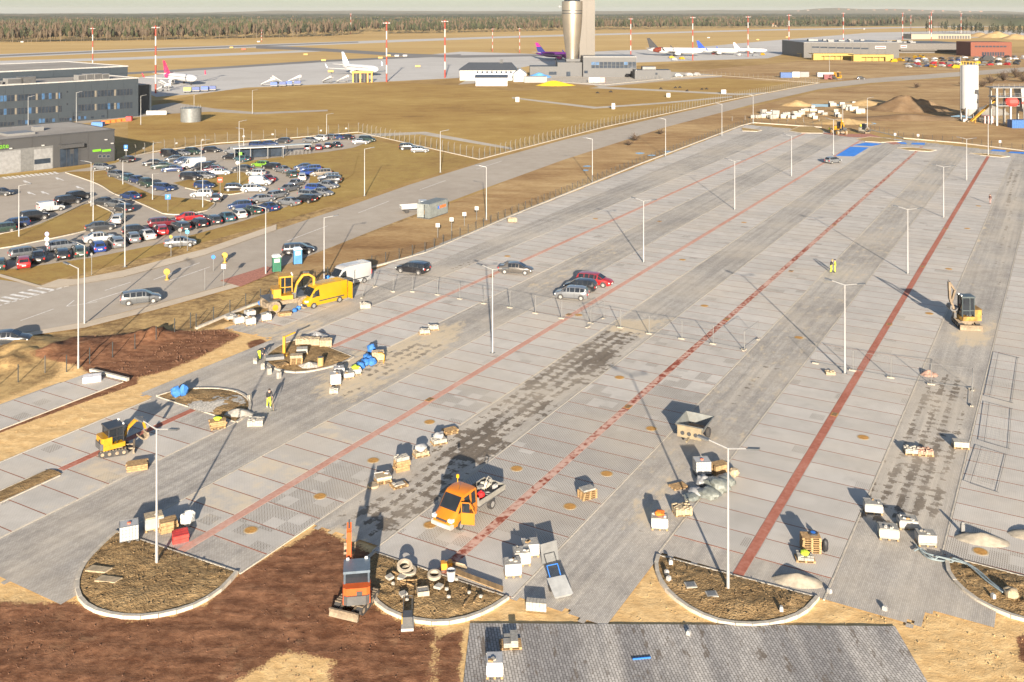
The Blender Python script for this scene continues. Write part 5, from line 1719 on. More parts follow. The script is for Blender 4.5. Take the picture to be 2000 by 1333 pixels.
# ground equipment at the apron edge
rk = thing('yellow_rack', 'yellow steel frame holding two dark rollers at the apron edge', 'rack', (*G(708, 161)[:2], ZG))
for x in (-4.6, -1.0, 2.6, 4.6):
 obj('post', MB().box(x - 0.35, -0.6, 0, x + 0.35, 0.6, 5.2), YEL(), rk)
obj('beam', MB().box(-5.2, -0.8, 4.6, 5.2, 0.8, 5.6), YEL(), rk)
for x in (-2.9, 1.0):
 obj('roller', MB().lathe([(1.1, 0.1), (1.1, 4.5)], 16, T(x, -0.2, 0)), DARK(), rk, smooth=True)
st_m = white_m
for i, (u, v_, rz) in enumerate(((540, 163, 155), (522, 167, 20), (640, 162, -35), (668, 161, 30), (575, 161, 10), (318, 178, 20), (322, 172, 160))):
 s_ = thing('boarding_stairs', 'white mobile boarding stairs parked along the apron edge', 'boarding stairs', (*G(u, v_)[:2], ZG), R(rz), 'boarding stairs at the apron edge')
 s_.scale = (.8, .8, .8)
 obj('flight', MB().side([(-4, 0.9), (-3.6, 0.9), (3, 3.6), (4.2, 3.6), (4.2, 3.2), (3.1, 3.2)], -0.9, 0.9), st_m, s_)
 obj('chassis', MB().box(-3.8, -1, 0.4, 3.6, 1, 0.9), slate3, s_)
 obj('side_panel', MB().side([(-3.8, 1.2), (3, 4.6), (4.2, 4.6), (4.2, 3.7), (3, 3.7), (-3.8, 0.95)], -0.98, -0.92), st_m, s_)
 for x in (-2.8, 2.4):
  obj('wheel', MB().tube((x, -1.05, 0.4), (x, 1.05, 0.4), 0.4, n=10), RUBBER(), s_)
 obj('strut', MB().bar((2.8, 0, 0.8), (3.4, 0, 3.3), 0.3), slate3, s_)
cm = [pm('bin_blue', (0.03, 0.08, 0.36), 0.5), pm('bin_navy', (0.025, 0.05, 0.17), 0.5), pm('bin_yellow', (0.62, 0.50, 0.05), 0.5)]
for i, u in enumerate((366, 383, 400, 415, 535, 552, 564, 581)):
 v_ = float(np.interp(u, [366, 600], [181, 166]))
 b_ = thing('baggage_cart', 'canopied baggage cart in the line along the apron edge', 'baggage cart', (*G(u, v_)[:2], ZG), R(8), 'baggage carts at the apron edge')
 obj('tub', MB().box(-1.5, -0.8, 0.5, 1.5, 0.8, 0.9), slate3, b_)
 obj('canopy', MB().side([(-1.5, 1.0), (1.5, 1.0), (1.5, 2.1), (1.2, 2.3), (-1.2, 2.3), (-1.5, 2.1)], -0.8, 0.8), cm[2] if i == 0 else cm[i % 2], b_)
 for x in (-1.0, 1.0):
  obj('wheel', MB().tube((x, -0.85, 0.28), (x, 0.85, 0.28), 0.28, n=8), RUBBER(), b_)
 for x in (-1.45, 1.35):
  obj('post', MB().box(x, -0.75, 0.9, x + 0.1, -0.65, 1.0), slate3, b_)

# ============================================================ LAMP POSTS, FENCES, SIGNS
post_m = pm('lamp_post_white', (0.29, 0.29, 0.284), 0.45, 0.15, var=0.05)
head_m = pm('lamp_head_grey', (0.09, 0.095, 0.10), 0.45)


def make_lamp(double, h, label, group):
 root = thing('lamp_post', label, 'lamp post', (0, 0, -700), 0, group)
 obj('pole', MB().lathe([(0.105, 0.0), (0.10, 1.2), (0.082, 1.25), (0.058, h)], 10), post_m, root, smooth=True)
 obj('base_plate', MB().box(-0.22, -0.22, 0, 0.22, 0.22, 0.05), GALV(), root)
 for s_ in ((-1, 1) if double else (1,)):
  obj('arm', MB().tube((0, 0, h - 0.06), (s_ * 1.25, 0, h + 0.22), 0.05, 0.04, 6), post_m, root)
  obj('lamp_head', MB().cbox((0, 0, 0), (0.72, 0.30, 0.10), T(s_ * 1.55, 0, h + 0.27) @ Matrix.Rotation(-s_ * R(10), 4, 'Y')), head_m, root)
 index_kids(root)
 return root


def place(protos_, src, loc, rz, label=None, group=None, scale=None):
 if src not in protos_:
  protos_.add(src)
  src.location, src.rotation_euler = loc, (0, 0, rz)
  if scale:
   src.scale = scale
  if label:
   src['label'] = label
  if group:
   src['group'] = group
  return src
 return dup(src, None, loc, rz, label, group, scale)


placed = set()
lampD = make_lamp(True, 8.6, 'tall white double-armed lamp post between the parking bays', 'double-armed lamps in the paved lot')
lampS = make_lamp(False, 8.9, 'tall white single-armed lamp post beside the road', 'single-armed lamps along road and lot edge')
for u, v_, lb in ((306, 1104, 'double-armed lamp post rising from the soil island beside the white tote'), (1422, 1154, 'double-armed lamp post in the soil island with two manhole lids'), (962, 690, None), (1650, 730, 'double-armed lamp post beside the red line and temporary fence feet'), (1257, 513, None), (1773, 535, None), (1435, 410, None), (1843, 425, None), (1546, 345, None), (1888, 353, None), (1930, 304, 'double-armed lamp post at the end of the red line by the far corner'), (1628, 303, 'double-armed lamp post at the corner of the blue painted bays')):
 p = G(u, v_)
 place(placed, lampD, (p.x, p.y, 0.03 if lb and 'soil' in lb else 0.0), ROWROT, lb or 'tall white double-armed lamp post between the parking bays', 'double-armed lamps in the paved lot')
road_a = math.atan2(F, 839) + math.pi / 2
for u, v_, k, rz, lb in ((165, 632, 1.0, road_a, 'single-armed lamp post on the near kerb of the road junction'), (153, 720, 1.12, road_a, 'single-armed lamp post beside the end of the boundary parking row'), (244, 520, 1.0, road_a, 'single-armed lamp post on the verge below the silver parked cars'), (519, 535, 1.0, road_a + 0.3, 'single-armed lamp post beside the green portable toilet'), (633, 546, 0.92, 0.0, 'single-armed lamp post behind the white van and blue barrel'), (712, 383, 1.0, 0, 'single-armed lamp post on the grass past the last parked cars'), (860, 337, 1.0, 0, 'single-armed lamp post near the corner of the pale fence'), (950, 430, 1.0, 3.1, None), (1157, 357, 1.0, 3.1, None), (1300, 305, 1.0, 3.1, None), (1410, 266, 1.0, 3.1, None), (1471, 242, 1.0, 3.1, 'single-armed lamp post at the far corner of the boundary plinth'), (182, 432, 0.95, 0, 'single-armed lamp post on the grass triangle in the car park'), (178, 403, 0.9, 3.1, 'single-armed lamp post at the tip of the grass triangle'), (37, 462, 0.9, 0, 'single-armed lamp post at the left of the grass triangle'), (240, 360, 0.55, 0, 'short lamp post behind the row of dark parked cars'), (298, 390, 0.55, 0, 'short lamp post on the grass island by the blue parking sign'), (396, 405, 0.6, 0, 'short lamp post at the tip of the grass island'), (468, 361, 0.9, 0, 'single-armed lamp post on the inner grass island'), (467, 300, 0.9, 0, 'single-armed lamp post at the ticket shelter'), (476, 305, 0.75, 3.1, 'second lamp post close by the ticket shelter'), (393, 338, 0.8, 0, 'single-armed lamp post among the inner parked cars'), (299, 325, 0.6, 0, 'short lamp post right of the gate building'), (638, 270, 0.75, 0, 'lamp post behind the far row of parked cars'), (493, 222, 0.9, 0, 'lamp post on the meadow by the storage tank'), (275, 243, 1.0, 0, 'lamp post at the right corner of the office building'), (379, 214, 0.6, 0, 'thin lamp post behind the storage tank'), (55, 262, 1.2, 0, 'left of two poles in front of the office building'), (149, 250, 1.2, 0, 'right of two poles in front of the office building'), (1694, 250, 1.0, 0, 'single-armed lamp post behind the far machines'), (1646, 245, 0.75, 0, 'short lamp post beside the yellow backhoe at the far gate'), (1620, 142, 1.1, 0, 'lamp post rising behind the white trailer'), (1876, 140, 1.0, 0, 'lamp post left of the white silo')):
 p = G(u, v_)
 place(placed, lampS, (p.x, p.y, 0.0 if u > 700 and v_ > 240 else ZG), rz, lb or 'tall white single-armed lamp post on the plinth line beside the dark posts', 'single-armed lamps along road and lot edge', (1, 1, k))

post_dark = pm('fence_post_dark', (0.045, 0.05, 0.05), 0.6)
post_pale = pm('fence_post_pale', (0.155, 0.145, 0.125), 0.8)


def fence(name, label, px, sp, h, m, w=0.07, top=None, plinth=None, zb=ZG, wires=True, base_h=0.15, plates=0):
 pts = [G(*p) for p in px]
 root = thing(name, label, 'fence', (pts[0].x, pts[0].y, zb))
 o_ = pts[0]
 pm_ = MB().box(-w / 2, -w / 2, 0, w / 2, w / 2, h)
 if top:
  pm_.bar((0, 0, h), (top, 0, h + 0.35), w * 0.9)
 pmesh = pm_.mesh('post')
 wm = MB()
 n_all = 0
 for a, b in zip(pts[:-1], pts[1:]):
  d = (b - a)
  n_ = max(1, round(d.length / sp))
  ang = math.atan2(d.y, d.x)
  for k in range(n_ + (b is pts[-1])):
   q = a + d * (k / n_) - o_
   obj('post', pmesh, m, root, (q.x, q.y, 0), ang - math.pi / 2)
  if plinth:
   obj('plinth', MB().box(0, -plinth / 2, -0.1, d.length, plinth / 2, base_h), CONC(), root, (a.x - o_.x, a.y - o_.y, 0), ang)
  if wires:
   A, B = a - o_, b - o_
   for k in range(wires if isinstance(wires, int) and wires > 1 else 6):
    z = base_h + (h - base_h - 0.05) * (k + 0.5) / 6
    wm.bar((A.x, A.y, z), (B.x, B.y, z), 0.012)
  if plates:
   for k in range(int(d.length / plates)):
    q = a + d * ((k + 0.5) * plates / d.length) - o_
    obj('notice_plate', MB().box(-0.3, -0.02, h * 0.5, 0.3, 0.02, h * 0.5 + 0.42), white_m, root, (q.x, q.y, 0), ang)
 if wires:
  obj('wire', wm.mesh('wire', fix=False), m, root)['kind'] = 'stuff'
 return root


fence('boundary_fence', 'dark post and wire fence on a pale plinth along the paved lot', [(383, 641), (480, 600), (640, 545), (830, 494), (1000, 421), (1250, 320), (1446, 246), (1470, 240)], 2.55, 1.7, post_dark, 0.075, plinth=0.32, base_h=0.22)
fence('boundary_fence', 'dark post fence closing the far end of the paved lot', [(1472, 240), (1605, 249)], 2.6, 1.7, post_dark, 0.075, plinth=0.3, base_h=0.25)
fence('boundary_fence', 'dark post fence on a pale plinth behind the blue bays', [(1700, 254), (1765, 270), (1880, 280), (2060, 302)], 2.6, 1.7, post_dark, 0.075, plinth=0.35, base_h=0.25)
fence('boundary_fence', 'thin dark posts strung across the rough ground at the lot corner', [(-20, 765), (88, 728), (130, 727), (175, 712), (220, 700), (305, 668), (341, 652), (372, 640)], 3.2, 1.7, post_dark, 0.07, wires=False, zb=-0.05)
fence('security_fence', 'pale cranked-post security fence along the far side of the road', [(936, 311), (1180, 248), (1430, 194), (1600, 162)], 2.6, 2.4, post_pale, 0.11, 0.25, 0.3)
fence('security_fence', 'pale cranked-post security fence along the back of the car park grass', [(936, 311), (820, 285), (700, 258)], 2.8, 2.4, post_pale, 0.11, 0.25, 0.3)
fence('security_fence', 'pale security fence with white notice plates behind the parked cars', [(700, 258), (560, 270), (420, 280), (300, 296), (228, 312)], 3.2, 2.4, post_pale, 0.10, 0.22, 0.3, plates=8)
fence('security_fence', 'pale fence round the control tower compound', [(1060, 158), (1180, 166), (1330, 151), (1400, 147), (1560, 160), (1600, 162)], 3.4, 2.2, post_pale, 0.09, None, 0.2)
fence('picket_fence', 'low pale posts behind the far lot boundary', [(1430, 236), (1480, 233), (1600, 240)], 5.0, 1.5, post_pale, 0.16, None, None, wires=False)


def make_panel():
 root = thing('fence_panel', 'temporary steel mesh fence panel standing across the paved lot', 'fence panel', (0, 0, -600), 0, 'temporary fence panels across the lot')
 fr = MB()
 for x in (0.03, 3.42):
  fr.tube((x, 0, 0.05), (x, 0, 2.0), 0.024, n=6)
 for z in (0.18, 1.96):
  fr.tube((0.03, 0, z), (3.42, 0, z), 0.020, n=6)
 obj('frame', fr, GALV(), root)
 ms = MB()
 for k in range(1, 17):
  ms.bar((0.03 + 3.39 * k / 17, 0, 0.18), (0.03 + 3.39 * k / 17, 0, 1.96), 0.004)
 for k in range(1, 7):
  ms.bar((0.03, 0, 0.18 + 1.78 * k / 7), (3.42, 0, 0.18 + 1.78 * k / 7), 0.004)
 obj('mesh', ms.mesh('mesh', fix=False), GALV(), root)['kind'] = 'stuff'
 obj('foot', MB().box(-0.3, -0.13, 0, 0.3, 0.13, 0.13), pm('foot_concrete', (0.30, 0.27, 0.22), 0.9), root)
 obj('foot', MB().box(3.1, -0.13, 0, 3.4, 0.13, 0.13), pm('foot_concrete', (0.30, 0.27, 0.22), 0.9), root)
 index_kids(root)
 return root


pan0 = make_panel()
runs = [[(708, 582), (732, 560), (768, 571), (806, 571), (855, 577), (898, 585), (945, 594), (996, 602), (1046, 613), (1097, 623), (1154, 632), (1212, 641), (1268, 653), (1332, 663), (1393, 673), (1454, 685)], [(1593, 711), (1666, 725), (1740, 739), (1819, 752), (1900, 762)], [(1900, 762), (1898, 796)], [(1454, 685), (1482, 663)], [(692, 560), (716, 540)], [(1148, 640), (1180, 622)]]
for run_ in runs:
 for a, b in zip(run_[:-1], run_[1:]):
  A, B = G(*a), G(*b)
  d = B - A
  place(placed, pan0, (A.x, A.y, 0.012), math.atan2(d.y, d.x), None, None, (d.length / 3.45, 1, 1))
flat0 = thing('fence_panel', 'steel mesh fence panel lying flat on the bays at the lot side', 'fence panel', (0, 0, -600))
obj('frame', MB().tube((0.03, 0, 0.05), (0.03, 0, 2), 0.016, n=6).tube((3.42, 0, 0.05), (3.42, 0, 2), 0.016, n=6).tube((0.03, 0, 0.18), (3.42, 0, 0.18), 0.016, n=6).tube((0.03, 0, 1.96), (3.42, 0, 1.96), 0.02, n=6), STEEL(), flat0)
obj('mesh', [c_ for c_ in KIDS[pan0.name] if c_.name.startswith('mesh')][0].data, pm('mesh_zinc', (0.45, 0.44, 0.42), 0.5), flat0)['kind'] = 'stuff'
index_kids(flat0)
flat_m = [G(*p) for p in ((1985, 720), (1972, 850), (1952, 965))]
for i, (a, b) in enumerate((((1992, 700), (1980, 790)), ((1980, 800), (1975, 880)), ((1970, 890), (1952, 965)))):
 A, B = G(*a), G(*b)
 d = B - A
 o = dup(flat0, None, (A.x, A.y, 0.03), None, 'steel mesh fence panel lying flat on the bays at the lot side', 'fence panels lying flat')
 o.rotation_euler = (R(-84), 0, math.atan2(d.y, d.x) + math.pi)
 o.location = (B.x, B.y, 0.06)
 o.scale = (d.length / 3.45, 1, 1)
for c_ in KIDS[flat0.name] + [flat0]:
 bpy.data.objects.remove(c_)

sign_blue = pm('sign_blue', (0.03, 0.16, 0.55), 0.4)
sign_yel = pm('sign_yellow', (0.34, 0.22, 0.035), 0.5)
sign_red = pm('sign_red2', (0.62, 0.05, 0.02), 0.4)
sign_cyan = pm('sign_cyan', (0.08, 0.45, 0.75), 0.4)


def sign(label, u, v_, h, plates, zb=ZG, back=False):
 p = G(u, v_)
 root = thing('road_sign', label, 'sign', (p.x, p.y, zb))
 obj('pole', MB().tube((0, 0, 0), (0, 0, h), 0.045, n=8), GALV(), root)
 for z, w, hh, m, shape in plates:
  if shape == 'r':
   obj('plate', MB().box(-w / 2, -0.075, z, w / 2, -0.05, z + hh), m, root)
  else:
   obj('plate', MB().tube((0, -0.05, z + hh / 2), (0, -0.075, z + hh / 2), w / 2, n=18), m, root)
 return root


sg = sign('blue and white round signs stacked on one post by the grass triangle', 92, 497, 3.4, [(2.75, 0.6, 0.6, pm('sign_lilac', (0.35, 0.34, 0.62), 0.4), 'c'), (1.95, 0.75, 0.75, white_m, 'c'), (1.35, 0.55, 0.55, white_m, 'c')])
s1 = sign('blue parking sign on the grass island', 328, 414, 3.2, [(2.3, 0.95, 0.85, sign_blue, 'r')])
letters('P', 0.7, white_m, s1, (0, -0.08, 2.48), ext=0.005, align='CENTER')
s2 = sign('blue parking sign beside the gate building', 246, 312, 3.6, [(2.7, 0.9, 0.85, sign_blue, 'r'), (2.2, 0.8, 0.3, white_m, 'r')])
letters('P', 0.7, white_m, s2, (0, -0.08, 2.86), ext=0.005, align='CENTER')
s3 = sign('red no-entry sign on the inner grass island', 430, 376, 3.0, [(2.1, 0.95, 0.9, sign_red, 'r')])
obj('bar', MB().box(-0.34, -0.085, 2.45, 0.34, -0.077, 2.65), white_m, s3)
sign('round light blue sign on the verge by the lone silver car', 366, 489, 3.2, [(2.5, 0.6, 0.6, sign_cyan, 'c')])
sign('yellow sign at the rear of the lone silver car on the verge', 334, 500, 3.1, [(2.6, 0.5, 0.5, sign_yel, 'c')])
sign('grey backed sign standing before the lone silver car', 352, 483, 2.9, [(2.4, 0.55, 0.55, slate3, 'c')])
sign('blue direction sign on the road refuge', 417, 528, 2.2, [(1.6, 0.55, 0.6, sign_blue, 'c')])
sign('white square sign on the near footway', 437, 557, 2.8, [(2.2, 0.6, 0.6, white_m, 'r')])
sign('bare pale sign pole beside the road refuge', 400, 565, 2.6, [])
sign('short grey sign pole below the blue hatchback', 179, 536, 3.0, [(2.6, 0.35, 0.35, slate3, 'c')])
sign('round white clock-like sign among the inner parked cars', 464, 352, 4.0, [(3.3, 0.8, 0.8, white_m, 'c')])
for u, v_, lb in ((326, 545, 'yellow keep-left bollard at the nearer end of the road refuge'), (439, 512, 'yellow keep-left bollard at the farther end of the road refuge')):
 p = G(u, v_)
 b_ = thing('traffic_bollard', lb, 'bollard', (p.x, p.y, ZG))
 obj('foot', MB().lathe([(0.3, 0), (0.28, 0.12), (0.14, 0.14), (0.13, 0.8)], 14), sign_yel, b_)
 obj('disc', MB().tube((0, -0.06, 1.05), (0, 0.06, 1.05), 0.42, n=20), sign_yel, b_)
for i, (u, v_, lb) in enumerate(((855, 465, 'square white site sign post at the near end of the row on the plinth'), (882, 453, 'second square white site sign post from the lot entrance'), (907, 442, 'third square white site sign post from the lot entrance'), (931, 430, 'square white site sign post next to a lamp post'), (1748, 277, 'square white sign post left of its twin behind the blue bays'), (1793, 279, 'square white sign post between two blue bays'), (1953, 292, 'square white sign post behind the right-hand blue bay'))):
 sign(lb, u, v_, 2.2 if i < 4 else 2.0, [(1.65, 0.62, 0.62, white_m, 'r')], 0.0)

# red and white water barrier and other yard things by the office
orb = pm('barrier_orange', (0.62, 0.16, 0.03), 0.5)
for i in range(4):
 u = 206 + i * 11
 p = G(u, 240.5 - i * 1.4)
 b_ = thing('plastic_barrier', 'orange plastic barrier in the line before the office building', 'barrier', (p.x, p.y, ZG), R(48), 'orange barriers before the office')
 obj('shell', MB().side([(-0.35, 0), (0.35, 0), (0.12, 0.9), (-0.12, 0.9)], -1.3, 1.3, Matrix.Rotation(R(-90), 4, 'Z')), orb, b_)
 obj('foot', MB().box(-1.35, -0.4, 0, 1.35, 0.4, 0.1), orb, b_)
crate_container('red_tool_crate', 'small red crate at the end of the orange barriers', 'crate', 246, 256, 236, 228, 1.6, pm('crate_red', (0.58, 0.05, 0.05), 0.5))
crate_container('blue_skip', 'blue skip at the start of the orange barriers', 'skip', 179, 200, 247, 239, 2.0, pm('skip_blue', (0.06, 0.16, 0.40), 0.5))
crate_container('white_wall_block', 'low white boundary block behind the office corner', 'wall', 286, 325, 224, 216.5, 0.6, white_m)
crate_container('field_cabinet', 'white equipment cabinet alone on the meadow by a track fork', 'cabinet', 1195, 1201, 213, 202, 1.0, white_m)
crate_container('field_cabinet', 'white equipment cabinet near the fence with a dark heap beside it', 'cabinet', 1409, 1418, 183, 175.5, 1.0, white_m)
crate_container('field_cabinet', 'white equipment cabinet with small pegs beside it', 'cabinet', 1302, 1309, 190, 182, 1.0, white_m)
crate_container('field_cabinet', 'white equipment cabinet on the meadow below the white shed', 'cabinet', 1007, 1014, 199, 190, 1.0, white_m)

# ticket shelter and cycle rack
p = G(505, 309)
sh = thing('ticket_shelter', 'flat-roofed grey shelter with green ticket machine at the car park exit', 'shelter', (p.x, p.y, ZG), R(20))
obj('roof', MB().box(-6, -1.6, 2.7, 6, 1.6, 2.95), pm('shelter_roof', (0.34, 0.33, 0.31), 0.6), sh)
for x in (-5.6, -2, 2, 5.6):
 obj('post', MB().box(x - 0.08, -1.4, 0, x + 0.08, -1.24, 2.7), GALV(), sh)
 obj('post', MB().box(x - 0.08, 1.24, 0, x + 0.08, 1.4, 2.7), GALV(), sh)
obj('rear_glass', MB().box(-5.6, 1.2, 0.2, 5.6, 1.23, 2.5), pane_m, sh)
obj('ticket_machine', MB().box(-4.6, -1.1, 0, -3.9, -0.5, 1.8), green, sh)
p = G(563, 302)
rk = thing('cycle_rack', 'steel hoop cycle rack with canopy beside the far grass', 'rack', (p.x, p.y, ZG), R(22))
obj('canopy', MB().box(-5.5, -1.0, 2.4, 5.5, 1.2, 2.5), pm('rack_canopy', (0.30, 0.33, 0.33), 0.4), rk)
for k in range(12):
 x = -5.2 + k * 0.95
 obj('hoop', MB().tube((x, -0.6, 0), (x, -0.6, 1.0), 0.04, n=6).tube((x, 0.6, 0), (x, 0.6, 1.0), 0.04, n=6).tube((x, -0.6, 1.0), (x, 0.6, 1.0), 0.04, n=6), GALV(), rk)
for x in (-5.3, 0, 5.3):
 obj('post', MB().box(x - 0.07, 0.95, 0, x + 0.07, 1.09, 2.4), GALV(), rk)

# ============================================================ CARS
CAR = {
 'hatchback': (4.1, [(-2.05, .70, .42, .78, .60, .84), (-1.97, .84, .27, .94, .66, 1.00), (-1.68, .87, .2, .97, .61, 1.40), (-1.1, .88, .2, .97, .62, 1.48), (0.15, .88, .2, .95, .63, 1.48), (0.50, .88, .2, .94, .62, 1.42), (1.22, .87, .2, .92, .70, .97), (1.82, .82, .22, .78, .62, .83), (2.05, .68, .34, .6, .5, .64)], 1.26, .31),
 'sedan': (4.6, [(-2.3, .70, .42, .80, .58, .86), (-2.2, .84, .27, .92, .66, 1.00), (-1.62, .87, .2, .95, .64, 1.05), (-0.95, .88, .2, .95, .60, 1.42), (0.1, .88, .2, .94, .62, 1.45), (0.45, .88, .2, .93, .61, 1.38), (1.3, .87, .2, .91, .70, .95), (2.0, .82, .22, .77, .62, .82), (2.3, .66, .34, .58, .48, .62)], 1.38, .32),
 'estate car': (4.6, [(-2.3, .74, .40, .85, .64, .95), (-2.22, .85, .27, .95, .66, 1.10), (-2.0, .88, .2, .97, .62, 1.42), (-1.2, .88, .2, .96, .63, 1.50), (0.15, .88, .2, .95, .63, 1.49), (0.5, .88, .2, .94, .62, 1.42), (1.3, .87, .2, .92, .70, .97), (2.0, .82, .22, .78, .62, .83), (2.3, .66, .34, .58, .48, .62)], 1.38, .32),
 'SUV': (4.5, [(-2.25, .76, .45, .95, .68, 1.08), (-2.17, .88, .32, 1.08, .70, 1.25), (-1.95, .91, .26, 1.1, .66, 1.62), (-1.1, .92, .26, 1.1, .67, 1.70), (0.2, .92, .26, 1.09, .67, 1.69), (0.6, .92, .26, 1.08, .66, 1.60), (1.25, .91, .26, 1.06, .76, 1.12), (1.95, .87, .28, .95, .70, 1.02), (2.25, .72, .40, .75, .56, .82)], 1.36, .37),
 'van': (5.3, [(-2.65, .92, .40, 1.25, .86, 2.18), (-2.6, .96, .3, 1.28, .88, 2.30), (-1.5, .97, .28, 1.28, .88, 2.34), (0.2, .97, .28, 1.28, .88, 2.34), (1.0, .97, .28, 1.26, .86, 2.28), (1.3, .97, .28, 1.22, .80, 2.15), (2.0, .94, .3, 1.1, .78, 1.28), (2.45, .88, .34, .95, .7, 1.02), (2.65, .74, .42, .74, .58, .8)], 1.65, .35),
 'compact van': (4.4, [(-2.2, .84, .40, 1.1, .76, 1.75), (-2.14, .89, .3, 1.12, .78, 1.82), (-1.3, .9, .26, 1.12, .78, 1.86), (-0.4, .9, .26, 1.1, .76, 1.86), (0.3, .9, .26, 1.08, .72, 1.82), (0.65, .9, .26, 1.05, .68, 1.7), (1.35, .88, .26, 1.0, .72, 1.08), (1.95, .84, .28, .85, .65, .92), (2.2, .7, .38, .64, .52, .7)], 1.4, .32),
}
GL = glass('car_glass', (0.018, 0.022, 0.027), 0.06)
TAIL = pm('tail_light', (0.45, 0.015, 0.012), 0.3)
HEADL = pm('head_light', (0.70, 0.70, 0.68), 0.15)
RIM = pm('wheel_rim', (0.38, 0.37, 0.35), 0.35, 0.5)
PLATE = pm('number_plate', (0.72, 0.71, 0.66), 0.5)
CM = {}


def inset(mb, q, k=0.86, d=0.012):
 q = [Vector(x) for x in q]
 c = sum(q, Vector()) / len(q)
 n = (q[1] - q[0]).cross(q[2] - q[0])
 if n.length < 1e-9:
  return
 n.normalize()
 if n.dot(c - Vector((0, 0, 0.8))) < 0:
  n = -n
 top_ = [c + (x - c) * k + n * d for x in q]
 bot_ = [c + (x - c) * k - n * 0.06 for x in q]
 m = len(q)
 mb.add(top_ + bot_, [tuple(range(m)), tuple(range(2 * m - 1, m - 1, -1))] + [(i, (i + 1) % m, m + (i + 1) % m, m + i) for i in range(m)])


def car_meshes(kind):
 if kind in CM:
  return CM[kind]
 ln, stn, axle, wr = CAR[kind]
 rings = []
 for x, w, zb, zs, wt, zt in stn:
  zm = zb + (zs - zb) * 0.5
  rings.append([(x, -w * 0.9, zb), (x, -w, zm), (x, -w * 0.985, zs), (x, -wt, zt), (x, -wt * 0.5, zt + 0.03), (x, wt * 0.5, zt + 0.03), (x, wt, zt), (x, w * 0.985, zs), (x, w, zm), (x, w * 0.9, zb)])
 mb = MB()
 n = 10
 mb.v = [p for r_ in rings for p in r_]
 for k in range(len(rings) - 1):
  for i in range(n):
   j = (i + 1) % n
   mb.f.append((k * n + i, k * n + j, (k + 1) * n + j, (k + 1) * n + i))
 mb.f.append(tuple(range(n)))
 mb.f.append(tuple((len(rings) - 1) * n + i for i in range(n)))
 out = {'body': mb.mesh('body', True)}
 P = lambda k, i: Vector(rings[k][i])
 ws = MB()
 inset(ws, [P(5, 3), P(5, 6), P(6, 6), P(6, 3)], 0.88, 0.045)
 out['windscreen'] = ws.mesh('windscreen')
 rw = MB()
 a = (2, 3) if kind == 'sedan' else (1, 2)
 if kind not in ('van', 'compact van'):
  inset(rw, [P(a[0], 3), P(a[0], 6), P(a[1], 6), P(a[1], 3)], 0.86, 0.045)
 else:
  inset(rw, [P(0, 3).lerp(P(0, 2), 0.55), P(0, 6).lerp(P(0, 7), 0.55), P(0, 6).lerp(P(0, 7), 0.1), P(0, 3).lerp(P(0, 2), 0.1)], 0.8)
 out['rear_window'] = rw.mesh('rear_window')
 for nm, iy in (('side_windows_r', (2, 3)), ('side_windows_l', (7, 6))):
  sw_ = MB()
  spans = [(2, 3), (3, 4), (4, 5)] if kind not in ('van',) else [(4, 5)]
  if kind == 'sedan':
   spans = [(3, 4), (4, 5)]
  if kind == 'compact van':
   spans = [(4, 5)]
  for k0, k1 in spans:
   if k1 - k0 == 1 and (k0, k1) == (3, 4):
    mid = lambda i: P(3, i).lerp(P(4, i), 0.48)
    inset(sw_, [P(3, iy[0]), mid(iy[0]), mid(iy[1]), P(3, iy[1])], 0.9, 0.025)
    inset(sw_, [mid(iy[0]), P(4, iy[0]), P(4, iy[1]), mid(iy[1])], 0.9, 0.025)
   else:
    inset(sw_, [P(k0, iy[0]), P(k1, iy[0]), P(k1, iy[1]), P(k0, iy[1])], 0.86, 0.03)
  inset(sw_, [P(5, iy[0]), P(6, iy[0]), P(6, iy[0]).lerp(P(6, iy[1]), 0.5), P(5, iy[1])], 0.72, 0.04)
  out[nm] = sw_.mesh('side_window')
 out['tyre'] = MB().tube((0, -0.10, 0), (0, 0.10, 0), wr, n=16).mesh('tyre', True)
 out['rim'] = MB().tube((0, -0.115, 0), (0, 0.115, 0), wr * 0.62, n=12).mesh('rim', True)
 tr_ = MB()
 for sy_ in (-1, 1):
  w_ = stn[4][1]
  for sx_ in (-1, 1):
   tr_.tube((sx_ * axle, sy_ * (w_ - 0.12), wr + 0.02), (sx_ * axle, sy_ * (w_ + 0.004), wr + 0.02), wr * 1.2, n=16)
  for x_ in (stn[3][0] + 0.05, (stn[3][0] + stn[4][0]) / 2 + 0.05, stn[6][0] - 0.1):
   tr_.box(x_ - 0.012, sy_ * (w_ + 0.001) - 0.006, 0.32, x_ + 0.012, sy_ * (w_ + 0.001) + 0.006, stn[4][3] - 0.05)
  tr_.box(stn[1][0] + 0.5, sy_ * w_ * 0.96 - 0.03, stn[4][2] - 0.01, stn[-2][0] - 0.4, sy_ * w_ * 0.96 + 0.03, stn[4][2] + 0.07)
 tr_.box(stn[-1][0] - 0.12, -0.5, stn[-1][2], stn[-1][0] + 0.012, 0.5, stn[-1][2] + 0.16)
 out['trim'] = tr_.mesh('trim')
 x = stn[-1][0]
 out['headlight'] = MB().cbox((0, 0, 0), (0.16, 0.32, 0.13)).mesh('headlight')
 xr = stn[0][0]
 out['taillight'] = MB().cbox((0, 0, 0), (0.12, 0.20, 0.22)).mesh('taillight')
 out['plate'] = MB().cbox((0, 0, 0), (0.03, 0.5, 0.12)).mesh('number_plate')
 CM[kind] = out
 return out


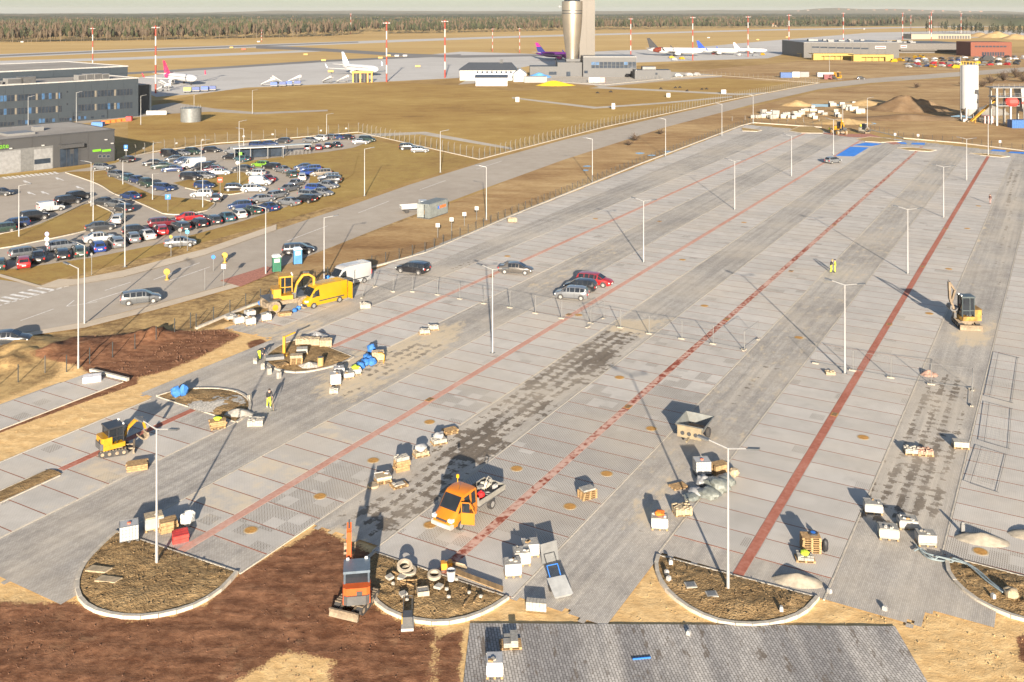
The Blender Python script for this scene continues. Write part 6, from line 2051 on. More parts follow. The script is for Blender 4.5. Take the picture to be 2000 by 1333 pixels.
PAINT = {'black': (0.012, 0.012, 0.014), 'dark grey': (0.045, 0.048, 0.052), 'grey': (0.12, 0.125, 0.13), 'silver': (0.17, 0.176, 0.185), 'white': (0.36, 0.355, 0.345), 'red': (0.26, 0.012, 0.014), 'dark red': (0.10, 0.01, 0.016), 'blue': (0.014, 0.04, 0.18), 'dark blue': (0.015, 0.03, 0.085), 'dark green': (0.022, 0.04, 0.032), 'green': (0.12, 0.24, 0.018), 'teal': (0.03, 0.07, 0.085), 'tan': (0.17, 0.145, 0.115), 'yellow': (0.38, 0.22, 0.005), 'bronze': (0.10, 0.09, 0.08)}


def paint(c):
 metal_ = 0.35 if c in ('silver', 'grey', 'dark grey', 'bronze') else 0.0
 return pm('paint_' + c.replace(' ', '_'), PAINT[c], 0.32, metal_, 0.06, 0.6, coat=0.6)


def car(kind, c, u, v_, head, label, group=None, zb=None, name='parked_car'):
 p = G(u, v_)
 m = car_meshes(kind)
 ln, stn, axle, wr = CAR[kind]
 root = thing(name, label, 'van' if 'van' in kind else 'car', (p.x, p.y, ZG + 0.016 if zb is None else zb), R(head), group)
 obj('body', m['body'], paint(c), root)
 obj('trim', m['trim'], DARK(), root)
 obj('windscreen', m['windscreen'], GL, root)
 obj('rear_window', m['rear_window'], GL, root)
 obj('side_window', m['side_windows_r'], GL, root)
 obj('side_window', m['side_windows_l'], GL, root)
 for sx_ in (-1, 1):
  for sy_ in (-1, 1):
   w_ = obj('wheel', m['tyre'], RUBBER(), root, (sx_ * axle, sy_ * (stn[4][1] - 0.085), wr))
   obj('rim', m['rim'], RIM, w_)
 f, r_ = stn[-1], stn[0]
 for sy_ in (-1, 1):
  obj('headlight', m['headlight'], HEADL, root, (stn[-2][0] + 0.10, sy_ * (stn[-2][1] - 0.20), f[3] + 0.02))
  obj('taillight', m['taillight'], TAIL, root, (r_[0] + 0.05, sy_ * (r_[1] - 0.02), r_[3] - 0.02))
 obj('number_plate', m['plate'], PLATE, root, (r_[0] - 0.008, 0, 0.62))
 obj('number_plate', m['plate'], PLATE, root, (f[0] + 0.008, 0, 0.46))
 return root


row_side = [('dark green', 'hatchback', -2, 524, 118), ('red', 'hatchback', 46, 520, 118), ('black', 'sedan', 74, 509, 120), ('black', 'hatchback', 121, 504, 118), ('dark green', 'estate car', 156, 498, 118), ('blue', 'hatchback', 191, 489, 120), ('silver', 'estate car', 227, 480, 120), ('silver', 'hatchback', 259, 471, 120), ('white', 'sedan', 285, 465, 130), ('red', 'hatchback', 315, 456, 118), ('dark grey', 'estate car', 352, 449, 130), ('black', 'hatchback', 388, 442, 128), ('dark grey', 'hatchback', 417, 436, 128), ('teal', 'sedan', 441, 430, 128), ('white', 'hatchback', 466, 424, 126), ('dark green', 'sedan', 493, 416, 132), ('dark blue', 'sedan', 524, 410, 135), ('silver', 'sedan', 564, 400, 150), ('black', 'hatchback', 598, 394, 150)]
row_kerb = [('grey', 'estate car', 52, 501, 38), ('silver', 'hatchback', 122, 487, 38), ('white', 'sedan', 194, 471, 32), ('dark grey', 'sedan', 196, 449, 32), ('black', 'hatchback', 265, 456, 34), ('dark red', 'estate car', 318, 441, 32), ('red', 'sedan', 371, 430, 26), ('dark blue', 'hatchback', 468, 407, 208), ('silver', 'sedan', 512, 394, 36), ('silver', 'hatchback', 541, 386, 58)]
row_curve = [('grey', 'sedan', 566, 373, 60), ('silver', 'sedan', 578, 363, 76), ('white', 'hatchback', 590, 351, 100), ('dark green', 'hatchback', 570, 345, 120), ('silver', 'sedan', 552, 336, 132), ('black', 'estate car', 530, 330, 150), ('green', 'hatchback', 509, 326, 162)]
row_inner = [('dark grey', 'sedan', 474, 334, 172), ('white', 'hatchback', 500, 343, 165), ('dark red', 'sedan', 521, 354, 130), ('white', 'compact van', 509, 361, 0), ('white', 'estate car', 496, 374, 6), ('black', 'hatchback', 459, 372, 10)]
row_grass = [('dark blue', 'sedan', 594, 331, 200), ('blue', 'estate car', 606, 335, 200), ('blue', 'hatchback', 604, 342, 212), ('tan', 'estate car', 626, 343, 200), ('silver', 'estate car', 642, 351, 190), ('black', 'SUV', 645, 358, 180), ('silver', 'sedan', 640, 367, -22), ('blue', 'hatchback', 617, 373, -20), ('silver', 'estate car', 605, 386, -25), ('silver', 'sedan', 629, 381, -27)]
row_mid = [('black', 'hatchback', 248, 316, 150), ('black', 'compact van', 332, 306, -22), ('silver', 'sedan', 356, 303, -28), ('dark green', 'SUV', 377, 301, -25), ('black', 'hatchback', 414, 297, -14), ('silver', 'compact van', 455, 300, 160), ('black', 'sedan', 452, 311, 160), ('teal', 'hatchback', 472, 315, 150), ('black', 'sedan', 298, 323, 198), ('dark green', 'sedan', 315, 329, 196), ('dark blue', 'sedan', 336, 335, 198), ('dark grey', 'sedan', 341, 315, 200), ('dark blue', 'hatchback', 357, 319, 205), ('silver', 'hatchback', 365, 321, 205), ('white', 'van', 377, 328, 212), ('black', 'compact van', 392, 333, 214), ('teal', 'sedan', 408, 332, 204), ('dark red', 'sedan', 415, 336, 200), ('white', 'sedan', 428, 341, 10), ('black', 'SUV', 373, 351, -16), ('silver', 'estate car', 400, 348, -16), ('dark blue', 'hatchback', 399, 367, -20), ('white', 'hatchback', 394, 384, 186), ('dark grey', 'hatchback', 424, 392, 98)]
row_tri = [('grey', 'estate car', 229, 346, -32), ('teal', 'hatchback', 253, 353, -42), ('dark blue', 'hatchback', 269, 357, -42), ('dark green', 'SUV', 287, 364, -46), ('dark blue', 'estate car', 320, 372, -26), ('dark blue', 'sedan', 254, 388, 148), ('dark grey', 'sedan', 201, 400, 160), ('grey', 'hatchback', 226, 404, 150), ('dark grey', 'hatchback', 241, 413, 140), ('white', 'hatchback', 232, 434, 96), ('black', 'SUV', 152, 389, 62), ('black', 'SUV', 133, 398, 46), ('white', 'compact van', 99, 412, 46), ('black', 'SUV', 67, 429, 42), ('dark blue', 'estate car', 27, 443, 222), ('dark green', 'hatchback', 3, 453, 220), ('dark grey', 'sedan', 2, 381, 0), ('silver', 'hatchback', 200, 331, -10)]
row_fence = [('dark blue', 'estate car', 504, 287, -15), ('dark blue', 'sedan', 526, 285, -15), ('dark grey', 'hatchback', 552, 279, 165), ('silver', 'sedan', 606, 278, -25), ('white', 'SUV', 624, 275, 155), ('grey', 'hatchback', 644, 272, 155), ('dark blue', 'sedan', 658, 272, 160), ('black', 'sedan', 676, 272, 160), ('black', 'hatchback', 601, 293, 100), ('dark red', 'hatchback', 622, 292, 100), ('black', 'hatchback', 640, 289, 100), ('black', 'sedan', 657, 287, 120), ('silver', 'sedan', 704, 281, 10), ('dark green', 'SUV', 717, 277, -20), ('black', 'SUV', 797, 292, 0), ('silver', 'estate car', 820, 297, 8)]
for lst, where, grp in ((row_side, 'in the angled row on the road verge', 'cars angled along the road verge'), (row_kerb, 'in the line behind the verge row', 'cars in line along the car park lane'), (row_curve, 'on the inside of the curved lane', 'cars round the curved lane'), (row_inner, 'on the inner grass island', 'cars on the inner island'), (row_grass, 'on the outer grass of the curve', 'cars parked on the outer grass'), (row_mid, 'in the middle of the car park', 'cars in the middle of the car park'), (row_tri, 'along the grass triangle', 'cars along the grass triangle'), (row_fence, 'near the back fence', 'cars near the back fence')):
 for i, (c, k, u, v_, hd) in enumerate(lst):
  nb = []
  if i > 0:
   nb.append('%s %s' % lst[i - 1][:2])
  if i < len(lst) - 1:
   nb.append('%s %s' % lst[i + 1][:2])
  lab = '%s %s %s %s %s' % (c, k, 'between a' if len(nb) == 2 else 'next to a', ' and '.join(nb), where)
  w_ = lab.split()
  if len(w_) > 16:
   lab = '%s %s beside %s, %s' % (c, k, nb[-1], where)
  car(k, c, u, v_, hd + rng.uniform(-3, 3), lab, grp)

car('sedan', 'silver', 352, 480, 18, 'lone silver sedan on the bare verge behind two sign posts')
car('estate car', 'grey', 275, 590, 22, 'dark grey estate car driving on the main road', name='moving_car')
car('estate car', 'black', 583, 494, 12, 'black estate car half hidden behind the blue portable toilet')
car('estate car', 'black', 806, 533, 155, 'black family car with red tail lights at the left of the paved lot', zb=0.012)
car('sedan', 'bronze', 1008, 534, -12, 'bronze grey saloon on the red line of the paved lot', zb=0.014)
car('hatchback', 'silver', 1117, 583, 166, 'silver hatchback beside the black one on the paved lot', zb=0.012)
car('hatchback', 'black', 1134, 568, 160, 'black hatchback between silver hatchback and red estate car', zb=0.012)
car('estate car', 'red', 1162, 557, -24, 'bright red estate car at the end of the trio on the paved lot', zb=0.012)
car('hatchback', 'silver', 1627, 319, 30, 'silver hatchback alone near the blue painted bays', zb=0.012)
car('hatchback', 'black', 1682, 155, 0, 'black car alone on the yard beyond the side road')
car('sedan', 'dark grey', 15, 672, 10, 'dark grey car at the edge of the rough ground by the junction', zb=-0.05)

# small vehicles of the terminal yard, too far to show parts
far_me = {}


def far_vehicle(kind, c, u, v_, head, label, group):
 ln, stn, axle, wr = CAR[kind]
 if kind not in far_me:
  b = MB()
  b.side([(stn[0][0], 0.3), (stn[-1][0], 0.3), (stn[-1][0], 0.75), (stn[6][0], stn[6][5]), (stn[5][0], stn[5][5]), (stn[2][0], stn[2][5]), (stn[0][0], stn[1][3])], -0.86, 0.86)
  for sx_ in (-1, 1):
   b.tube((sx_ * axle, -0.88, wr), (sx_ * axle, 0.88, wr), wr, n=8)
  me_ = b.mesh('far_vehicle')
  me_.materials.append(None)
  me_.materials.append(GL)
  for pl in me_.polygons:
   if pl.center.z > stn[4][3] + 0.08 and abs(pl.normal.z) < 0.75 and abs(pl.normal.x) > 0.3:
    pl.material_index = 1
  far_me[kind] = me_
 p = G(u, v_)
 o_ = bpy.data.objects.new('yard_van' if 'van' in kind else 'yard_car', far_me[kind])
 col.objects.link(o_)
 o_.location = (p.x, p.y, ZG + 0.01)
 o_.rotation_euler = (0, 0, R(head))
 o_.material_slots[0].link = 'OBJECT'
 o_.material_slots[0].material = paint(c)
 return tag(o_, label, 'van' if 'van' in kind else 'car', group)


fr2 = random.Random(21)
lots = [(1745, 121.5, 'yellow', 'van'), (1760, 119.5, 'yellow', 'van'), (1790, 114, 'yellow', 'van'), (1800, 113, 'yellow', 'van'), (1822, 131.5, 'yellow', 'compact van'), (1866, 133.5, 'yellow', 'van'), (1875, 132.5, 'yellow', 'van'), (1908, 126, 'yellow', 'van'), (1772, 119.5, 'white', 'van'), (1783, 128, 'silver', 'sedan')]
cs_ = ['silver', 'white', 'grey', 'dark blue', 'black', 'silver', 'white', 'dark grey', 'red']
for k in range(58):
 row = k % 4
 u = 1776 + (k // 4) * 16 + fr2.uniform(-4, 4)
 v_ = (116.5, 121, 126.5, 131.5)[row] - (u - 1776) * 0.022 + fr2.uniform(-0.7, 0.7)
 lots.append((u, v_, fr2.choice(cs_), fr2.choice(['sedan', 'hatchback', 'estate car', 'SUV', 'compact van'])))
for u, v_, c, k in lots:
 far_vehicle(k, c, u, v_, fr2.choice([20, 200, 110, 290]) + fr2.uniform(-6, 6), '%s %s in the crowded yard before the terminal' % (c, k), 'vehicles in the terminal yard')
for i, (u, v_, c) in enumerate(((1312, 114, 'yellow'), (1332, 116, 'yellow'), (1318, 118, 'white'), (1395, 106.5, 'red'), (1445, 109, 'white'), (1490, 108, 'yellow'), (1475, 110, 'silver'), (1180, 149, 'red'), (1190, 148, 'white'), (1207, 150, 'dark green'), (1215, 150, 'red'), (1228, 150.5, 'black'), (1325, 150, 'white'), (1346, 148.5, 'white'), (1362, 148, 'white'))):
 far_vehicle('compact van', c, u, v_, 10 + 20 * (i % 3), '%s service vehicle %s' % (c, 'beside the airliners on the apron' if v_ < 140 else 'parked in the yard of the control tower'), 'service vehicles of the airfield')
bx = far_vehicle('van', 'dark grey', 1930, 119, 5, 'dark green box lorry among the yard cars by the orange building', 'vehicles in the terminal yard')
bx.scale = (1.7, 1.4, 1.7)
# yellow runway marker boards and lights
mk = [(452, 94.5, 'yellow'), (476, 98, 'red'), (597, 108.5, 'yellow'), (632, 120, 'yellow'), (646, 142, 'yellow'), (743, 115, 'yellow'), (759, 110.5, 'yellow'), (775, 111.2, 'white'), (791, 111, 'white'), (816, 132, 'yellow'), (505, 83, 'white'), (43, 83.5, 'white'), (1480, 79, 'yellow'), (1275, 90, 'yellow'), (1384, 75, 'white'), (1688, 58, 'white'), (1537, 74, 'yellow')]
for u, v_, c in mk:
 p = G(u, v_)
 b_ = thing('marker_board', '%s runway marker board standing in the airfield grass' % c, 'sign', (p.x, p.y, ZG), 0, 'runway marker boards')
 obj('board', MB().box(-1.6, -0.15, 0.3, 1.6, 0.15, 1.5), {'yellow': sign_yel, 'red': sign_red, 'white': white_m}[c], b_)
 obj('leg', MB().box(-1.3, -0.06, 0, -1.15, 0.06, 0.3).box(1.15, -0.06, 0, 1.3, 0.06, 0.3), DARK(), b_)
for i, (u, v_) in enumerate(((1291, 174), (1319, 172), (1328, 171.5), (1342, 178), (1371, 175), (1380, 174.5), (1167, 182), (1193, 180))):
 heap('molehill', 'small dark earth clump on the meadow below the tower', 'earth clump', u, v_, 1.0, 0.8, 0.9, pm('dark_clump', (0.03, 0.022, 0.014), 0.95), i, rz=0.4 * i)['group'] = 'dark clumps on the meadow'

# ============================================================ VANS, TRUCK AND MACHINES
def big_van(label, u, v_, head, c, z=0.012, L_=5.9, open_door=False):
 p = G(u, v_)
 root = thing('panel_van', label, 'van', (p.x, p.y, z), R(head))
 W = 1.0
 st = [(-L_ / 2, .93, .42, 1.3, .86, 2.35), (-L_ / 2 + .06, .97, .32, 1.35, .89, 2.52), (-1.2, .99, .30, 1.35, .90, 2.58), (.6, .99, .30, 1.35, .90, 2.58), (1.25, .99, .30, 1.33, .87, 2.50), (1.55, .99, .30, 1.30, .83, 2.30), (2.22, .97, .32, 1.14, .80, 1.34), (2.68, .90, .36, .98, .72, 1.08), (L_ / 2, .76, .44, .74, .6, .82)]
 rings = []
 for x, w, zb, zs, wt, zt in st:
  zm = (zb + zs) / 2
  rings.append([(x, -w * .94, zb), (x, -w, zm), (x, -w, zs), (x, -wt, zt), (x, -wt * .6, zt + .05), (x, wt * .6, zt + .05), (x, wt, zt), (x, w, zs), (x, w, zm), (x, w * .94, zb)])
 mb = MB()
 n = 10
 mb.v = [q for r_ in rings for q in r_]
 for k in range(len(rings) - 1):
  for i in range(n):
   j = (i + 1) % n
   mb.f.append((k * n + i, k * n + j, (k + 1) * n + j, (k + 1) * n + i))
 mb.f += [tuple(range(n)), tuple((len(rings) - 1) * n + i for i in range(n))]
 pt_ = paint(c)
 obj('body', mb, pt_, root, smooth=True)
 P = lambda k, i: Vector(rings[k][i])
 ws = MB()
 inset(ws, [P(5, 3), P(5, 6), P(6, 6), P(6, 3)], .9, .07)
 obj('windscreen', ws, GL, root)
 for a, b in ((2, 3), (7, 6)):
  sw_ = MB()
  lo = lambda k: P(k, a).lerp(P(k, b), .08)
  hi = lambda k: P(k, a).lerp(P(k, b), .72)
  inset(sw_, [P(4, a).lerp(P(3, a), .35), lo(5), P(6, a).lerp(P(6, b), .45), hi(5), P(4, b).lerp(P(3, b), .35).lerp(P(4, a), .28)], .92, .05)
  obj('side_window', sw_, GL, root)
  y = -.995 if a == 2 else .995
  obj('rub_strip', MB().box(-2.4, y - .02, .72, 1.1, y + .02, .84), DARK(), root)
  obj('mirror', MB().box(1.75, y * 1.02 - .14, 1.35, 1.9, y * 1.02 + .14, 1.75), DARK(), root)
  obj('headlight', MB().box(2.55, y * .78 - .16, .86, 2.86, y * .78 + .16, 1.06), HEADL, root)
  obj('taillight', MB().box(-L_ / 2 - .02, y * .92 - .08, 1.0, -L_ / 2 + .05, y * .92 + .08, 1.6), TAIL, root)
  for x in (-1.75, 1.85):
   w_ = obj('wheel', MB().tube((0, -.12, 0), (0, .12, 0), .36, n=18), RUBBER(), root, (x, y * .9, .36))
   obj('rim', MB().tube((0, -.13, 0), (0, .13, 0), .21, n=12), RIM, w_)
 obj('bumper', MB().side([(2.6, .34), (2.98, .38), (3.0, .68), (2.8, .74), (2.6, .7)], -.86, .86), DARK(), root)
 obj('grille', MB().box(2.86, -.45, .78, 2.95, .45, .9), DARK(), root)
 obj('number_plate', MB().box(2.99, -.27, .46, 3.02, .27, .58), PLATE, root)
 for k in range(4):
  obj('roof_rib', MB().box(-2.6, -.62 + k * .4, 2.60, .5, -.56 + k * .4, 2.645), pt_, root)
 if open_door:
  obj('rear_door', MB().box(-L_ / 2 - .05, 0, .4, -L_ / 2, .9, 2.4, T(0, .98, 0)), pt_, root)
 return root


big_van('bright yellow high-roof panel van with its rear door swung open', 630, 594, 224, 'yellow', open_door=True)
big_van('white high-roof panel van parked behind the yellow van', 681, 556, 226, 'white', z=0.0)

# --- orange crew-cab dropside truck
p = G(914, 1006)
tk = thing('dropside_truck', 'orange crew-cab pickup truck with open door and loaded grey cargo bed', 'truck', (p.x, p.y, 0.014), R(234))
tk.scale = (.93, .93, .93)
org = pm('truck_orange', (0.46, 0.145, 0.008), 0.38, var=0.06, scale=0.8, coat=0.4, dirt=0.05)
st = [(.05, .93, .5, 1.25, .84, 2.22), (.12, .97, .42, 1.3, .87, 2.32), (.7, .98, .4, 1.3, .88, 2.36), (1.35, .98, .4, 1.3, .86, 2.30), (1.62, .98, .4, 1.28, .82, 2.18), (2.38, .96, .4, 1.14, .82, 1.32), (2.85, .9, .42, .98, .74, 1.06), (3.1, .76, .46, .74, .62, .82)]
rings = []
for x, w, zb, zs, wt, zt in st:
 zm = (zb + zs) / 2
 rings.append([(x, -w * .95, zb), (x, -w, zm), (x, -w, zs), (x, -wt, zt), (x, -wt * .6, zt + .05), (x, wt * .6, zt + .05), (x, wt, zt), (x, w, zs), (x, w, zm), (x, w * .95, zb)])
mb = MB()
n = 10
mb.v = [q for r_ in rings for q in r_]
for k in range(len(rings) - 1):
 for i in range(n):
  j = (i + 1) % n
  mb.f.append((k * n + i, k * n + j, (k + 1) * n + j, (k + 1) * n + i))
mb.f += [tuple(range(n)), tuple((len(rings) - 1) * n + i for i in range(n))]
obj('cab', mb, org, tk, smooth=True)
P = lambda k, i: Vector(rings[k][i])
ws = MB()
inset(ws, [P(4, 3), P(4, 6), P(5, 6), P(5, 3)], .9, .065)
obj('windscreen', ws, GL, tk)
for a, b in ((2, 3), (7, 6)):
 for s0_, s1_ in ((.12, .46), (.54, .98)):
  sw_ = MB()
  X = lambda t_, i: P(1, i).lerp(P(4, i), t_)
  inset(sw_, [X(s0_, a), X(s1_, a), X(s1_, b), X(s0_, b)], .82, .05)
  obj('side_window', sw_, GL, tk)
 sw_ = MB()
 inset(sw_, [P(4, a), P(5, a), P(5, a).lerp(P(5, b), .4), P(4, b)], .72, .05)
 obj('side_window', sw_, GL, tk)
 y = -.98 if a == 2 else .98
 obj('headlight', MB().box(2.72, y * .76 - .17, .86, 3.04, y * .76 + .17, 1.06), HEADL, tk)
 obj('mirror', MB().box(1.85, y * 1.08 - .13, 1.35, 1.98, y * 1.08 + .13, 1.78), DARK(), tk)
 for x in (-1.75, 2.0):
  w_ = obj('wheel', MB().tube((0, -.14, 0), (0, .14, 0), .36, n=18), RUBBER(), tk, (x, y * .87, .36))
  obj('rim', MB().tube((0, -.15, 0), (0, .15, 0), .21, n=12), RIM, w_)
obj('bumper', MB().side([(2.75, .36), (3.14, .4), (3.16, .66), (2.95, .76), (2.75, .7)], -.9, .9), pm('bumper_grey', (0.36, 0.33, 0.30), 0.6), tk)
obj('grille', MB().box(3.0, -.5, .8, 3.1, .5, .95), DARK(), tk)
obj('number_plate', MB().box(3.155, -.28, .46, 3.175, .28, .58), PLATE, tk)
obj('bonnet_badge', MB().box(2.62, -.10, 1.16, 2.68, .10, 1.205).box(2.6, -.36, 1.17, 2.66, -.2, 1.215).box(2.6, .2, 1.17, 2.66, .36, 1.215), pm('badge', (0.35, 0.10, 0.01), 0.5), tk)
obj('bonnet_vent', MB().box(2.36, -.6, 1.30, 2.44, .6, 1.335), DARK(), tk)
obj('chassis', MB().box(-3.2, -.45, .45, 2.6, .45, .7), STEEL(), tk)
bedm = pm('bed_grey', (0.25, 0.24, 0.21), 0.55, 0.2, dirt=0.3)
obj('bed_floor', MB().box(-3.3, -1.02, .78, -.05, 1.02, .88), STEEL(), tk)
obj('side_board', MB().box(-3.3, .99, .88, -.05, 1.03, 1.28), bedm, tk)
obj('side_board', MB().box(-3.3, -1.03, .88, -.05, -.99, 1.28), bedm, tk)
obj('tail_board', MB().box(-3.34, -1.02, .88, -3.30, 1.02, 1.28), bedm, tk)
obj('head_board', MB().box(-.09, -1.0, .88, -.045, 1.0, 1.5), bedm, tk)
dr = obj('door', MB().box(-.0, -.03, .45, 1.0, .03, 1.3).box(-.0, -.025, 1.3, .06, .025, 2.05).box(.06, -.025, 1.98, .6, .025, 2.05).bar((.6, 0, 2.02), (1.0, 0, 1.3), .06), org, tk, (2.05, 1.0, 0))
dr.rotation_euler = (0, 0, R(180 - 62))
obj('door_glass', MB().box(.08, -.008, 1.3, .62, .008, 1.97), GL, dr)
obj('beacon', MB().lathe([(.02, 2.38), (.02, 2.7), (.11, 2.72), (.11, 2.92), (.06, 2.96)], 10, T(.35, -.7, 0)), pm('beacon_amber', (0.8, 0.35, 0.01), 0.3), tk)
obj('antenna', MB().tube((1.2, .1, 2.38), (.95, .1, 2.75), .012, n=5), DARK(), tk)
RT = T(p.x, p.y, 0.014) @ Matrix.Rotation(R(234), 4, 'Z') @ Matrix.Scale(.93, 4)


def on_truck(name, label, cat, x, y, z, mb_, m):
 q = RT @ Vector((x, y, z))
 return tag(obj(name, mb_, m, None, q, R(234 + rng.uniform(-25, 25))), label, cat)


redm = pm('tool_red', (0.55, 0.02, 0.02), 0.45)
on_truck('fuel_can', 'bright red round canister on the truck bed', 'canister', -1.0, .45, .89, MB().lathe([(.26, 0), (.28, .05), (.28, .4), (.2, .5), (.07, .53), (.07, .6)], 14), redm)
on_truck('tool_box', 'faded red toolbox behind the truck cab', 'toolbox', -.55, -.55, .89, MB().box(-.3, -.4, 0, .3, .4, .5).box(-.32, -.42, .5, .32, .42, .56).bar((0, -.2, .6), (0, .2, .6), .04), pm('tool_pink', (0.50, 0.10, 0.10), 0.5))
on_truck('vibrating_plate', 'dusty plate compactor standing on the truck bed', 'compactor', -1.7, -.1, .89, MB().box(-.35, -.25, 0, .35, .25, .08).box(-.2, -.18, .08, .2, .18, .5).bar((-.3, -.2, .3), (-.75, -.2, .95), .04).bar((-.3, .2, .3), (-.75, .2, .95), .04).bar((-.75, -.2, .95), (-.75, .2, .95), .04), pm('machine_grey', (0.30, 0.28, 0.24), 0.6, dirt=0.3))
on_truck('rubble_sack', 'pale sack at the tail of the truck bed', 'sack', -2.6, -.45, .89, MB().blob((0, 0, .2), (.45, .35, .24), seed=3), pm('sack_pale', (0.55, 0.50, 0.38), 0.9))
on_truck('jerrycan', 'white jerrycan at the tail of the truck bed', 'jerrycan', -2.7, .5, .89, MB().box(-.18, -.1, 0, .18, .1, .4).tube((.1, 0, .4), (.1, 0, .47), .04).bar((-.12, 0, .45), (.02, 0, .45), .03), white_m)
on_truck('bucket', 'grey bucket beside the red canister on the truck bed', 'bucket', -1.45, .75, .89, MB().lathe([(.14, 0), (.19, .35), (.2, .36), (.17, .35), (.12, .05)], 12), slate3)


# --- excavators


def limb(mb_, pts, w, hts):
 """a box-section boom through points in the x-z plane"""
 for (a, b), h0 in zip(zip(pts[:-1], pts[1:]), hts):
  mb_.bar((a[0], 0, a[1]), (b[0], 0, b[1]), h0, w)


def excavator(label, u, v_, head, yaw, s, c_body, c_cab, boom, stick, bucket, glass_=True, wheels=False, boom_c=None, blade=True, z=0.0, under=None, nm='mini_excavator', yb=None):
 p_ = G(u, v_)
 root = thing(nm, label, 'excavator', (p_.x, p_.y, z), R(head))
 root.scale = (s, s, s)
 cl = under or pm('track_dirt', (0.22, 0.17, 0.115), 0.9, var=0.3, scale=4)
 if not wheels:
  for y in (-.62, .62):
   t_ = obj('track', MB().side([(-.78, .0), (.78, .0), (.98, .16), (.98, .30), (.8, .44), (-.8, .44), (-.98, .30), (-.98, .16)], y - .16, y + .16), RUBBER(), root)
   ft = MB()
   for k in range(9):
    ft.box(-.86 + k * .2, y - .17, .44, -.76 + k * .2, y + .17, .465)
   obj('track_pads', ft, cl, t_)
   for x in (-.7, -.25, .25, .7):
    obj('roller', MB().tube((x, y - .17, .22), (x, y + .17, .22), .12, n=10), cl, t_)
  obj('undercarriage', MB().box(-.6, -.48, .18, .6, .48, .5), cl, root)
  if blade:
   obj('dozer_blade', MB().side([(1.28, .03), (1.42, .03), (1.36, .22), (1.42, .42), (1.30, .42), (1.26, .2)], -.8, .8), cl, root)
   obj('blade_arm', MB().bar((.5, -.35, .3), (1.3, -.35, .25), .1).bar((.5, .35, .3), (1.3, .35, .25), .1), cl, root)
 else:
  obj('chassis', MB().box(-1.9, -.5, .5, 1.9, .5, .85), cl, root)
  for x in (-1.35, 1.35):
   obj('axle', MB().tube((x, -.9, .55), (x, .9, .55), .12, n=8), cl, root)
   for y in (-1.0, 1.0):
    w_ = obj('wheel', MB().lathe([(.3, -.2), (.52, -.22), (.56, -.14), (.56, .14), (.52, .22), (.3, .2)], 20, Matrix.Rotation(R(90), 4, 'X')), cl, root, (x, y, .56))
    obj('hub', MB().tube((0, -.23, 0), (0, .23, 0), .27, n=14), YEL(), w_)
  obj('mudguard', MB().box(-1.9, -1.15, 1.12, -.8, 1.15, 1.18).box(.8, -1.15, 1.12, 1.9, 1.15, 1.18), STEEL(), root)
 h0 = .52 if not wheels else .95
 hs_ = thing('x', '', '')
 bpy.data.objects.remove(hs_)
 Z = Matrix.Rotation(R(yaw), 4, 'Z')
 kk = 1.0 if not wheels else 1.15
 HO = lambda mb_: MB().add(mb_.v, mb_.f, Z @ T(0, 0, h0) @ Matrix.Scale(kk, 4))
 obj('slew_ring', MB().lathe([(.38, h0 - .12), (.38, h0 + .02)], 18), STEEL(), root)
 hb = MB().prism([(-.98, -.55), (-.9, -.68), (-.3, -.72), (.55, -.72), (.62, -.2), (.62, .2), (.5, .72), (-.3, .72), (-.9, .68), (-.98, .55)], .02, .34)
 obj('deck', HO(hb), c_body, root)
 obj('engine_hood', HO(MB().prism([(-1.02, -.5), (-.92, -.66), (-.35, -.70), (-.35, .70), (-.92, .66), (-1.02, .5)], .34, .86)), c_body, root)
 obj('counterweight', HO(MB().prism([(-1.10, -.46), (-.98, -.64), (-.9, -.62), (-.98, 0), (-.9, .62), (-.98, .64), (-1.10, .46)], .06, .5)), STEEL(), root)
 obj('hood_vent', HO(MB().box(-1.04, -.28, .5, -1.0, .0, .7)), DARK(), root)
 cabx0, cabx1, y0, y1 = -.34, .56, -.1, .70
 if nm == 'mini_excavator':
  y0, y1 = -.62, .62
  cabx0, cabx1 = -.55, .48
 fr_ = MB()
 zt = 1.42 if nm == 'mini_excavator' else (1.6 if wheels else 1.8)
 for x in (cabx0, cabx1):
  for y in (y0, y1):
   fr_.bar((x, y, .34), (x * .96, y * .96, zt), .07)
 fr_.bar((cabx0, y0, 0.82), (cabx1, y0, 0.82), .06).bar((cabx0, y1, 0.82), (cabx1, y1, 0.82), .06).bar((0, y0, .34), (0, y0, zt), .05).bar((0, y1, .34), (0, y1, zt), .05)
 obj('cab_frame', HO(fr_), c_cab, root)
 obj('cab_roof', HO(MB().prism([(cabx0 - .08, y0 - .05), (cabx1 + .06, y0 - .05), (cabx1 + .06, y1 + .05), (cabx0 - .08, y1 + .05)], zt - .04, zt + .08)), c_cab, root)
 if glass_:
  obj('cab_glass', HO(MB().box(cabx0 + .02, y0 + .03, .36, cabx0 + .05, y1 - .03, zt - .08).box(cabx1 - .05, y0 + .03, .36, cabx1 - .02, y1 - .03, zt - .08).box(cabx0 + .05, y0 + .01, .5, cabx1 - .05, y0 + .03, zt - .08).box(cabx0 + .05, y1 - .03, .5, cabx1 - .05, y1 - .01, zt - .08)), GL, root)
 obj('seat', HO(MB().box(-.25, .1, .34, .15, .5, .7).box(-.3, .1, .7, -.2, .5, 1.15)), DARK(), root)
 bc = boom_c or c_body
 bm = MB()
 limb(bm, boom, .17, [.24] * 9)
 yb = yb if yb is not None else (-.28 if nm != 'mini_excavator' else 0.0)
 BO = lambda mb_: HO(MB().add(mb_.v, mb_.f, T(0, yb, 0)))
 obj('boom_bracket', HO(MB().box(.5, yb - .16, .02, .82, yb + .16, .42)), STEEL(), root)
 obj('boom', BO(bm), bc, root)
 sm_ = MB()
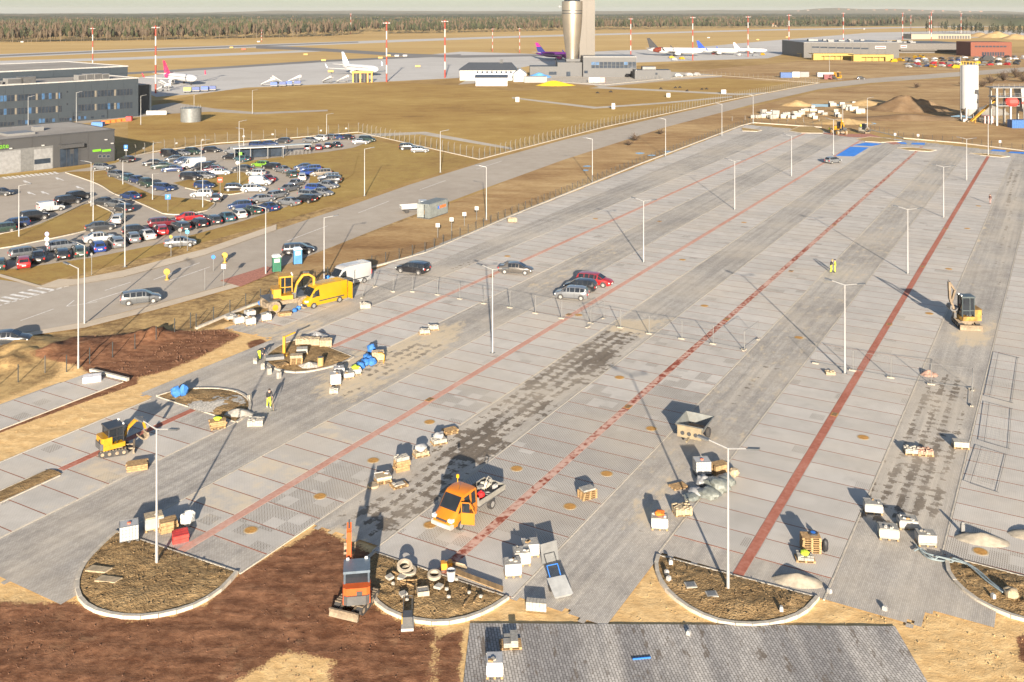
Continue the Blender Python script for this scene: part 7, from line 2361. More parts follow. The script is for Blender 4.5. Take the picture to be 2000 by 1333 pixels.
 limb(sm_, stick, .14, [.19] * 9)
 obj('stick', BO(sm_), bc, root)
 cy = MB()
 cy.tube((boom[0][0] + .1, -.14, boom[0][1] - .05), (boom[1][0], -.14, boom[1][1] - .12), .035, n=8)
 obj('hydraulic_ram', BO(cy), STEEL(), root)
 cy = MB()
 a, b = boom[-2], stick[0]
 cy.tube((a[0], 0, a[1] + .2), (b[0] + .05, 0, b[1] + .16), .045, n=8)
 obj('hydraulic_ram', BO(cy), STEEL(), root)
 bk = MB()
 bx_, bz_, ba, bw = bucket
 prof = [(0, .12), (.12, .2), (.34, .12), (.42, -.12), (.3, -.36), (.02, -.46), (-.12, -.4), (.04, -.34), (.22, -.28), (.3, -.12), (.24, .04), (.1, .06)]
 ca, sa_ = math.cos(R(ba)), math.sin(R(ba))
 bk.side([(bx_ + x * ca - z_ * sa_, bz_ + x * sa_ + z_ * ca) for x, z_ in prof], -bw / 2, bw / 2)
 obj('bucket', BO(bk), cl if nm == 'mini_excavator' else STEEL(), root)
 obj('work_lamp', HO(MB().cbox((cabx1 + .02, y0 + .15, zt + .12), (.08, .14, .1)).cbox((cabx1 + .02, y1 - .15, zt + .12), (.08, .14, .1))), HEADL, root)
 return root


black_cab = pm('cab_black', (0.025, 0.026, 0.03), 0.4)
cab_blue = pm('cab_slate', (0.10, 0.13, 0.16), 0.45)
ex_or = pm('machine_orange', (0.46, 0.075, 0.008), 0.8, dirt=0.08)
excavator('small yellow mini excavator with dark canopy cab on the grey bays', 222, 884, 20, 22, 1.12, YEL(), black_cab, [(.7, .3), (1.0, .95), (1.55, 1.35), (2.05, 1.25)], [(2.05, 1.25), (2.25, .55)], (2.15, .3, -60, .7), z=0.012)
excavator('orange mini excavator with slate cab roof on brown soil', 697, 1178, 250, -152, 1.16, ex_or, cab_blue, [(.7, .3), (.95, 1.4), (1.3, 2.5), (1.7, 2.75)], [(1.7, 2.75), (2.3, 1.6)], (2.3, 1.3, -50, .6), z=-0.06, yb=.42)
excavator('muddy tracked excavator with raised brown arm and yellow cab roof', 1886, 636, 262, -82, 1.45, pm('mud_yellow', (0.27, 0.15, 0.03), 0.7, var=0.4, scale=3), pm('cab_teal', (0.05, 0.065, 0.07), 0.4), [(.7, .3), (1.1, 1.5), (1.15, 2.75)], [(1.15, 2.75), (.72, 2.1), (.95, 1.25)], (.95, 1.0, -60, .7), boom_c=pm('mud_brown', (0.16, 0.12, 0.08), 0.8, var=0.3, scale=3), nm='tracked_excavator', z=0.012)
excavator('yellow wheeled excavator with folded boom beside the yellow van', 556, 602, 215, 165, 1.32, YEL(), YEL(), [(.7, .3), (.92, 1.15), (1.35, 1.72), (1.8, 1.72)], [(1.8, 1.72), (2.2, 1.45), (2.2, .5)], (2.2, .25, -70, .9), wheels=True, nm='wheeled_excavator', z=-0.02)
excavator('yellow backhoe machine working by the far fence opening', 1638, 263, 280, 20, 1.25, YEL(), black_cab, [(.7, .3), (.9, 1.3), (1.1, 2.1)], [(1.1, 2.1), (.9, 2.3), (1.6, .9)], (1.6, .6, -60, .9), wheels=True, nm='backhoe_loader', z=0.0)
excavator('muddy dark machine with a pale operator seat beyond the far yellow backhoe', 1686, 260, 300, 10, 1.1, pm('mud_grey', (0.25, 0.23, 0.18), 0.7), black_cab, [(.7, .3), (1.1, .9), (1.6, 1.0)], [(1.6, 1.0), (1.9, .6)], (1.9, .4, -60, .8), nm='tracked_excavator', z=0.0)
excavator('yellow excavator behind the dark red trailer', 1637, 156, 200, 20, 1.7, YEL(), YEL(), [(.7, .3), (1.0, 1.4), (1.5, 1.9)], [(1.5, 1.9), (2.0, 1.0)], (2.0, .6, -60, .9), nm='tracked_excavator', z=ZG)

# --- stone spreader hopper
p = G(1357, 852)
hp = thing('hopper_trailer', 'grey open hopper trailer with slanted sides and perforated tan drawbar plate', 'trailer', (p.x, p.y, 0.004), R(62))
hpm = pm('hopper_grey', (0.18, 0.185, 0.172), 0.6, 0.2, dirt=0.35)
tan = pm('chassis_tan', (0.22, 0.175, 0.11), 0.75, dirt=0.3)
t_, b_ = (1.45, 1.25, 1.35), (1.1, .8, .55)
for s_ in (-1, 1):
 obj('side_wall', MB().add([(-t_[0], s_ * t_[1], t_[2]), (t_[0], s_ * t_[1], t_[2]), (b_[0], s_ * b_[1], b_[2]), (-b_[0], s_ * b_[1], b_[2]), (-t_[0], s_ * (t_[1] - .09), t_[2]), (t_[0], s_ * (t_[1] - .09), t_[2]), (b_[0], s_ * (b_[1] - .06), b_[2]), (-b_[0], s_ * (b_[1] - .06), b_[2])], [(0, 1, 2, 3), (4, 7, 6, 5), (0, 4, 5, 1), (2, 6, 7, 3), (1, 5, 6, 2), (0, 3, 7, 4)]), hpm, hp)
 obj('end_wall', MB().add([(s_ * t_[0], -t_[1], t_[2]), (s_ * t_[0], t_[1], t_[2]), (s_ * b_[0], b_[1], b_[2]), (s_ * b_[0], -b_[1], b_[2]), (s_ * (t_[0] - .09), -t_[1], t_[2]), (s_ * (t_[0] - .09), t_[1], t_[2]), (s_ * (b_[0] - .06), b_[1], b_[2]), (s_ * (b_[0] - .06), -b_[1], b_[2])], [(0, 1, 2, 3), (4, 7, 6, 5), (0, 4, 5, 1), (2, 6, 7, 3), (1, 5, 6, 2), (0, 3, 7, 4)]), hpm, hp)
 obj('wheel', MB().lathe([(.2, -.12), (.36, -.13), (.4, -.08), (.4, .08), (.36, .13), (.2, .12)], 16, T(.3, s_ * 1.05, .4) @ Matrix.Rotation(R(90), 4, 'X')), RUBBER(), hp)
obj('floor', MB().box(-1.08, -.78, .5, 1.08, .78, .56), pm('rusty_floor', (0.38, 0.25, 0.15), 0.9, var=0.3), hp)
obj('chassis', MB().box(-1.3, -.35, .3, 1.2, .35, .5), tan, hp)
dp = obj('drawbar_plate', MB().side([(-1.5, .35), (-1.15, .35), (-1.42, 1.3), (-1.5, 1.3)], -1.0, 1.0), tan, hp)
for y in (-.55, 0, .55):
 obj('hole', MB().tube((-1.56, y, .72), (-1.49, y, .72), .16, n=12), DARK(), dp)
obj('drawbar', MB().bar((-1.4, 0, .4), (-2.2, 0, .35), .12), tan, hp)
obj('coiled_chain', MB().blob((-.75, -.3, .62), (.3, .25, .14), seed=4), STEEL(), hp)

# --- portable toilets, container cabin, flatbed trailer
for lb, u, v_, c, roofc, hd in (('green portable toilet with white upper panel beside the lamp post', 540, 529, (0.01, 0.11, 0.06), (0.62, 0.62, 0.58), 20), ('blue portable toilet beside the dark estate car', 581, 514, (0.05, 0.19, 0.38), (0.55, 0.65, 0.75), 20)):
 p = G(u, v_)
 tl = thing('portable_toilet', lb, 'portable toilet', (p.x, p.y, ZG), R(hd))
 cm_ = pm('toilet_%d' % u, c, 0.5, var=0.06)
 obj('cabin', MB().box(-.55, -.55, .12, .55, .55, 2.05), cm_, tl)
 obj('skid', MB().box(-.6, -.6, 0, -.35, .6, .12).box(.35, -.6, 0, .6, .6, .12), DARK(), tl)
 obj('roof', MB().add([(-.6, -.6, 2.05), (.6, -.6, 2.05), (.6, .6, 2.05), (-.6, .6, 2.05), (-.4, -.4, 2.3), (.4, -.4, 2.3), (.4, .4, 2.3), (-.4, .4, 2.3)], [(0, 3, 2, 1), (4, 5, 6, 7), (0, 1, 5, 4), (1, 2, 6, 5), (2, 3, 7, 6), (3, 0, 4, 7)]), pm('toilet_roof_%d' % u, roofc, 0.5), tl)
 d_ = obj('door', MB().box(-.42, -.585, .2, .42, -.55, 1.95), pm('toilet_door_%d' % u, tuple(x * .85 for x in c), 0.5), tl)
 obj('door_panel', MB().box(-.36, -.60, 1.35, .36, -.586, 1.85), white_m if u == 540 else MATS['toilet_roof_581'], d_)
p = G(845, 420)
ct = thing('site_container', 'grey steel site container with open doors and an orange lettered panel', 'container', (p.x, p.y, ZG), R(62))
cgm = pm('container_grey', (0.16, 0.176, 0.17), 0.55, dirt=0.2)
obj('roof', MB().box(-3, -1.2, 2.4, 3, 1.2, 2.5), cgm, ct)
obj('floor', MB().box(-3, -1.2, 0, 3, 1.2, .12), STEEL(), ct)
for y in (-1.2, 1.16):
 sd = obj('side_wall', MB().box(-3, y, .12, 3, y + .04, 2.4), cgm, ct)
 rb = MB()
 for k in range(20):
  rb.box(-2.9 + k * .3, y - .03, .2, -2.78 + k * .3, y + .07, 2.3)
 obj('rib', rb, cgm, sd)
obj('rear_wall', MB().box(2.96, -1.16, .12, 3, 1.16, 2.4), cgm, ct)
obj('inner_shelf', MB().box(-2.6, .4, .5, -1.2, 1.1, 1.2), WOOD(), ct)
for y, a in ((-1.18, -110), (1.18, 110)):
 d_ = obj('door', MB().box(0, -.03, .15, 1.15, .03, 2.38), cgm, ct, (-3, y, 0))
 d_.rotation_euler = (0, 0, R(a + (0 if a < 0 else 0)) + (math.pi if a > 0 else math.pi))
obj('panel_sign', MB().box(.3, -1.27, 1.3, 2.3, -1.235, 1.75), pm('sign_orange', (0.62, 0.14, 0.04), 0.5), ct)
obj('panel_logo', MB().box(-.3, -1.27, 1.3, .22, -1.235, 1.75), sign_blue, ct)
p = G(806, 413)
fb = thing('flatbed_lorry', 'small white flatbed lorry in front of the grey site container', 'lorry', (p.x, p.y, ZG), R(20))
obj('bed', MB().box(-2.2, -1.0, .75, 1.2, 1.0, .9).box(-2.2, -1.0, .9, 1.2, -.95, 1.25).box(-2.2, .95, .9, 1.2, 1.0, 1.25).box(-2.22, -1, .9, -2.17, 1, 1.25), white_m, fb)
obj('cab', MB().side([(1.3, .4), (2.9, .4), (2.95, 1.0), (2.6, 1.9), (1.3, 1.95)], -.95, .95), pm('lorry_grey', (0.40, 0.42, 0.42), 0.5), fb)
obj('windscreen', MB().box(2.60, -.8, 1.15, 2.9, .8, 1.75), GL, fb)
for x in (-1.3, 2.0):
 for y in (-.9, .9):
  obj('wheel', MB().tube((x, y - .12, .36), (x, y + .12, .36), .36, n=14), RUBBER(), fb)
p = G(639, 552)
bl = thing('blue_barrel', 'blue plastic barrel at the foot of the lamp post behind the vans', 'barrel', (p.x, p.y, 0.0))
obj('drum', MB().lathe([(.28, 0), (.3, .08), (.3, .3), (.32, .32), (.3, .34), (.3, .6), (.32, .62), (.3, .64), (.3, .85), (.26, .92)], 16), pm('drum_blue', (0.03, 0.20, 0.60), 0.45), bl, smooth=True)
obj('lid', MB().lathe([(.24, .92), (.22, .97), (.05, .98)], 16), DARK(), bl)

# ============================================================ PALLETS, STACKS AND SITE CLUTTER
paleb = pm('pale_block', (0.33, 0.305, 0.26), 0.9, var=0.2, scale=5)
pal_deck = MB()
for k in range(6):
 pal_deck.box(-.6, -.4 + k * .14, .118, .6, -.4 + k * .14 + .1, .142)
pal_deck_me = pal_deck.mesh('deck_boards')
pal_low = MB()
for y in (-.4, -.07, .26):
 for x in (-.6, -.07, .46):
  pal_low.box(x, y, .02, x + .14, y + .14, .098)
 pal_low.box(-.6, y + .02, 0, .6, y + .12, .02)
for x in (-.6, -.07, .46):
 pal_low.box(x, -.4, .098, x + .14, .4, .118)
pal_low_me = pal_low.mesh('bearers')


def pallet(u, v_, rz, label, z=0.012, group=None, s=1.0):
 p_ = G(u, v_)
 root = thing('wooden_pallet', label, 'pallet', (p_.x, p_.y, z), R(rz), group)
 root.scale = (s, s, s)
 obj('deck_boards', pal_deck_me, WOOD(), root)
 obj('bearers', pal_low_me, WOOD(), root)
 return p_


def block_stack(name, label, u, v_, rz, w, d, h, m, z=.16, cell=(.2, .1, .08), ragged=0.0, cat='stone stack'):
 """layers of single blocks, a few missing at the top"""
 p_ = G(u, v_)
 mb_ = MB()
 nz = max(1, round(h / cell[2]))
 nx, ny = max(1, round(w / cell[0])), max(1, round(d / cell[1]))
 r_ = random.Random(int(u * 7 + v_))
 for k in range(nz):
  for i in range(nx):
   for j in range(ny):
    edge = i in (0, nx - 1) or j in (0, ny - 1) or k >= nz - 2
    if not edge:
     continue
    if k >= nz - 2 and r_.random() < ragged * (1.6 if k == nz - 1 else .6):
     continue
    x0, y0 = -w / 2 + w * i / nx + r_.uniform(0, .008), -d / 2 + d * j / ny + r_.uniform(0, .008)
    mb_.box(x0, y0, h * k / nz, x0 + w / nx - .012, y0 + d / ny - .012, h * (k + 1) / nz - .006)
 mb_.box(-w / 2 + .05, -d / 2 + .05, 0, w / 2 - .05, d / 2 - .05, h * .55)
 return tag(obj(name, mb_, m, None, (p_.x, p_.y, z), R(rz)), label, cat)


def timber(label, u, v_, rz, w, d, h, z=.012, m=None, beams=(4, 3)):
 """loose planks piled in rows"""
 p_ = G(u, v_)
 root = thing('timber_stack', label, 'timber stack', (p_.x, p_.y, z), R(rz))
 r_ = random.Random(int(u * 3 + v_))
 nz, ny = beams[1], beams[0]
 for k in range(nz):
  for j in range(ny):
   y0 = -d / 2 + d * j / ny
   e = r_.uniform(-.08, .08)
   obj('plank', MB().box(-w / 2 + e, y0 + .01, h * k / nz, w / 2 + e, y0 + d / ny - .025, h * (k + 1) / nz - .02), m or WOOD(), root)
 return root


def bag(label, u, v_, r, h, m, z=0.0, seed=0, name='big_bag', cat='bag'):
 p_ = G(u, v_)
 return tag(obj(name, MB().blob((0, 0, h * .48), (r, r * .9, h * .55), amp=.22, seed=seed, seg=14, rings=8), m, None, (p_.x, p_.y, z), R(seed * 40), smooth=True), label, cat)


def tote(label, u, v_, rz, z, m, w=1.2, d=1.0, h=1.0, lidm=None, open_=False):
 """white crate bin on a pallet base"""
 p_ = G(u, v_)
 root = thing('crate_bin', label, 'crate', (p_.x, p_.y, z), R(rz))
 obj('skid', MB().box(-w / 2, -d / 2, 0, -w / 2 + .14, d / 2, .12).box(w / 2 - .14, -d / 2, 0, w / 2, d / 2, .12).box(-.07, -d / 2, 0, .07, d / 2, .12), WOOD(), root)
 root.scale = (.88, .88, .88)
 r_ = random.Random(int(u + v_ * 3))
 ld = MB()
 ht = h * (.97 if not open_ else .93)
 nc = max(2, round((ht - .12) / .16))
 for k in range(nc):
  e = .015 + r_.uniform(0, .02)
  ld.box(-w / 2 + e, -d / 2 + e, .12 + (ht - .12) * k / nc, w / 2 - e, d / 2 - e, .12 + (ht - .12) * (k + 1) / nc - .012)
 obj('load', ld, lidm or pm('dust_top', (0.30, 0.285, 0.255), 0.9, var=.3, scale=5), root)
 wr = MB()
 z1 = h * .86
 for x0, y0, x1, y1 in ((-w / 2 - .01, -d / 2 - .01, w / 2 + .01, -d / 2 + .012), (-w / 2 - .01, d / 2 - .012, w / 2 + .01, d / 2 + .01), (-w / 2 - .01, -d / 2 + .012, -w / 2 + .012, d / 2 - .012), (w / 2 - .012, -d / 2 + .012, w / 2 + .01, d / 2 - .012)):
  wr.box(x0, y0, .2 + r_.uniform(0, .12), x1, y1, z1 + r_.uniform(-.05, .1))
 obj('wrap', wr, m, root)
 for k in range(r_.randint(1, 4)):
  x, y, q = r_.uniform(-.35, .35) * w, r_.uniform(-.35, .35) * d, r_.uniform(.08, .2)
  obj('loose_block', MB().box(-q, -q * .6, 0, q, q * .6, .09), r_.choice([STONE(), WOOD(), paleb]), root, (x, y, ht - .01), r_.uniform(0, 3))
 return root


def ibc(label, u, v_, rz, z):
 p_ = G(u, v_)
 root = thing('water_tote', label, 'water tank', (p_.x, p_.y, z), R(rz))
 obj('bottle', MB().box(-.57, -.47, .16, .57, .47, 1.08), pm('ibc_white', (0.36, 0.36, 0.352), 0.5, var=0.05), root)
 obj('lid', MB().lathe([(.12, 1.08), (.12, 1.15), (.05, 1.16)], 12), pm('ibc_lid', (0.6, 0.15, 0.08), 0.5), root)
 obj('skid', MB().box(-.6, -.5, 0, .6, .5, .05).box(-.6, -.5, .05, -.45, .5, .15).box(.45, -.5, .05, .6, .5, .15).box(-.08, -.5, .05, .08, .5, .15), STEEL(), root)
 cg = MB()
 for k in range(7):
  x = -.59 + 1.18 * k / 6
  for y in (-.49, .49):
   cg.tube((x, y, .12), (x, y, 1.1), .011, n=5)
 for k in range(6):
  y = -.49 + .98 * k / 5
  for x in (-.59, .59):
   cg.tube((x, y, .12), (x, y, 1.1), .011, n=5)
 for z_ in (.2, .42, .65, .88, 1.1):
  for y in (-.49, .49):
   cg.tube((-.59, y, z_), (.59, y, z_), .011, n=5)
  for x in (-.59, .59):
   cg.tube((x, -.49, z_), (x, .49, z_), .011, n=5)
 obj('cage', cg, GALV(), root)
 return root


creamb = pm('cream_block', (0.33, 0.26, 0.17), 0.9, var=0.25, scale=5)
greyb = pm('grey_block', (0.25, 0.24, 0.215), 0.9, var=0.2, scale=5)
pinkb = pm('pink_block', (0.34, 0.205, 0.15), 0.9, var=0.3, scale=5)
bagw = pm('bag_white', (0.34, 0.335, 0.325), 0.8, var=0.12, scale=4, bump=0.4)
bagb = pm('bag_blue', (0.035, 0.15, 0.42), 0.7, var=0.2, scale=4, bump=0.4)
bagy = pm('bag_hivis', (0.48, 0.62, 0.04), 0.7, var=0.2, scale=4)
film = pm('grey_film', (0.17, 0.18, 0.16), 0.35, var=0.3, scale=3, bump=1.0)

# beside the left island
ibc('white caged water tote at the tip of the left soil island', 252, 1056, 22, 0.06)
tt = tote('open grey crate of stone slabs behind the left island lamp', 300, 1032, 28, 0.012, pm('bin_grey', (0.26, 0.27, 0.27), 0.4), 1.35, 1.05, 1.15, creamb, True)
timber('light timber boxes stacked beside the open grey crate', 328, 1036, 28, 1.1, .9, .75, beams=(3, 3))
timber('red painted timber boxes at the island edge', 353, 1054, 28, 1.0, 1.0, .5, m=pm('red_wood', (0.50, 0.04, 0.03), 0.6, var=0.25), beams=(3, 2))
bag('small white speckled rubble bag behind the red timber', 366, 1024, .55, .85, pm('bag_speckled', (0.55, 0.53, 0.48), 0.9, var=0.5, scale=6), 0.012, 2)
timber('loose pallet boards heaped on the bays near the mini excavator', 268, 915, 20, 1.5, 1.1, .45, beams=(5, 3))
pallet(425, 836, 25, 'wooden pallet under timber at the rim of the rubble island')
timber('yellow timber with a green cloth at the rim of the rubble island', 425, 834, 25, 1.3, .9, .45, z=.16, beams=(4, 3))
bag('hi-vis vest draped on the timber by the rubble island', 425, 834, .32, .26, bagy, .60, 4, 'hivis_vest', 'vest')
block_stack('block_stack', 'pale stone blocks with a ragged top behind the walking man', 500, 829, 5, 1.3, 1.0, .55, paleb, .012, ragged=.55)
heap('rubble_patch', 'pale gravel spread inside the small kerbed island', 'gravel', 424, 790, 2.2, 1.9, .16, pm('gravel_pale', (0.40, 0.37, 0.32), 0.95, var=0.4, scale=6, bump=.6), 5, z0=0.16)
bag('blue bag at the rim of the rubble island, left of its twin', 344, 777, .46, .9, bagb, 0.05, 5)
bag('blue bag at the rim of the rubble island beside its twin', 359, 775, .48, 1.0, bagb, 0.05, 6)
heap('stone_scrap', 'broken white stone at the kerb of the rubble island', 'rubble', 466, 810, 1.2, .8, .5, paleb, 6, z0=0.12)
block_stack('kerb_stack', 'long kerb stones in white wrap on the boundary row', 180, 744, 20, 1.6, 1.0, .5, pm('wrap_white', (0.66, 0.64, 0.64), 0.6), .012, (.8, .33, .25))
tag(obj('kerb_beam', MB().box(-2.6, -.14, 0, 2.6, .14, .3), CONC(), None, (*G(213, 735)[:2], -0.02), R(-28)), 'concrete kerb beam lying across the end of the boundary row', 'kerb beam')

# the crowded island and the stacks round it
for i, (u, v_) in enumerate(((590, 674), (613, 675), (637, 677))):
 pallet(u, v_, 5, 'pallet under a cream block stack behind the crowded island', group='pallets behind the crowded island')
 block_stack('block_stack', ('cream block stack at the left end of three behind the crowded island', 'middle cream block stack of three behind the crowded island', 'cream block stack at the right end of three behind the crowded island')[i], u, v_, 5, 1.25, 1.0, .62, creamb, .16, ragged=.15)
heap('scrap_heap', 'grey and white scrap piled behind the cream block stacks', 'scrap heap', 620, 663, 1.5, 1.0, .9, pm('scrap', (0.25, 0.245, 0.24), 0.8, var=0.7, scale=5), 3, z0=0.0)
pallet(590, 694, 10, 'pallet under the grey slab stack on the crowded island', z=.2)
block_stack('slab_stack', 'grey slab stack on the crowded island', 590, 694, 10, 1.1, .9, .4, paleb, .34, (.55, .45, .1))
for k in range(4):
 pallet(579, 713, 8 + k * 2, 'wooden pallet in the low stack on the crowded island', z=.18 + k * .145, group='pallets stacked on the crowded island')
block_stack('slab_stack', 'stone slabs on top of the pallet stack on the crowded island', 579, 713, 8, 1.2, .8, .25, creamb, .78, (.4, .4, .1))
lp_ = pallet(549, 718, 40, 'wooden pallet leaning on the kerb of the crowded island', z=.2)
block_stack('pipe_bundle', 'silver pipes bundled at the curve of the crowded island', 537, 705, 15, 1.8, .8, .3, GALV(), .2, (1.8, .16, .15), cat='pipe bundle')
heap('rubble_patch', 'white rubble spilled on the crowded island', 'rubble', 604, 717, 1.2, .7, .35, pm('rubble_white', (0.36, 0.33, 0.29), 0.95, var=0.5, scale=7), 8, z0=0.17)
yp = thing('post_driver', 'yellow upright post rig standing on the crowded island', 'rig', (*G(555, 697)[:2], 0.18))
obj('mast', MB().box(-.13, -.13, 0, .13, .13, 1.9), YEL(), yp)
obj('foot', MB().box(-.4, -.4, 0, .4, .4, .1), YEL(), yp)
obj('arm', MB().bar((0, 0, 1.8), (1.0, .6, 2.1), .12), YEL(), yp)
br_ = thing('fuel_barrel', 'tan steel barrel on the crowded island', 'barrel', (*G(626, 718)[:2], 0.2))
obj('drum', MB().lathe([(.28, 0), (.29, .05), (.29, .3), (.3, .32), (.29, .34), (.29, .8)], 16), pm('barrel_tan', (0.45, 0.27, 0.10), 0.6), br_)
obj('lid', MB().lathe([(.26, .8), (.26, .83)], 16), STEEL(), br_)
for u, v_, h_, lb in ((655, 751, 1.25, 'tallest white wrapped stack beside the crowded island'), (662, 734, 1.0, 'second white wrapped stack beside the crowded island')):
 tote(lb, u, v_, 15, 0.012, bagw, 1.1, 1.0, h_, bagw)
block_stack('block_stack', 'small loose block pile in front of the white wrapped stack', 652, 767, 10, .8, .6, .4, paleb, .012, ragged=.4)
for i, (u, v_) in enumerate(((680, 738), (694, 731))):
 tote('low white crate with a cloth in the row past the white stacks' if i else 'low grey-topped crate next to the white stacks', u, v_, 25, 0.012, white_m, 1.1, .9, .65)
bag('bright hi-vis jacket lying on the low white crate', 694, 731, .4, .3, bagy, .54, 3, 'hivis_vest', 'jacket')
for i, (u, v_, r_) in enumerate(((703, 722, .5), (712, 714, .55), (722, 709, .5), (716, 705, .45), (727, 714, .4))):
 bag('crumpled blue sack in the heap beside the crowded island', u, v_, r_, .7, bagb, 0.0, 10 + i)['group'] = 'blue sacks heaped by the crowded island'
bag('lone blue sack lifted behind the cream block pallet', 725, 690, .5, .9, bagb, 0.0, 17)
pallet(738, 704, 12, 'pallet under cream blocks at the end of the blue sacks')
block_stack('block_stack', 'cream block stack with a yellow hose at the end of the blue sacks', 738, 704, 12, 1.2, 1.0, .75, creamb, .16, ragged=.2)
tag(obj('yellow_hose', MB().tube((.5, -.6, 0), (.6, -.6, .8), .04).tube((.6, -.6, .8), (.3, -.5, 1.0), .04).tube((.3, -.5, 1.0), (-.1, -.4, .95), .04), YEL(), None, (*G(741, 706)[:2], 0.012), 0), 'yellow hose hooked over the cream block stack', 'hose')
for i, (u, v_) in enumerate(((499, 710), (513, 721), (526, 731), (545, 739), (487, 783))):
 tag(obj('kerb_block', MB().box(-.18, -.14, 0, .18, .14, .55).box(-.16, -.12, .55, .16, .12, .58), paleb, None, (*G(u, v_)[:2], 0.0), R(20 * i)), 'upright kerb block set along the curve of the crowded island', 'kerb block', 'kerb blocks along the crowded island')
# middle lane
pallet(878, 846, 28, 'lower of two wooden pallets at the upper end of the middle lane row', z=.004)
pallet(879, 845, 30, 'upper of two wooden pallets at the upper end of the middle lane row', z=.15)
for i, (u, v_, lb) in enumerate(((857, 866, 'white torn sack pile below the two pallets in the middle lane'), (822, 890, 'tan torn sack pile between timber crate and white sack pile'))):
 pallet(u, v_, 25, 'pallet under the ' + lb.split(' below')[0].split(' between')[0], z=.004)
 block_stack('torn_stack', lb, u, v_, 25, 1.1, .8, .35, paleb if i == 0 else creamb, .15, ragged=.7)
 bag('crumpled film over the ' + ('white' if i == 0 else 'tan') + ' sack pile in the middle lane', u, v_ - 2, .5, .45, bagw, .35, 20 + i, 'plastic_film', 'film')
timber('tall timber crate with stone on top in the middle lane', 784, 917, 28, 1.1, .9, .8, z=.004, beams=(4, 4))
block_stack('block_stack', 'loose stone blocks on the tall timber crate', 784, 917, 28, 1.0, .8, .25, paleb, .80, ragged=.4)
pallet(748, 942, 22, 'pallet under the white wrapped stack in the middle lane')
tote('white film wrapped slab stack on the bay edge by the middle lane', 748, 942, 22, .15, bagw, 1.25, .95, .5, creamb, True)
pallet(779, 950, 30, 'empty pallet with scraps beside the white wrapped slab stack')
block_stack('block_stack', 'scattered slab scraps on the empty pallet', 779, 950, 30, .9, .6, .1, paleb, .16, ragged=.5)
tag(obj('concrete_disc', MB().lathe([(.42, 0), (.45, .03), (.45, .14), (.42, .17)], 24), creamb, None, (*G(729, 951)[:2], .014), 0), 'round concrete disc lying beside the white wrapped slab stack', 'concrete disc')
# right of the truck
for i, (u, v_, lb) in enumerate(((1036, 1083, 'white wrapped crate farthest from the kerb beside the truck row'), (1019, 1100, 'white wrapped crate in the middle of the three by the red line'), (1001, 1122, 'white wrapped crate nearest the soil island by the red line'))):
 tote(lb, u, v_, 8, .012, white_m, 1.15, 1.0, 1.05, None, True)
tag(obj('steel_panel', MB().box(-.6, -.03, 0, .6, .03, 1.15), GALV(), None, (*G(1075, 1098)[:2], .01), R(30)), 'flat grey steel panel standing behind the white crates', 'panel')
bpy.context.scene.objects['steel_panel'].rotation_euler = (R(-14), 0, R(28))
block_stack('kerb_row', 'row of upright kerb stones on the paving by the soil island', 1048, 1190, -8, 1.2, .5, .5, paleb, .004, (.2, .5, .5))
wb = thing('tipping_barrow', 'light grey tipped barrow with blue handles on the paving', 'barrow', (*G(1092, 1158)[:2], .004), R(20))
obj('tray', MB().add([(-.6, -.75, .25), (.6, -.75, .25), (.6, .5, .7), (-.6, .5, .7), (-.45, -.6, .05), (.45, -.6, .05), (.45, .35, .4), (-.45, .35, .4)], [(0, 1, 2, 3), (4, 7, 6, 5), (0, 4, 5, 1), (1, 5, 6, 2), (2, 6, 7, 3), (3, 7, 4, 0)]), pm('barrow_white', (0.30, 0.305, 0.30), 0.5), wb)
obj('handle', MB().tube((-.35, .5, .6), (-.35, 1.1, 1.1), .03).tube((.35, .5, .6), (.35, 1.1, 1.1), .03).tube((-.35, 1.1, 1.1), (.35, 1.1, 1.1), .03), sign_blue, wb)
obj('wheel', MB().tube((-.5, .3, .2), (-.4, .3, .2), .2, n=12).tube((.4, .3, .2), (.5, .3, .2), .2, n=12), RUBBER(), wb)
for k in range(4):
 pallet(1147, 972, 26 + k * 3, 'wooden pallet in the neat short stack on the bays', z=.012 + k * .145, group='pallets of the short stack')
block_stack('slab_stack', 'grey slab on top of the neat short pallet stack', 1147, 972, 28, 1.0, .7, .12, greyb, .60, (.5, .35, .12))
tote('white crate with orange jackets on top in the stained lane', 1288, 1030, -6, .004, white_m, 1.25, 1.05, 1.0, None, True)
bag('orange work jackets heaped on the white crate', 1288, 1030, .36, .3, pm('jacket_orange', (0.72, 0.17, 0.02), 0.7, var=0.3, scale=5), .84, 7, 'work_jacket', 'jacket')
pallet(1332, 1004, 10, 'pallet under the broken stone pile near the long lamp shadow')
block_stack('block_stack', 'broken tan stone pile near the long lamp shadow', 1332, 1004, 10, 1.2, 1.0, .5, creamb, .16, ragged=.5)
ibc('white caged water tote behind the heap of grey film', 1371, 926, 6, .004)
pallet(1408, 928, 24, 'pallet under the tan boxes beside the water tote and film heap')
timber('tan broken boxes beside the water tote and film heap', 1405, 924, 24, 1.1, .9, .6, z=.16, beams=(3, 2))
bag('small cream stone block at the right of the film heap', 1433, 930, .42, .6, creamb, .012, 9, 'stone_block', 'stone')
pallet(1325, 952, 24, 'flat empty pallet left of the water tote')
bag('white sack with blue print beside the grey film heap', 1372, 948, .6, .7, bagw, .004, 11)
bag('crumpled white sheet in front of the grey film heap', 1362, 966, .65, .4, bagw, .004, 12)
for i, (u, v_, r_, h_) in enumerate(((1400, 958, .95, .85), (1385, 972, .8, .6), (1415, 948, .8, .7), (1352, 974, .6, .3))):
 bag('crumpled heap of grey protective film by the water tote', u, v_, r_, h_, film, .004, 30 + i, 'film_heap', 'film heap')['group'] = 'grey film heaps'
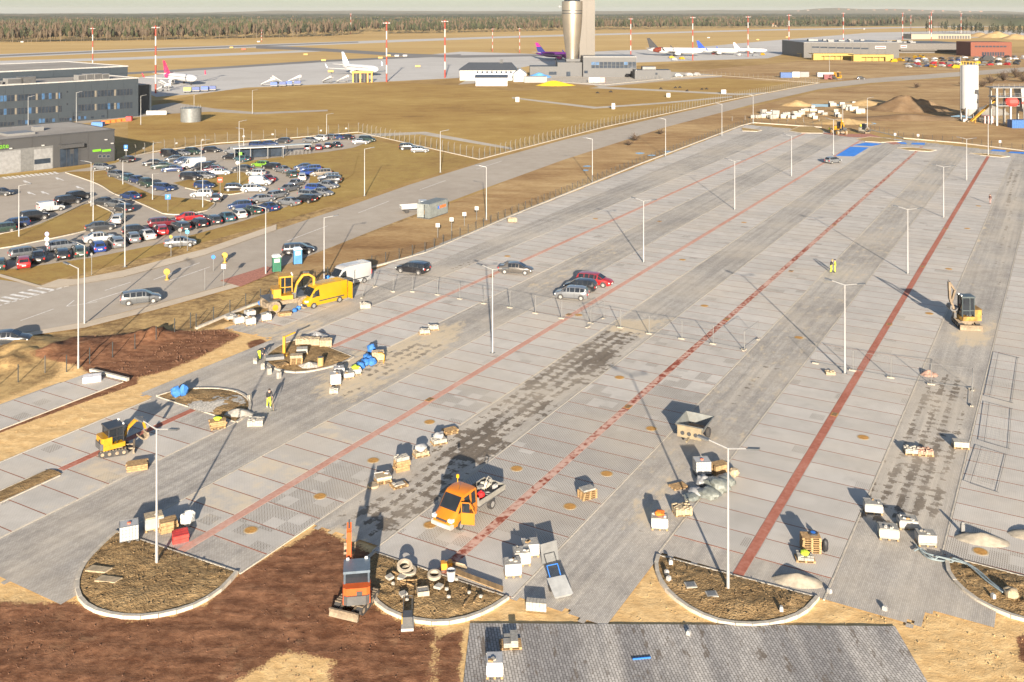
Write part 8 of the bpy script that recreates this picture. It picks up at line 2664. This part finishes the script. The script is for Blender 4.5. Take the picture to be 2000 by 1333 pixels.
# right-hand lane
for k in range(7):
 pallet(1583, 1076, -4 + (k % 3) * 2, 'wooden pallet in the tall stack with a blue reel on top', z=.012 + k * .145, group='pallets of the tall stack')
rl_ = thing('cable_reel', 'dark reel with blue centre on the tall pallet stack', 'cable reel', (*G(1588, 1074)[:2], 1.04))
obj('rim', MB().lathe([(.16, 0), (.3, 0), (.3, .1), (.16, .1)], 18, caps=False), DARK(), rl_)
obj('core', MB().lathe([(.16, 0), (.16, .11)], 14), sign_blue, rl_)
bag('black rubble bag leaning on the tall pallet stack', 1611, 1078, .2, .85, pm('bag_black', (0.02, 0.02, 0.022), 0.6), .012, 13)
pallet(1572, 1094, -6, 'low pallet in front of the tall pallet stack')
block_stack('block_stack', 'grey blocks with a hi-vis cloth in front of the tall pallet stack', 1572, 1094, -6, 1.0, .8, .25, greyb, .16, ragged=.4)
bag('hi-vis cloth on the low block stack', 1572, 1094, .3, .22, bagy, .39, 15, 'hivis_vest', 'vest')
for u, v_, rz, m, lb, w_, h_ in ((1705, 1000, -10, white_m, 'white topped grey crate at the corner of the right-hand lane', 1.35, .85), (1735, 1050, -12, pm('crate_olive', (0.42, 0.40, 0.33), 0.8), 'grey ribbed crate between three white ones in the right-hand lane', 1.4, .9), (1772, 1030, -8, white_m, 'white sided crate behind the ribbed grey one', 1.35, .75), (1808, 1062, -6, white_m, 'white crate with grey lid beside the cable bundle', 1.3, .9)):
 tote(lb, u, v_, rz, .004, m, w_, 1.0, h_, greyb)
heap('sand_pile', 'pale sand pile on the bays at the tip of the manhole island', 'sand pile', 1558, 1136, 1.6, .8, .55, pm('pale_sand', (0.30, 0.26, 0.20), 0.95, var=0.15, scale=3, bump=.3), 21, z0=0.012, amp=.1, rz=-.25)
heap('sand_pile', 'pale sand pile on the grid pavers by the right-hand island', 'sand pile', 1918, 1056, 1.8, .8, .55, MATS['pale_sand'], 22, z0=0.012, amp=.1, rz=-.2)
heap('sand_pile', 'second pale sand pile beyond the right-hand grid pavers', 'sand pile', 2010, 1045, 1.5, .8, .4, MATS['pale_sand'], 23, z0=0.012, amp=.1)
tag(obj('tool_stake', MB().box(-.12, -.1, 0, .12, .1, .6).box(-.09, -.07, .6, .09, .07, .75).box(-.2, -.18, 0, .2, .18, .06), slate3, None, (*G(1880, 1042)[:2], .012), 0), 'short grey site stake beside the sand pile', 'stake')
for i, (u, v_) in enumerate(((1781, 886), (1806, 888))):
 pallet(u, v_, -8, ('left' if 0 else '') + ('pallet of pale blocks beside the pink one in the stained lane' if i == 0 else 'pallet of pink blocks beside the pale one in the stained lane'), z=.004)
 block_stack('block_stack', 'pale speckled blocks on the first of two joined pallets' if i == 0 else 'pink speckled blocks on the second of two joined pallets', u, v_, -8, 1.15, .8, .38, paleb if i == 0 else pinkb, .148, ragged=.5)
pallet(1876, 874, -10, 'pallet under white slabs alone in the stained lane', z=.004)
block_stack('slab_stack', 'white slabs on the lone pallet in the stained lane', 1876, 874, -10, 1.15, .8, .4, paleb, .148, (.57, .4, .13))
heap('stone_scrap', 'pink stone scrap at the foot of the temporary fence', 'rubble', 1814, 732, .9, .7, .5, pinkb, 24, z0=.0)
block_stack('block_stack', 'small cream stone pile beside the lamp post and fence foot', 1621, 731, 0, .9, .6, .3, creamb, .012, ragged=.4)
for i, (u, v_) in enumerate(((829, 652), (846, 644))):
 pallet(u, v_, 12, 'pallet of pale stone near the sandy patch, %s' % ('closer to the sand' if i == 0 else 'closer to the red line'), z=.004)
 block_stack('block_stack', 'pale stone on the %s of two pallets near the sandy patch' % ('first' if i == 0 else 'second'), u, v_, 12, 1.1, .8, .4, paleb, .148, ragged=.5)
block_stack('block_stack', 'pale stone pile beside the yellow van', 713, 601, 15, 1.2, .9, .55, paleb, .012, ragged=.5)
pallet(1000, 434, 10, 'pallet of scrap stone alone by the boundary plinth', z=.012)
block_stack('block_stack', 'scrap stone on the lone pallet by the boundary plinth', 1000, 434, 10, 1.5, 1.2, .6, creamb, .15, ragged=.6)
# by the wheeled excavator
for i, (u, v_, lb) in enumerate(((520, 626, 'white crate farthest right in the cluster by the wheeled excavator'), (489, 634, 'white crate in the middle of the cluster by the wheeled excavator'), (466, 632, 'white crate at the left of the cluster by the wheeled excavator'), (488, 620, 'white crate at the back of the cluster by the wheeled excavator'), (450, 624, 'small white crate beside the plinth end'))):
 tote(lb, u, v_, 20 + 5 * i, 0.0, white_m if i != 3 else bagw, 1.2, 1.0, .95 if i != 4 else .6)
for i, (u, v_) in enumerate(((576, 610), (583, 605), (509, 595))):
 bag('small blue sack lying by the wheeled excavator', u, v_, .32, .45, bagb, 0.0, 40 + i)['group'] = 'blue sacks by the wheeled excavator'
timber('cut boards on the ground in front of the wheeled excavator', 556, 616, 25, 1.4, .8, .35, z=.0, beams=(4, 2))
# bottom pad
pallet(997, 1262, 4, 'pallet under grey slabs at the top edge of the paver pad', z=.02)
block_stack('slab_stack', 'grey slabs on the pallet at the top edge of the paver pad', 997, 1260, 4, .8, 1.0, .35, greyb, .165, (.4, .5, .12), ragged=.3)
tote('tall white and grey crate standing on the paver pad', 966, 1316, 2, .02, white_m, 1.0, 1.1, 1.0, pm('lid_grey', (0.38, 0.38, 0.38), 0.6))
lv = thing('spirit_level', 'blue spirit level lying on the paver pad', 'tool', (*G(1253, 1288)[:2], .02), R(8))
obj('bar', MB().box(-.5, -.03, 0, .5, .03, .07), sign_blue, lv)
obj('end_cap', MB().box(-.53, -.06, 0, -.5, .09, .08).box(.5, -.035, 0, .53, .035, .075), DARK(), lv)
cpt = thing('plate_compactor', 'dusty grey plate compactor at the kerb of the rubble strewn island', 'compactor', (*G(796, 1222)[:2], -.05), R(95))
obj('base_plate', MB().side([(-.6, .1), (-.5, 0), (.5, 0), (.65, .14), (.6, .2), (-.55, .2)], -.35, .35), pm('compactor_grey', (0.34, 0.33, 0.31), 0.7, dirt=.3), cpt)
obj('engine', MB().box(-.3, -.28, .2, .35, .28, .7), STEEL(), cpt)
obj('handle', MB().tube((.3, -.25, .5), (1.0, -.25, 1.15), .025).tube((.3, .25, .5), (1.0, .25, 1.15), .025).tube((1.0, -.25, 1.15), (1.0, .25, 1.15), .025), DARK(), cpt)
obj('belt_guard', MB().box(-.1, .28, .15, .3, .34, .6), YEL(), cpt)
# things on the rubble strewn island
ring_m = pm('ring_concrete', (0.33, 0.28, 0.21), 0.9, var=0.15, scale=4)
for i, (u, v_, r_, tl, lb) in enumerate(((790, 1122, .48, 18, 'concrete ring tilted on another at the soil island edge'), (798, 1126, .48, 4, 'concrete ring lying under the tilted ring'), (848, 1134, .42, 6, 'lone concrete ring half sunk in the soil island'))):
 o_ = obj('concrete_ring', MB().lathe([(r_ * .68, 0), (r_, 0), (r_, .2), (r_ * .68, .2), (r_ * .68, 0)], 24, caps=False), ring_m, None, (*G(u, v_)[:2], .24 if i != 0 else .42), 0)
 o_.rotation_euler = (R(tl), R(tl * .4), 0)
 tag(o_, lb, 'concrete ring')
bk_ = thing('clear_bucket', 'translucent grey bucket beside the planks on the soil island', 'bucket', (*G(881, 1140)[:2], .22))
obj('tub', MB().lathe([(.22, 0), (.27, .6), (.25, .6), (.2, .04)], 18), pm('bucket_clear', (0.45, 0.47, 0.48), 0.3), bk_)
obj('rim', MB().lathe([(.25, .58), (.29, .58), (.29, .63), (.25, .63), (.25, .58)], 18, caps=False), GALV(), bk_)
for k in range(4):
 a, b = G(880, 1118 + k * 2.4), G(982, 1156 + k * 2.6)
 d_ = b - a
 obj_ = obj('plank', MB().box(0, -.06, 0, d_.length, .06, .05), WOOD(), None, (a.x, a.y, .25), math.atan2(d_.y, d_.x))
 tag(obj_, 'long yellow plank along the straight kerb of the rubble strewn island', 'plank', 'planks along the straight kerb')
ir = random.Random(31)
for i in range(16):
 u, v_ = ir.uniform(760, 940), ir.uniform(1130, 1185)
 if i < 4:
  nm_, mb_, m_, lb = 'broken_slab', MB().prism([(-.25, -.2), (.2, -.24), (.28, .15), (-.1, .24)], 0, .14), paleb, 'broken pale slab half sunk in the rubble strewn island'
 elif i < 9:
  nm_, mb_, m_, lb = 'wood_scrap', MB().box(-.5, -.04, 0, .5, .04, .05).box(-.1, -.05, .05, .3, .03, .08), WOOD(), 'short wood scrap on the rubble strewn island'
 else:
  nm_, mb_, m_, lb = 'stone', MB().blob((0, 0, .05), (.14, .12, .1), seed=i, seg=7, rings=5), paleb, 'small pale stone on the rubble strewn island'
 tag(obj(nm_, mb_, m_, None, (*G(u, v_)[:2], .22 + ir.uniform(-.03, .05)), ir.uniform(0, 6)), lb, nm_.split('_')[-1], nm_ + 's on the rubble strewn island')
bx_ = thing('sawn_box', 'square concrete sump standing on the soil island', 'concrete box', (*G(826, 1166)[:2], .18), R(12))
obj('wall', MB().box(-.35, -.3, 0, .35, -.24, .28).box(-.35, .24, 0, .35, .3, .28).box(-.35, -.24, 0, -.29, .24, .28).box(.29, -.24, 0, .35, .24, .28), ring_m, bx_)
obj('lid', MB().box(-.3, -.25, .2, .3, .25, .25), greyb, bx_)
bx2 = thing('tool_case', 'orange tool case and tilted white board at the island kerb', 'case', (*G(872, 1113)[:2], .1), R(10))
obj('case', MB().box(-.35, -.2, 0, .35, .2, .4), pm('case_orange', (0.60, 0.25, 0.02), 0.5), bx2)
obj('handle', MB().bar((-.1, 0, .46), (.1, 0, .46), .04).bar((-.1, 0, .4), (-.1, 0, .46), .03).bar((.1, 0, .4), (.1, 0, .46), .03), DARK(), bx2)
wbd = obj('white_board', MB().box(-.6, -.04, 0, .6, .04, .5).box(-.55, -.06, .08, .55, -.04, .12), creamb, None, (*G(896, 1108)[:2], .05), R(-30))
wbd.rotation_euler = (R(40), 0, R(-25))
tag(wbd, 'tilted pale board at the straight kerb of the rubble strewn island', 'board')
# manhole lids on the other islands, left-island slabs
for u, v_, z, lb in ((1349, 1150, .2, 'square grey manhole lid on the brown island, closer to the sand edge'), (1390, 1168, .2, 'square grey manhole lid on the brown island, closer to the lamp post')):
 ml = thing('manhole_lid', lb, 'manhole lid', (*G(u, v_)[:2], z), R(6))
 obj('frame', MB().box(-.34, -.3, 0, .34, .3, .05), paleb, ml)
 obj('cover', MB().box(-.26, -.22, .05, .26, .22, .065), GALV(), ml)
for u, v_, lb in ((193, 1118, 'flat pale slab sunk in the left soil island'), (212, 1138, 'second pale slab below the first in the left soil island')):
 tag(obj('sunken_slab', MB().prism([(-.75, -.3), (.6, -.34), (.8, .2), (-.6, .3)], 0, .1), pm('slab_sandy', (0.30, 0.235, 0.15), 0.95, var=0.25, scale=4), None, (*G(u, v_)[:2], .15), R(-8)), lb, 'slab')
for i, (u, v_) in enumerate(((1310, 1108), (1302, 1128), (1306, 1140), (1345, 1240), (1526, 1200), (1940, 1175), (1620, 1158), (1728, 1192))):
 tag(obj('white_marker', MB().box(-.12, -.1, 0, .12, .1, .22).box(-.09, -.07, .22, .09, .07, .26), white_m, None, (*G(u, v_)[:2], .2 if i < 3 or i in (4, 5) else -.02), R(20 * i)), 'small white block marker lying by the kerb line', 'marker', 'white markers along the islands')
# round iron covers in the bays
iron = pm('rusty_cover', (0.42, 0.215, 0.05), 0.85, var=0.25, scale=5)
for u, v_ in ((839, 825), (729, 900), (625, 970), (490, 1036), (840, 1026), (1009, 916), (1272, 838), (1185, 926), (1113, 990), (1686, 855), (1915, 1078), (1376, 598), (1333, 508), (1453, 435), (1853, 526), (1815, 613), (1889, 447), (1911, 403), (1163, 428), (991, 501), (1130, 616), (1210, 738), (1560, 660)):
 mc = thing('drain_cover', 'round rusty drain cover set in the parking bays', 'drain cover', (*G(u, v_)[:2], .013), 0, 'round drain covers')
 obj('frame', MB().lathe([(.46, 0), (.5, .004), (.5, .014), (.42, .016)], 24), pm('cover_frame', (0.40, 0.32, 0.20), 0.9), mc)
 obj('cover', MB().lathe([(.41, .0), (.41, .02), (.1, .022)], 24), iron, mc)
for u, v_ in ((839, 781), (1227, 795), (1630, 810), (1420, 624), (1111, 615), (1737, 634), (1288, 433), (960, 541), (1545, 530), (1802, 521), (1848, 447), (1630, 440)):
 mc = thing('drain_grate', 'square rusty drain grate set in a red line', 'drain grate', (*G(u, v_)[:2], .013), ROWROT, 'drain grates in the red lines')
 obj('frame', MB().box(-.28, -.42, 0, .28, .42, .014), iron, mc)
 gr_ = MB()
 for k in range(5):
  gr_.box(-.2, -.34 + k * .15, .014, .2, -.27 + k * .15, .02)
 obj('bars', gr_, DARK(), mc)
# cable bundle over the right-hand island
cb_ = thing('cable_bundle', 'bundle of grey cable ducts running from the crates over the island kerb', 'cable bundle', (*G(1870, 1100)[:2], .02))
o0_ = G(1870, 1100)
duct = pm('duct_grey', (0.20, 0.24, 0.25), 0.5)
for k, pts in enumerate((((1788, 1066), (1812, 1092), (1850, 1100), (1890, 1110), (1930, 1142), (1962, 1166)), ((1786, 1080), (1800, 1076), (1820, 1094), (1856, 1104), (1900, 1118), (1938, 1150), (1965, 1172)), ((1790, 1072), (1808, 1086), (1846, 1097), (1888, 1114), (1925, 1146), (1958, 1170)))):
 mb_ = MB()
 q = smooth_closed([G(*x) - o0_ for x in pts], 5)
 for i, (a, b) in enumerate(zip(q[:-1], q[1:])):
  z0_ = .06 + .05 * k + (.22 if i > 11 else 0)
  z1_ = .06 + .05 * k + (.22 if i > 10 else 0)
  mb_.tube((a.x, a.y, z0_), (b.x, b.y, z1_), .05, n=6)
 obj('duct', mb_, duct, cb_, smooth=True)
bag('pale round sack on the right-hand soil island at the duct end', 1975, 1172, .45, .5, creamb, .2, 50)
# pallets of blocks beyond the far fence
fbk = random.Random(17)
for i in range(46):
 u = fbk.uniform(1468, 1690)
 v_ = fbk.uniform(205, 234) if u > 1560 else fbk.uniform(222, 232)
 if u > 1640:
  v_ = fbk.uniform(204, 222)
 p = G(u, v_)
 ps = thing('paver_pallet', 'wrapped pallet of grey paving blocks in the yard behind the far fence', 'pallet', (p.x, p.y, ZG), fbk.uniform(-.4, .4), 'paver pallets in the far yard')
 h_ = fbk.uniform(.9, 1.6)
 w_ = fbk.uniform(1.1, 2.4)
 obj('blocks', MB().box(-w_ / 2, -.55, .15, w_ / 2, .55, h_), fbk.choice([greyb, paleb, paleb]), ps)
 obj('skid', MB().box(-w_ / 2, -.5, 0, w_ / 2, -.38, .15).box(-w_ / 2, .38, 0, w_ / 2, .5, .15), WOOD(), ps)
 if fbk.random() < .4:
  obj('wrap', MB().box(-w_ / 2 - .02, -.57, h_ * .55, w_ / 2 + .02, .57, h_ + .02), white_m, ps)

# ============================================================ PEOPLE


def person(label, u, v_, head, z, joints, cols, name='person'):
 """joints: dict of points (metres, x forward); skinned into one body"""
 p_ = G(u, v_)
 J = joints
 order = ['pelvis', 'waist', 'chest', 'neck', 'head', 'crown', 'ls', 'le', 'lh', 'lf', 'rs', 're', 'rh', 'rf', 'lhip', 'lk', 'la', 'lt', 'rhip', 'rk', 'ra', 'rt']
 rad = dict(pelvis=.15, waist=.14, chest=.16, neck=.06, head=.105, crown=.085, ls=.075, le=.052, lh=.04, lf=.035, rs=.075, re=.052, rh=.04, rf=.035, lhip=.1, lk=.068, la=.05, lt=.045, rhip=.1, rk=.068, ra=.05, rt=.045)
 E = [('pelvis', 'waist'), ('waist', 'chest'), ('chest', 'neck'), ('neck', 'head'), ('head', 'crown'), ('chest', 'ls'), ('ls', 'le'), ('le', 'lh'), ('lh', 'lf'), ('chest', 'rs'), ('rs', 're'), ('re', 'rh'), ('rh', 'rf'), ('pelvis', 'lhip'), ('lhip', 'lk'), ('lk', 'la'), ('la', 'lt'), ('pelvis', 'rhip'), ('rhip', 'rk'), ('rk', 'ra'), ('ra', 'rt')]
 me_ = bpy.data.meshes.new('body')
 me_.from_pydata([J[k] for k in order], [(order.index(a), order.index(b)) for a, b in E], [])
 o_ = bpy.data.objects.new('tmp', me_)
 col.objects.link(o_)
 sk = o_.modifiers.new('skin', 'SKIN')
 for i, k in enumerate(order):
  o_.data.skin_vertices[0].data[i].radius = (rad[k], rad[k])
 o_.data.skin_vertices[0].data[0].use_root = True
 ss_ = o_.modifiers.new('sub', 'SUBSURF')
 ss_.levels = 1
 bpy.context.view_layer.update()
 bm_ = bpy.data.meshes.new_from_object(o_.evaluated_get(bpy.context.evaluated_depsgraph_get()))
 bpy.data.objects.remove(o_)
 bm_.name = 'body'
 bm_.materials.clear()
 for m_ in cols:
  bm_.materials.append(m_)
 seg = []
 pos = {k: Vector(J[k]) for k in order}
 top_ = {'waist', 'chest', 'ls', 'le', 'rs', 're'}
 for pl in bm_.polygons:
  best, bd = None, 9
  for a, b in E:
   va, vb = pos[a], pos[b]
   t_ = max(0, min(1, (pl.center - va).dot(vb - va) / ((vb - va).length_squared + 1e-9)))
   d_ = (pl.center - (va + (vb - va) * t_)).length
   if d_ < bd:
    bd, best = d_, (a, b, t_)
  a, b, t_ = best
  if b in ('head', 'crown') or a == 'lh' or a == 'rh' or (b in ('lh', 'rh') and t_ > .75):
   pl.material_index = 0
  elif b in ('lhip', 'rhip', 'lk', 'rk') or (b in ('la', 'ra') and t_ < .85):
   pl.material_index = 2
  elif b in ('lt', 'rt', 'la', 'ra'):
   pl.material_index = 3
  else:
   pl.material_index = 1
 bm_.polygons.foreach_set('use_smooth', [True] * len(bm_.polygons))
 root = thing(name, label, 'person', (p_.x, p_.y, z), R(head))
 b_ = bpy.data.objects.new('body', bm_)
 col.objects.link(b_)
 b_.parent = root
 hd = pos['head'].lerp(pos['crown'], .55)
 ax = (pos['crown'] - pos['neck']).normalized()
 obj('hair' if cols[4] is not sign_yel else 'helmet', MB().blob((hd.x - .015, hd.y, hd.z + .035), (.118, .11, .10), seg=12, rings=7, amp=.03), cols[4], root, smooth=True)
 return root


skin = pm('skin', (0.50, 0.31, 0.22), 0.6)
hair_ = pm('hair_dark', (0.03, 0.02, 0.015), 0.8)
blk = pm('jacket_black', (0.022, 0.022, 0.025), 0.8)
hiv = pm('hivis_yellow', (0.62, 0.68, 0.03), 0.7)
pale_t = pm('trousers_pale', (0.50, 0.50, 0.42), 0.8)
drk_t = pm('trousers_dark', (0.05, 0.055, 0.075), 0.8)
boot = pm('boots', (0.05, 0.04, 0.03), 0.8)
stand = dict(pelvis=(0, 0, .95), waist=(.0, 0, 1.12), chest=(.02, 0, 1.36), neck=(.03, 0, 1.52), head=(.05, 0, 1.62), crown=(.05, 0, 1.74), ls=(.0, .2, 1.44), le=(-.03, .27, 1.15), lh=(.08, .28, .92), lf=(.1, .28, .83), rs=(.0, -.2, 1.44), re=(-.03, -.27, 1.15), rh=(.08, -.28, .92), rf=(.1, -.28, .83), lhip=(0, .1, .9), lk=(.03, .11, .5), la=(-.02, .11, .09), lt=(.14, .12, .045), rhip=(0, -.1, .9), rk=(.03, -.11, .5), ra=(-.02, -.11, .09), rt=(.14, -.12, .045))
walk = dict(stand, chest=(.10, 0, 1.33), neck=(.16, 0, 1.48), head=(.2, 0, 1.57), crown=(.21, 0, 1.69), ls=(.08, .2, 1.41), rs=(.08, -.2, 1.41), le=(.16, .26, 1.14), lh=(.34, .22, 1.0), lf=(.41, .21, .96), re=(.14, -.26, 1.14), rh=(.32, -.22, .98), rf=(.39, -.21, .94), lk=(.16, .11, .52), la=(.12, .11, .09), lt=(.28, .12, .05), rk=(-.02, -.11, .5), ra=(-.2, -.11, .10), rt=(-.06, -.12, .045))
bent = dict(stand, pelvis=(-.1, 0, .88), waist=(.06, 0, .98), chest=(.30, 0, 1.02), neck=(.45, 0, 1.03), head=(.54, 0, 1.0), crown=(.65, 0, .97), ls=(.3, .2, 1.0), le=(.36, .24, .72), lh=(.42, .2, .46), lf=(.44, .2, .37), rs=(.3, -.2, 1.0), re=(.36, -.24, .72), rh=(.44, -.2, .48), rf=(.46, -.2, .39), lhip=(-.1, .1, .84), lk=(.02, .12, .48), rhip=(-.1, -.1, .84), rk=(.02, -.12, .48))
person('man in black jacket and bright yellow work trousers walking on grey paving', 525, 797, -60, 0.0, walk, [skin, blk, hiv, pale_t, hair_])
person('worker in dark jacket and hi-vis trousers bent over the island kerb', 507, 703, 40, 0.0, bent, [skin, blk, hiv, drk_t, hair_])
person('worker in a yellow vest standing beside a colleague in the far lane', 1631, 533, 160, 0.0, stand, [skin, hiv, hiv, boot, blk])
person('worker in dark jacket and yellow trousers facing a colleague in the far lane', 1623, 533, 10, 0.0, walk, [skin, blk, hiv, boot, sign_yel])
person('lone figure in brown clothes standing on the far right bays', 1934, 399, 200, 0.012, stand, [skin, pm('jacket_brown', (0.12, 0.06, 0.05), 0.8), pm('trousers_rose', (0.34, 0.22, 0.20), 0.8), boot, hair_])
person('worker in a hi-vis vest near the far yellow backhoe', 1620, 260, 20, 0.0, stand, [skin, hiv, drk_t, boot, hair_])
person('worker in a hi-vis jacket on the muddy machine at the far gate', 1681, 256, 30, 0.3, stand, [skin, hiv, drk_t, boot, sign_yel])
# shovel of the walking man
sv = thing('rake', 'long handled rake held by the man in yellow trousers', 'rake', (*G(531, 799)[:2], 0.0), R(-60))
obj('handle', MB().tube((.1, 0, 1.05), (.55, 0, .05), .018, n=6), WOOD(), sv)
obj('head', MB().box(.5, -.25, .0, .58, .25, .05), STEEL(), sv)

# loose clods and crumbs over the worked soil, gravel crumbs on the paving
def crumbs(name, n, polys, size, m, z, label, seed):
 r_ = np.random.RandomState(seed)
 V_, F_ = [], []
 for poly in polys:
  q = np.array(poly)
  x, y = r_.uniform(q[:, 0].min(), q[:, 0].max(), n * 3), r_.uniform(q[:, 1].min(), q[:, 1].max(), n * 3)
  k = inside(x, y, poly) & (fbm(x, y, 0.35, seed) > r_.uniform(-0.7, 0.5, n * 3))
  for a, b in list(zip(x[k], y[k]))[:n]:
   s_ = size * (0.35 + r_.power(0.35) * 1.2)
   o_ = len(V_)
   d = r_.uniform(0.7, 1.3, (6, 3)) * s_
   V_ += [(a + d[0, 0], b, z + d[0, 2] * .3), (a, b + d[1, 1], z + d[1, 2] * .3), (a - d[2, 0], b, z + d[2, 2] * .3), (a, b - d[3, 1], z + d[3, 2] * .3), (a + d[4, 0] * .2, b, z + d[4, 2] * .9), (a, b, z - s_)]
   F_ += [(o_ + i, o_ + (i + 1) % 4, o_ + 4) for i in range(4)] + [(o_ + (i + 1) % 4, o_ + i, o_ + 5) for i in range(4)]
 me_ = bpy.data.meshes.new(name)
 me_.from_pydata(V_, [], F_)
 tag(obj(name, me_, m), label, 'soil', kind='stuff')


br_p = gp((-60, 1180), (150, 1190), (265, 1212), (400, 1185), (465, 1122), (622, 1034), (725, 1085), (712, 1150), (760, 1200), (850, 1230), (838, 1400), (-60, 1400))
crumbs('soil_clods', 1300, [br_p], 0.032, pm('clod_brown', (0.17, 0.085, 0.048), 0.95, var=0.35, scale=3), -0.05, 'scattered clods of brown earth on the worked ground', 3)
crumbs('mound_clods', 900, [gp((60, 705), (150, 655), (440, 642), (472, 655), (330, 722), (250, 745))], 0.07, MATS['clod_brown'], 0.0, 'clods of earth over the brown mounds by the road', 4)
isl = [gp((228, 1050), (170, 1104), (160, 1165), (222, 1195), (325, 1190), (420, 1150), (450, 1118)), gp((735, 1090), (722, 1128), (752, 1180), (850, 1208), (945, 1186), (980, 1168)), gp((1295, 1095), (1310, 1150), (1390, 1200), (1480, 1212), (1560, 1190), (1585, 1170)), gp((1862, 1098), (1885, 1146), (1990, 1198), (2050, 1205), (2150, 1190))]
crumbs('island_clods', 330, isl, 0.045, pm('clod_tan', (0.21, 0.14, 0.07), 0.95, var=0.4, scale=3), 0.19, 'earth clods scattered over the planting islands', 5)
crumbs('sand_lumps', 700, [gp((1200, 1210), (1290, 1110), (1340, 1200), (1600, 1225), (1600, 1180), (1950, 1210), (2050, 1230), (2050, 1330), (1830, 1330), (1750, 1222)), gp((-40, 880), (300, 775), (520, 680), (470, 660), (0, 850))], 0.035, pm('lump_sand', (0.50, 0.34, 0.16), 0.95, var=0.3, scale=3), -0.05, 'small lumps of loose sand on the graded strips', 6)
crumbs('paving_crumbs', 1100, [gp((650, 1020), (740, 1070), (1000, 880), (1270, 650), (1170, 640), (880, 840)), gp((1190, 1060), (1290, 1060), (1400, 850), (1560, 700), (1480, 690)), gp((600, 770), (700, 700), (900, 640), (900, 690), (700, 800))], 0.022, pm('crumb_tan', (0.42, 0.34, 0.23), 0.95, var=0.4, scale=5), 0.008, 'grit and sand crumbs strewn over the stained paving lanes', 7)

# ============================================================ AIR
hz = MB().box(-13300, -90, -5.7, 13300, 13400, 76)
t = NT('haze_air')
t.t.nodes.remove(t.p)
pv = t.n('VolumePrincipled')
pv.inputs['Color'].default_value = (0.93, 0.92, 0.90, 1)
pv.inputs['Density'].default_value = 4.2e-5
pv.inputs['Anisotropy'].default_value = 0.1
t.l(pv.outputs[0], t.t.nodes['Material Output'].inputs['Volume'])
o = obj('haze', hz, t.m)
o['kind'] = 'stuff'
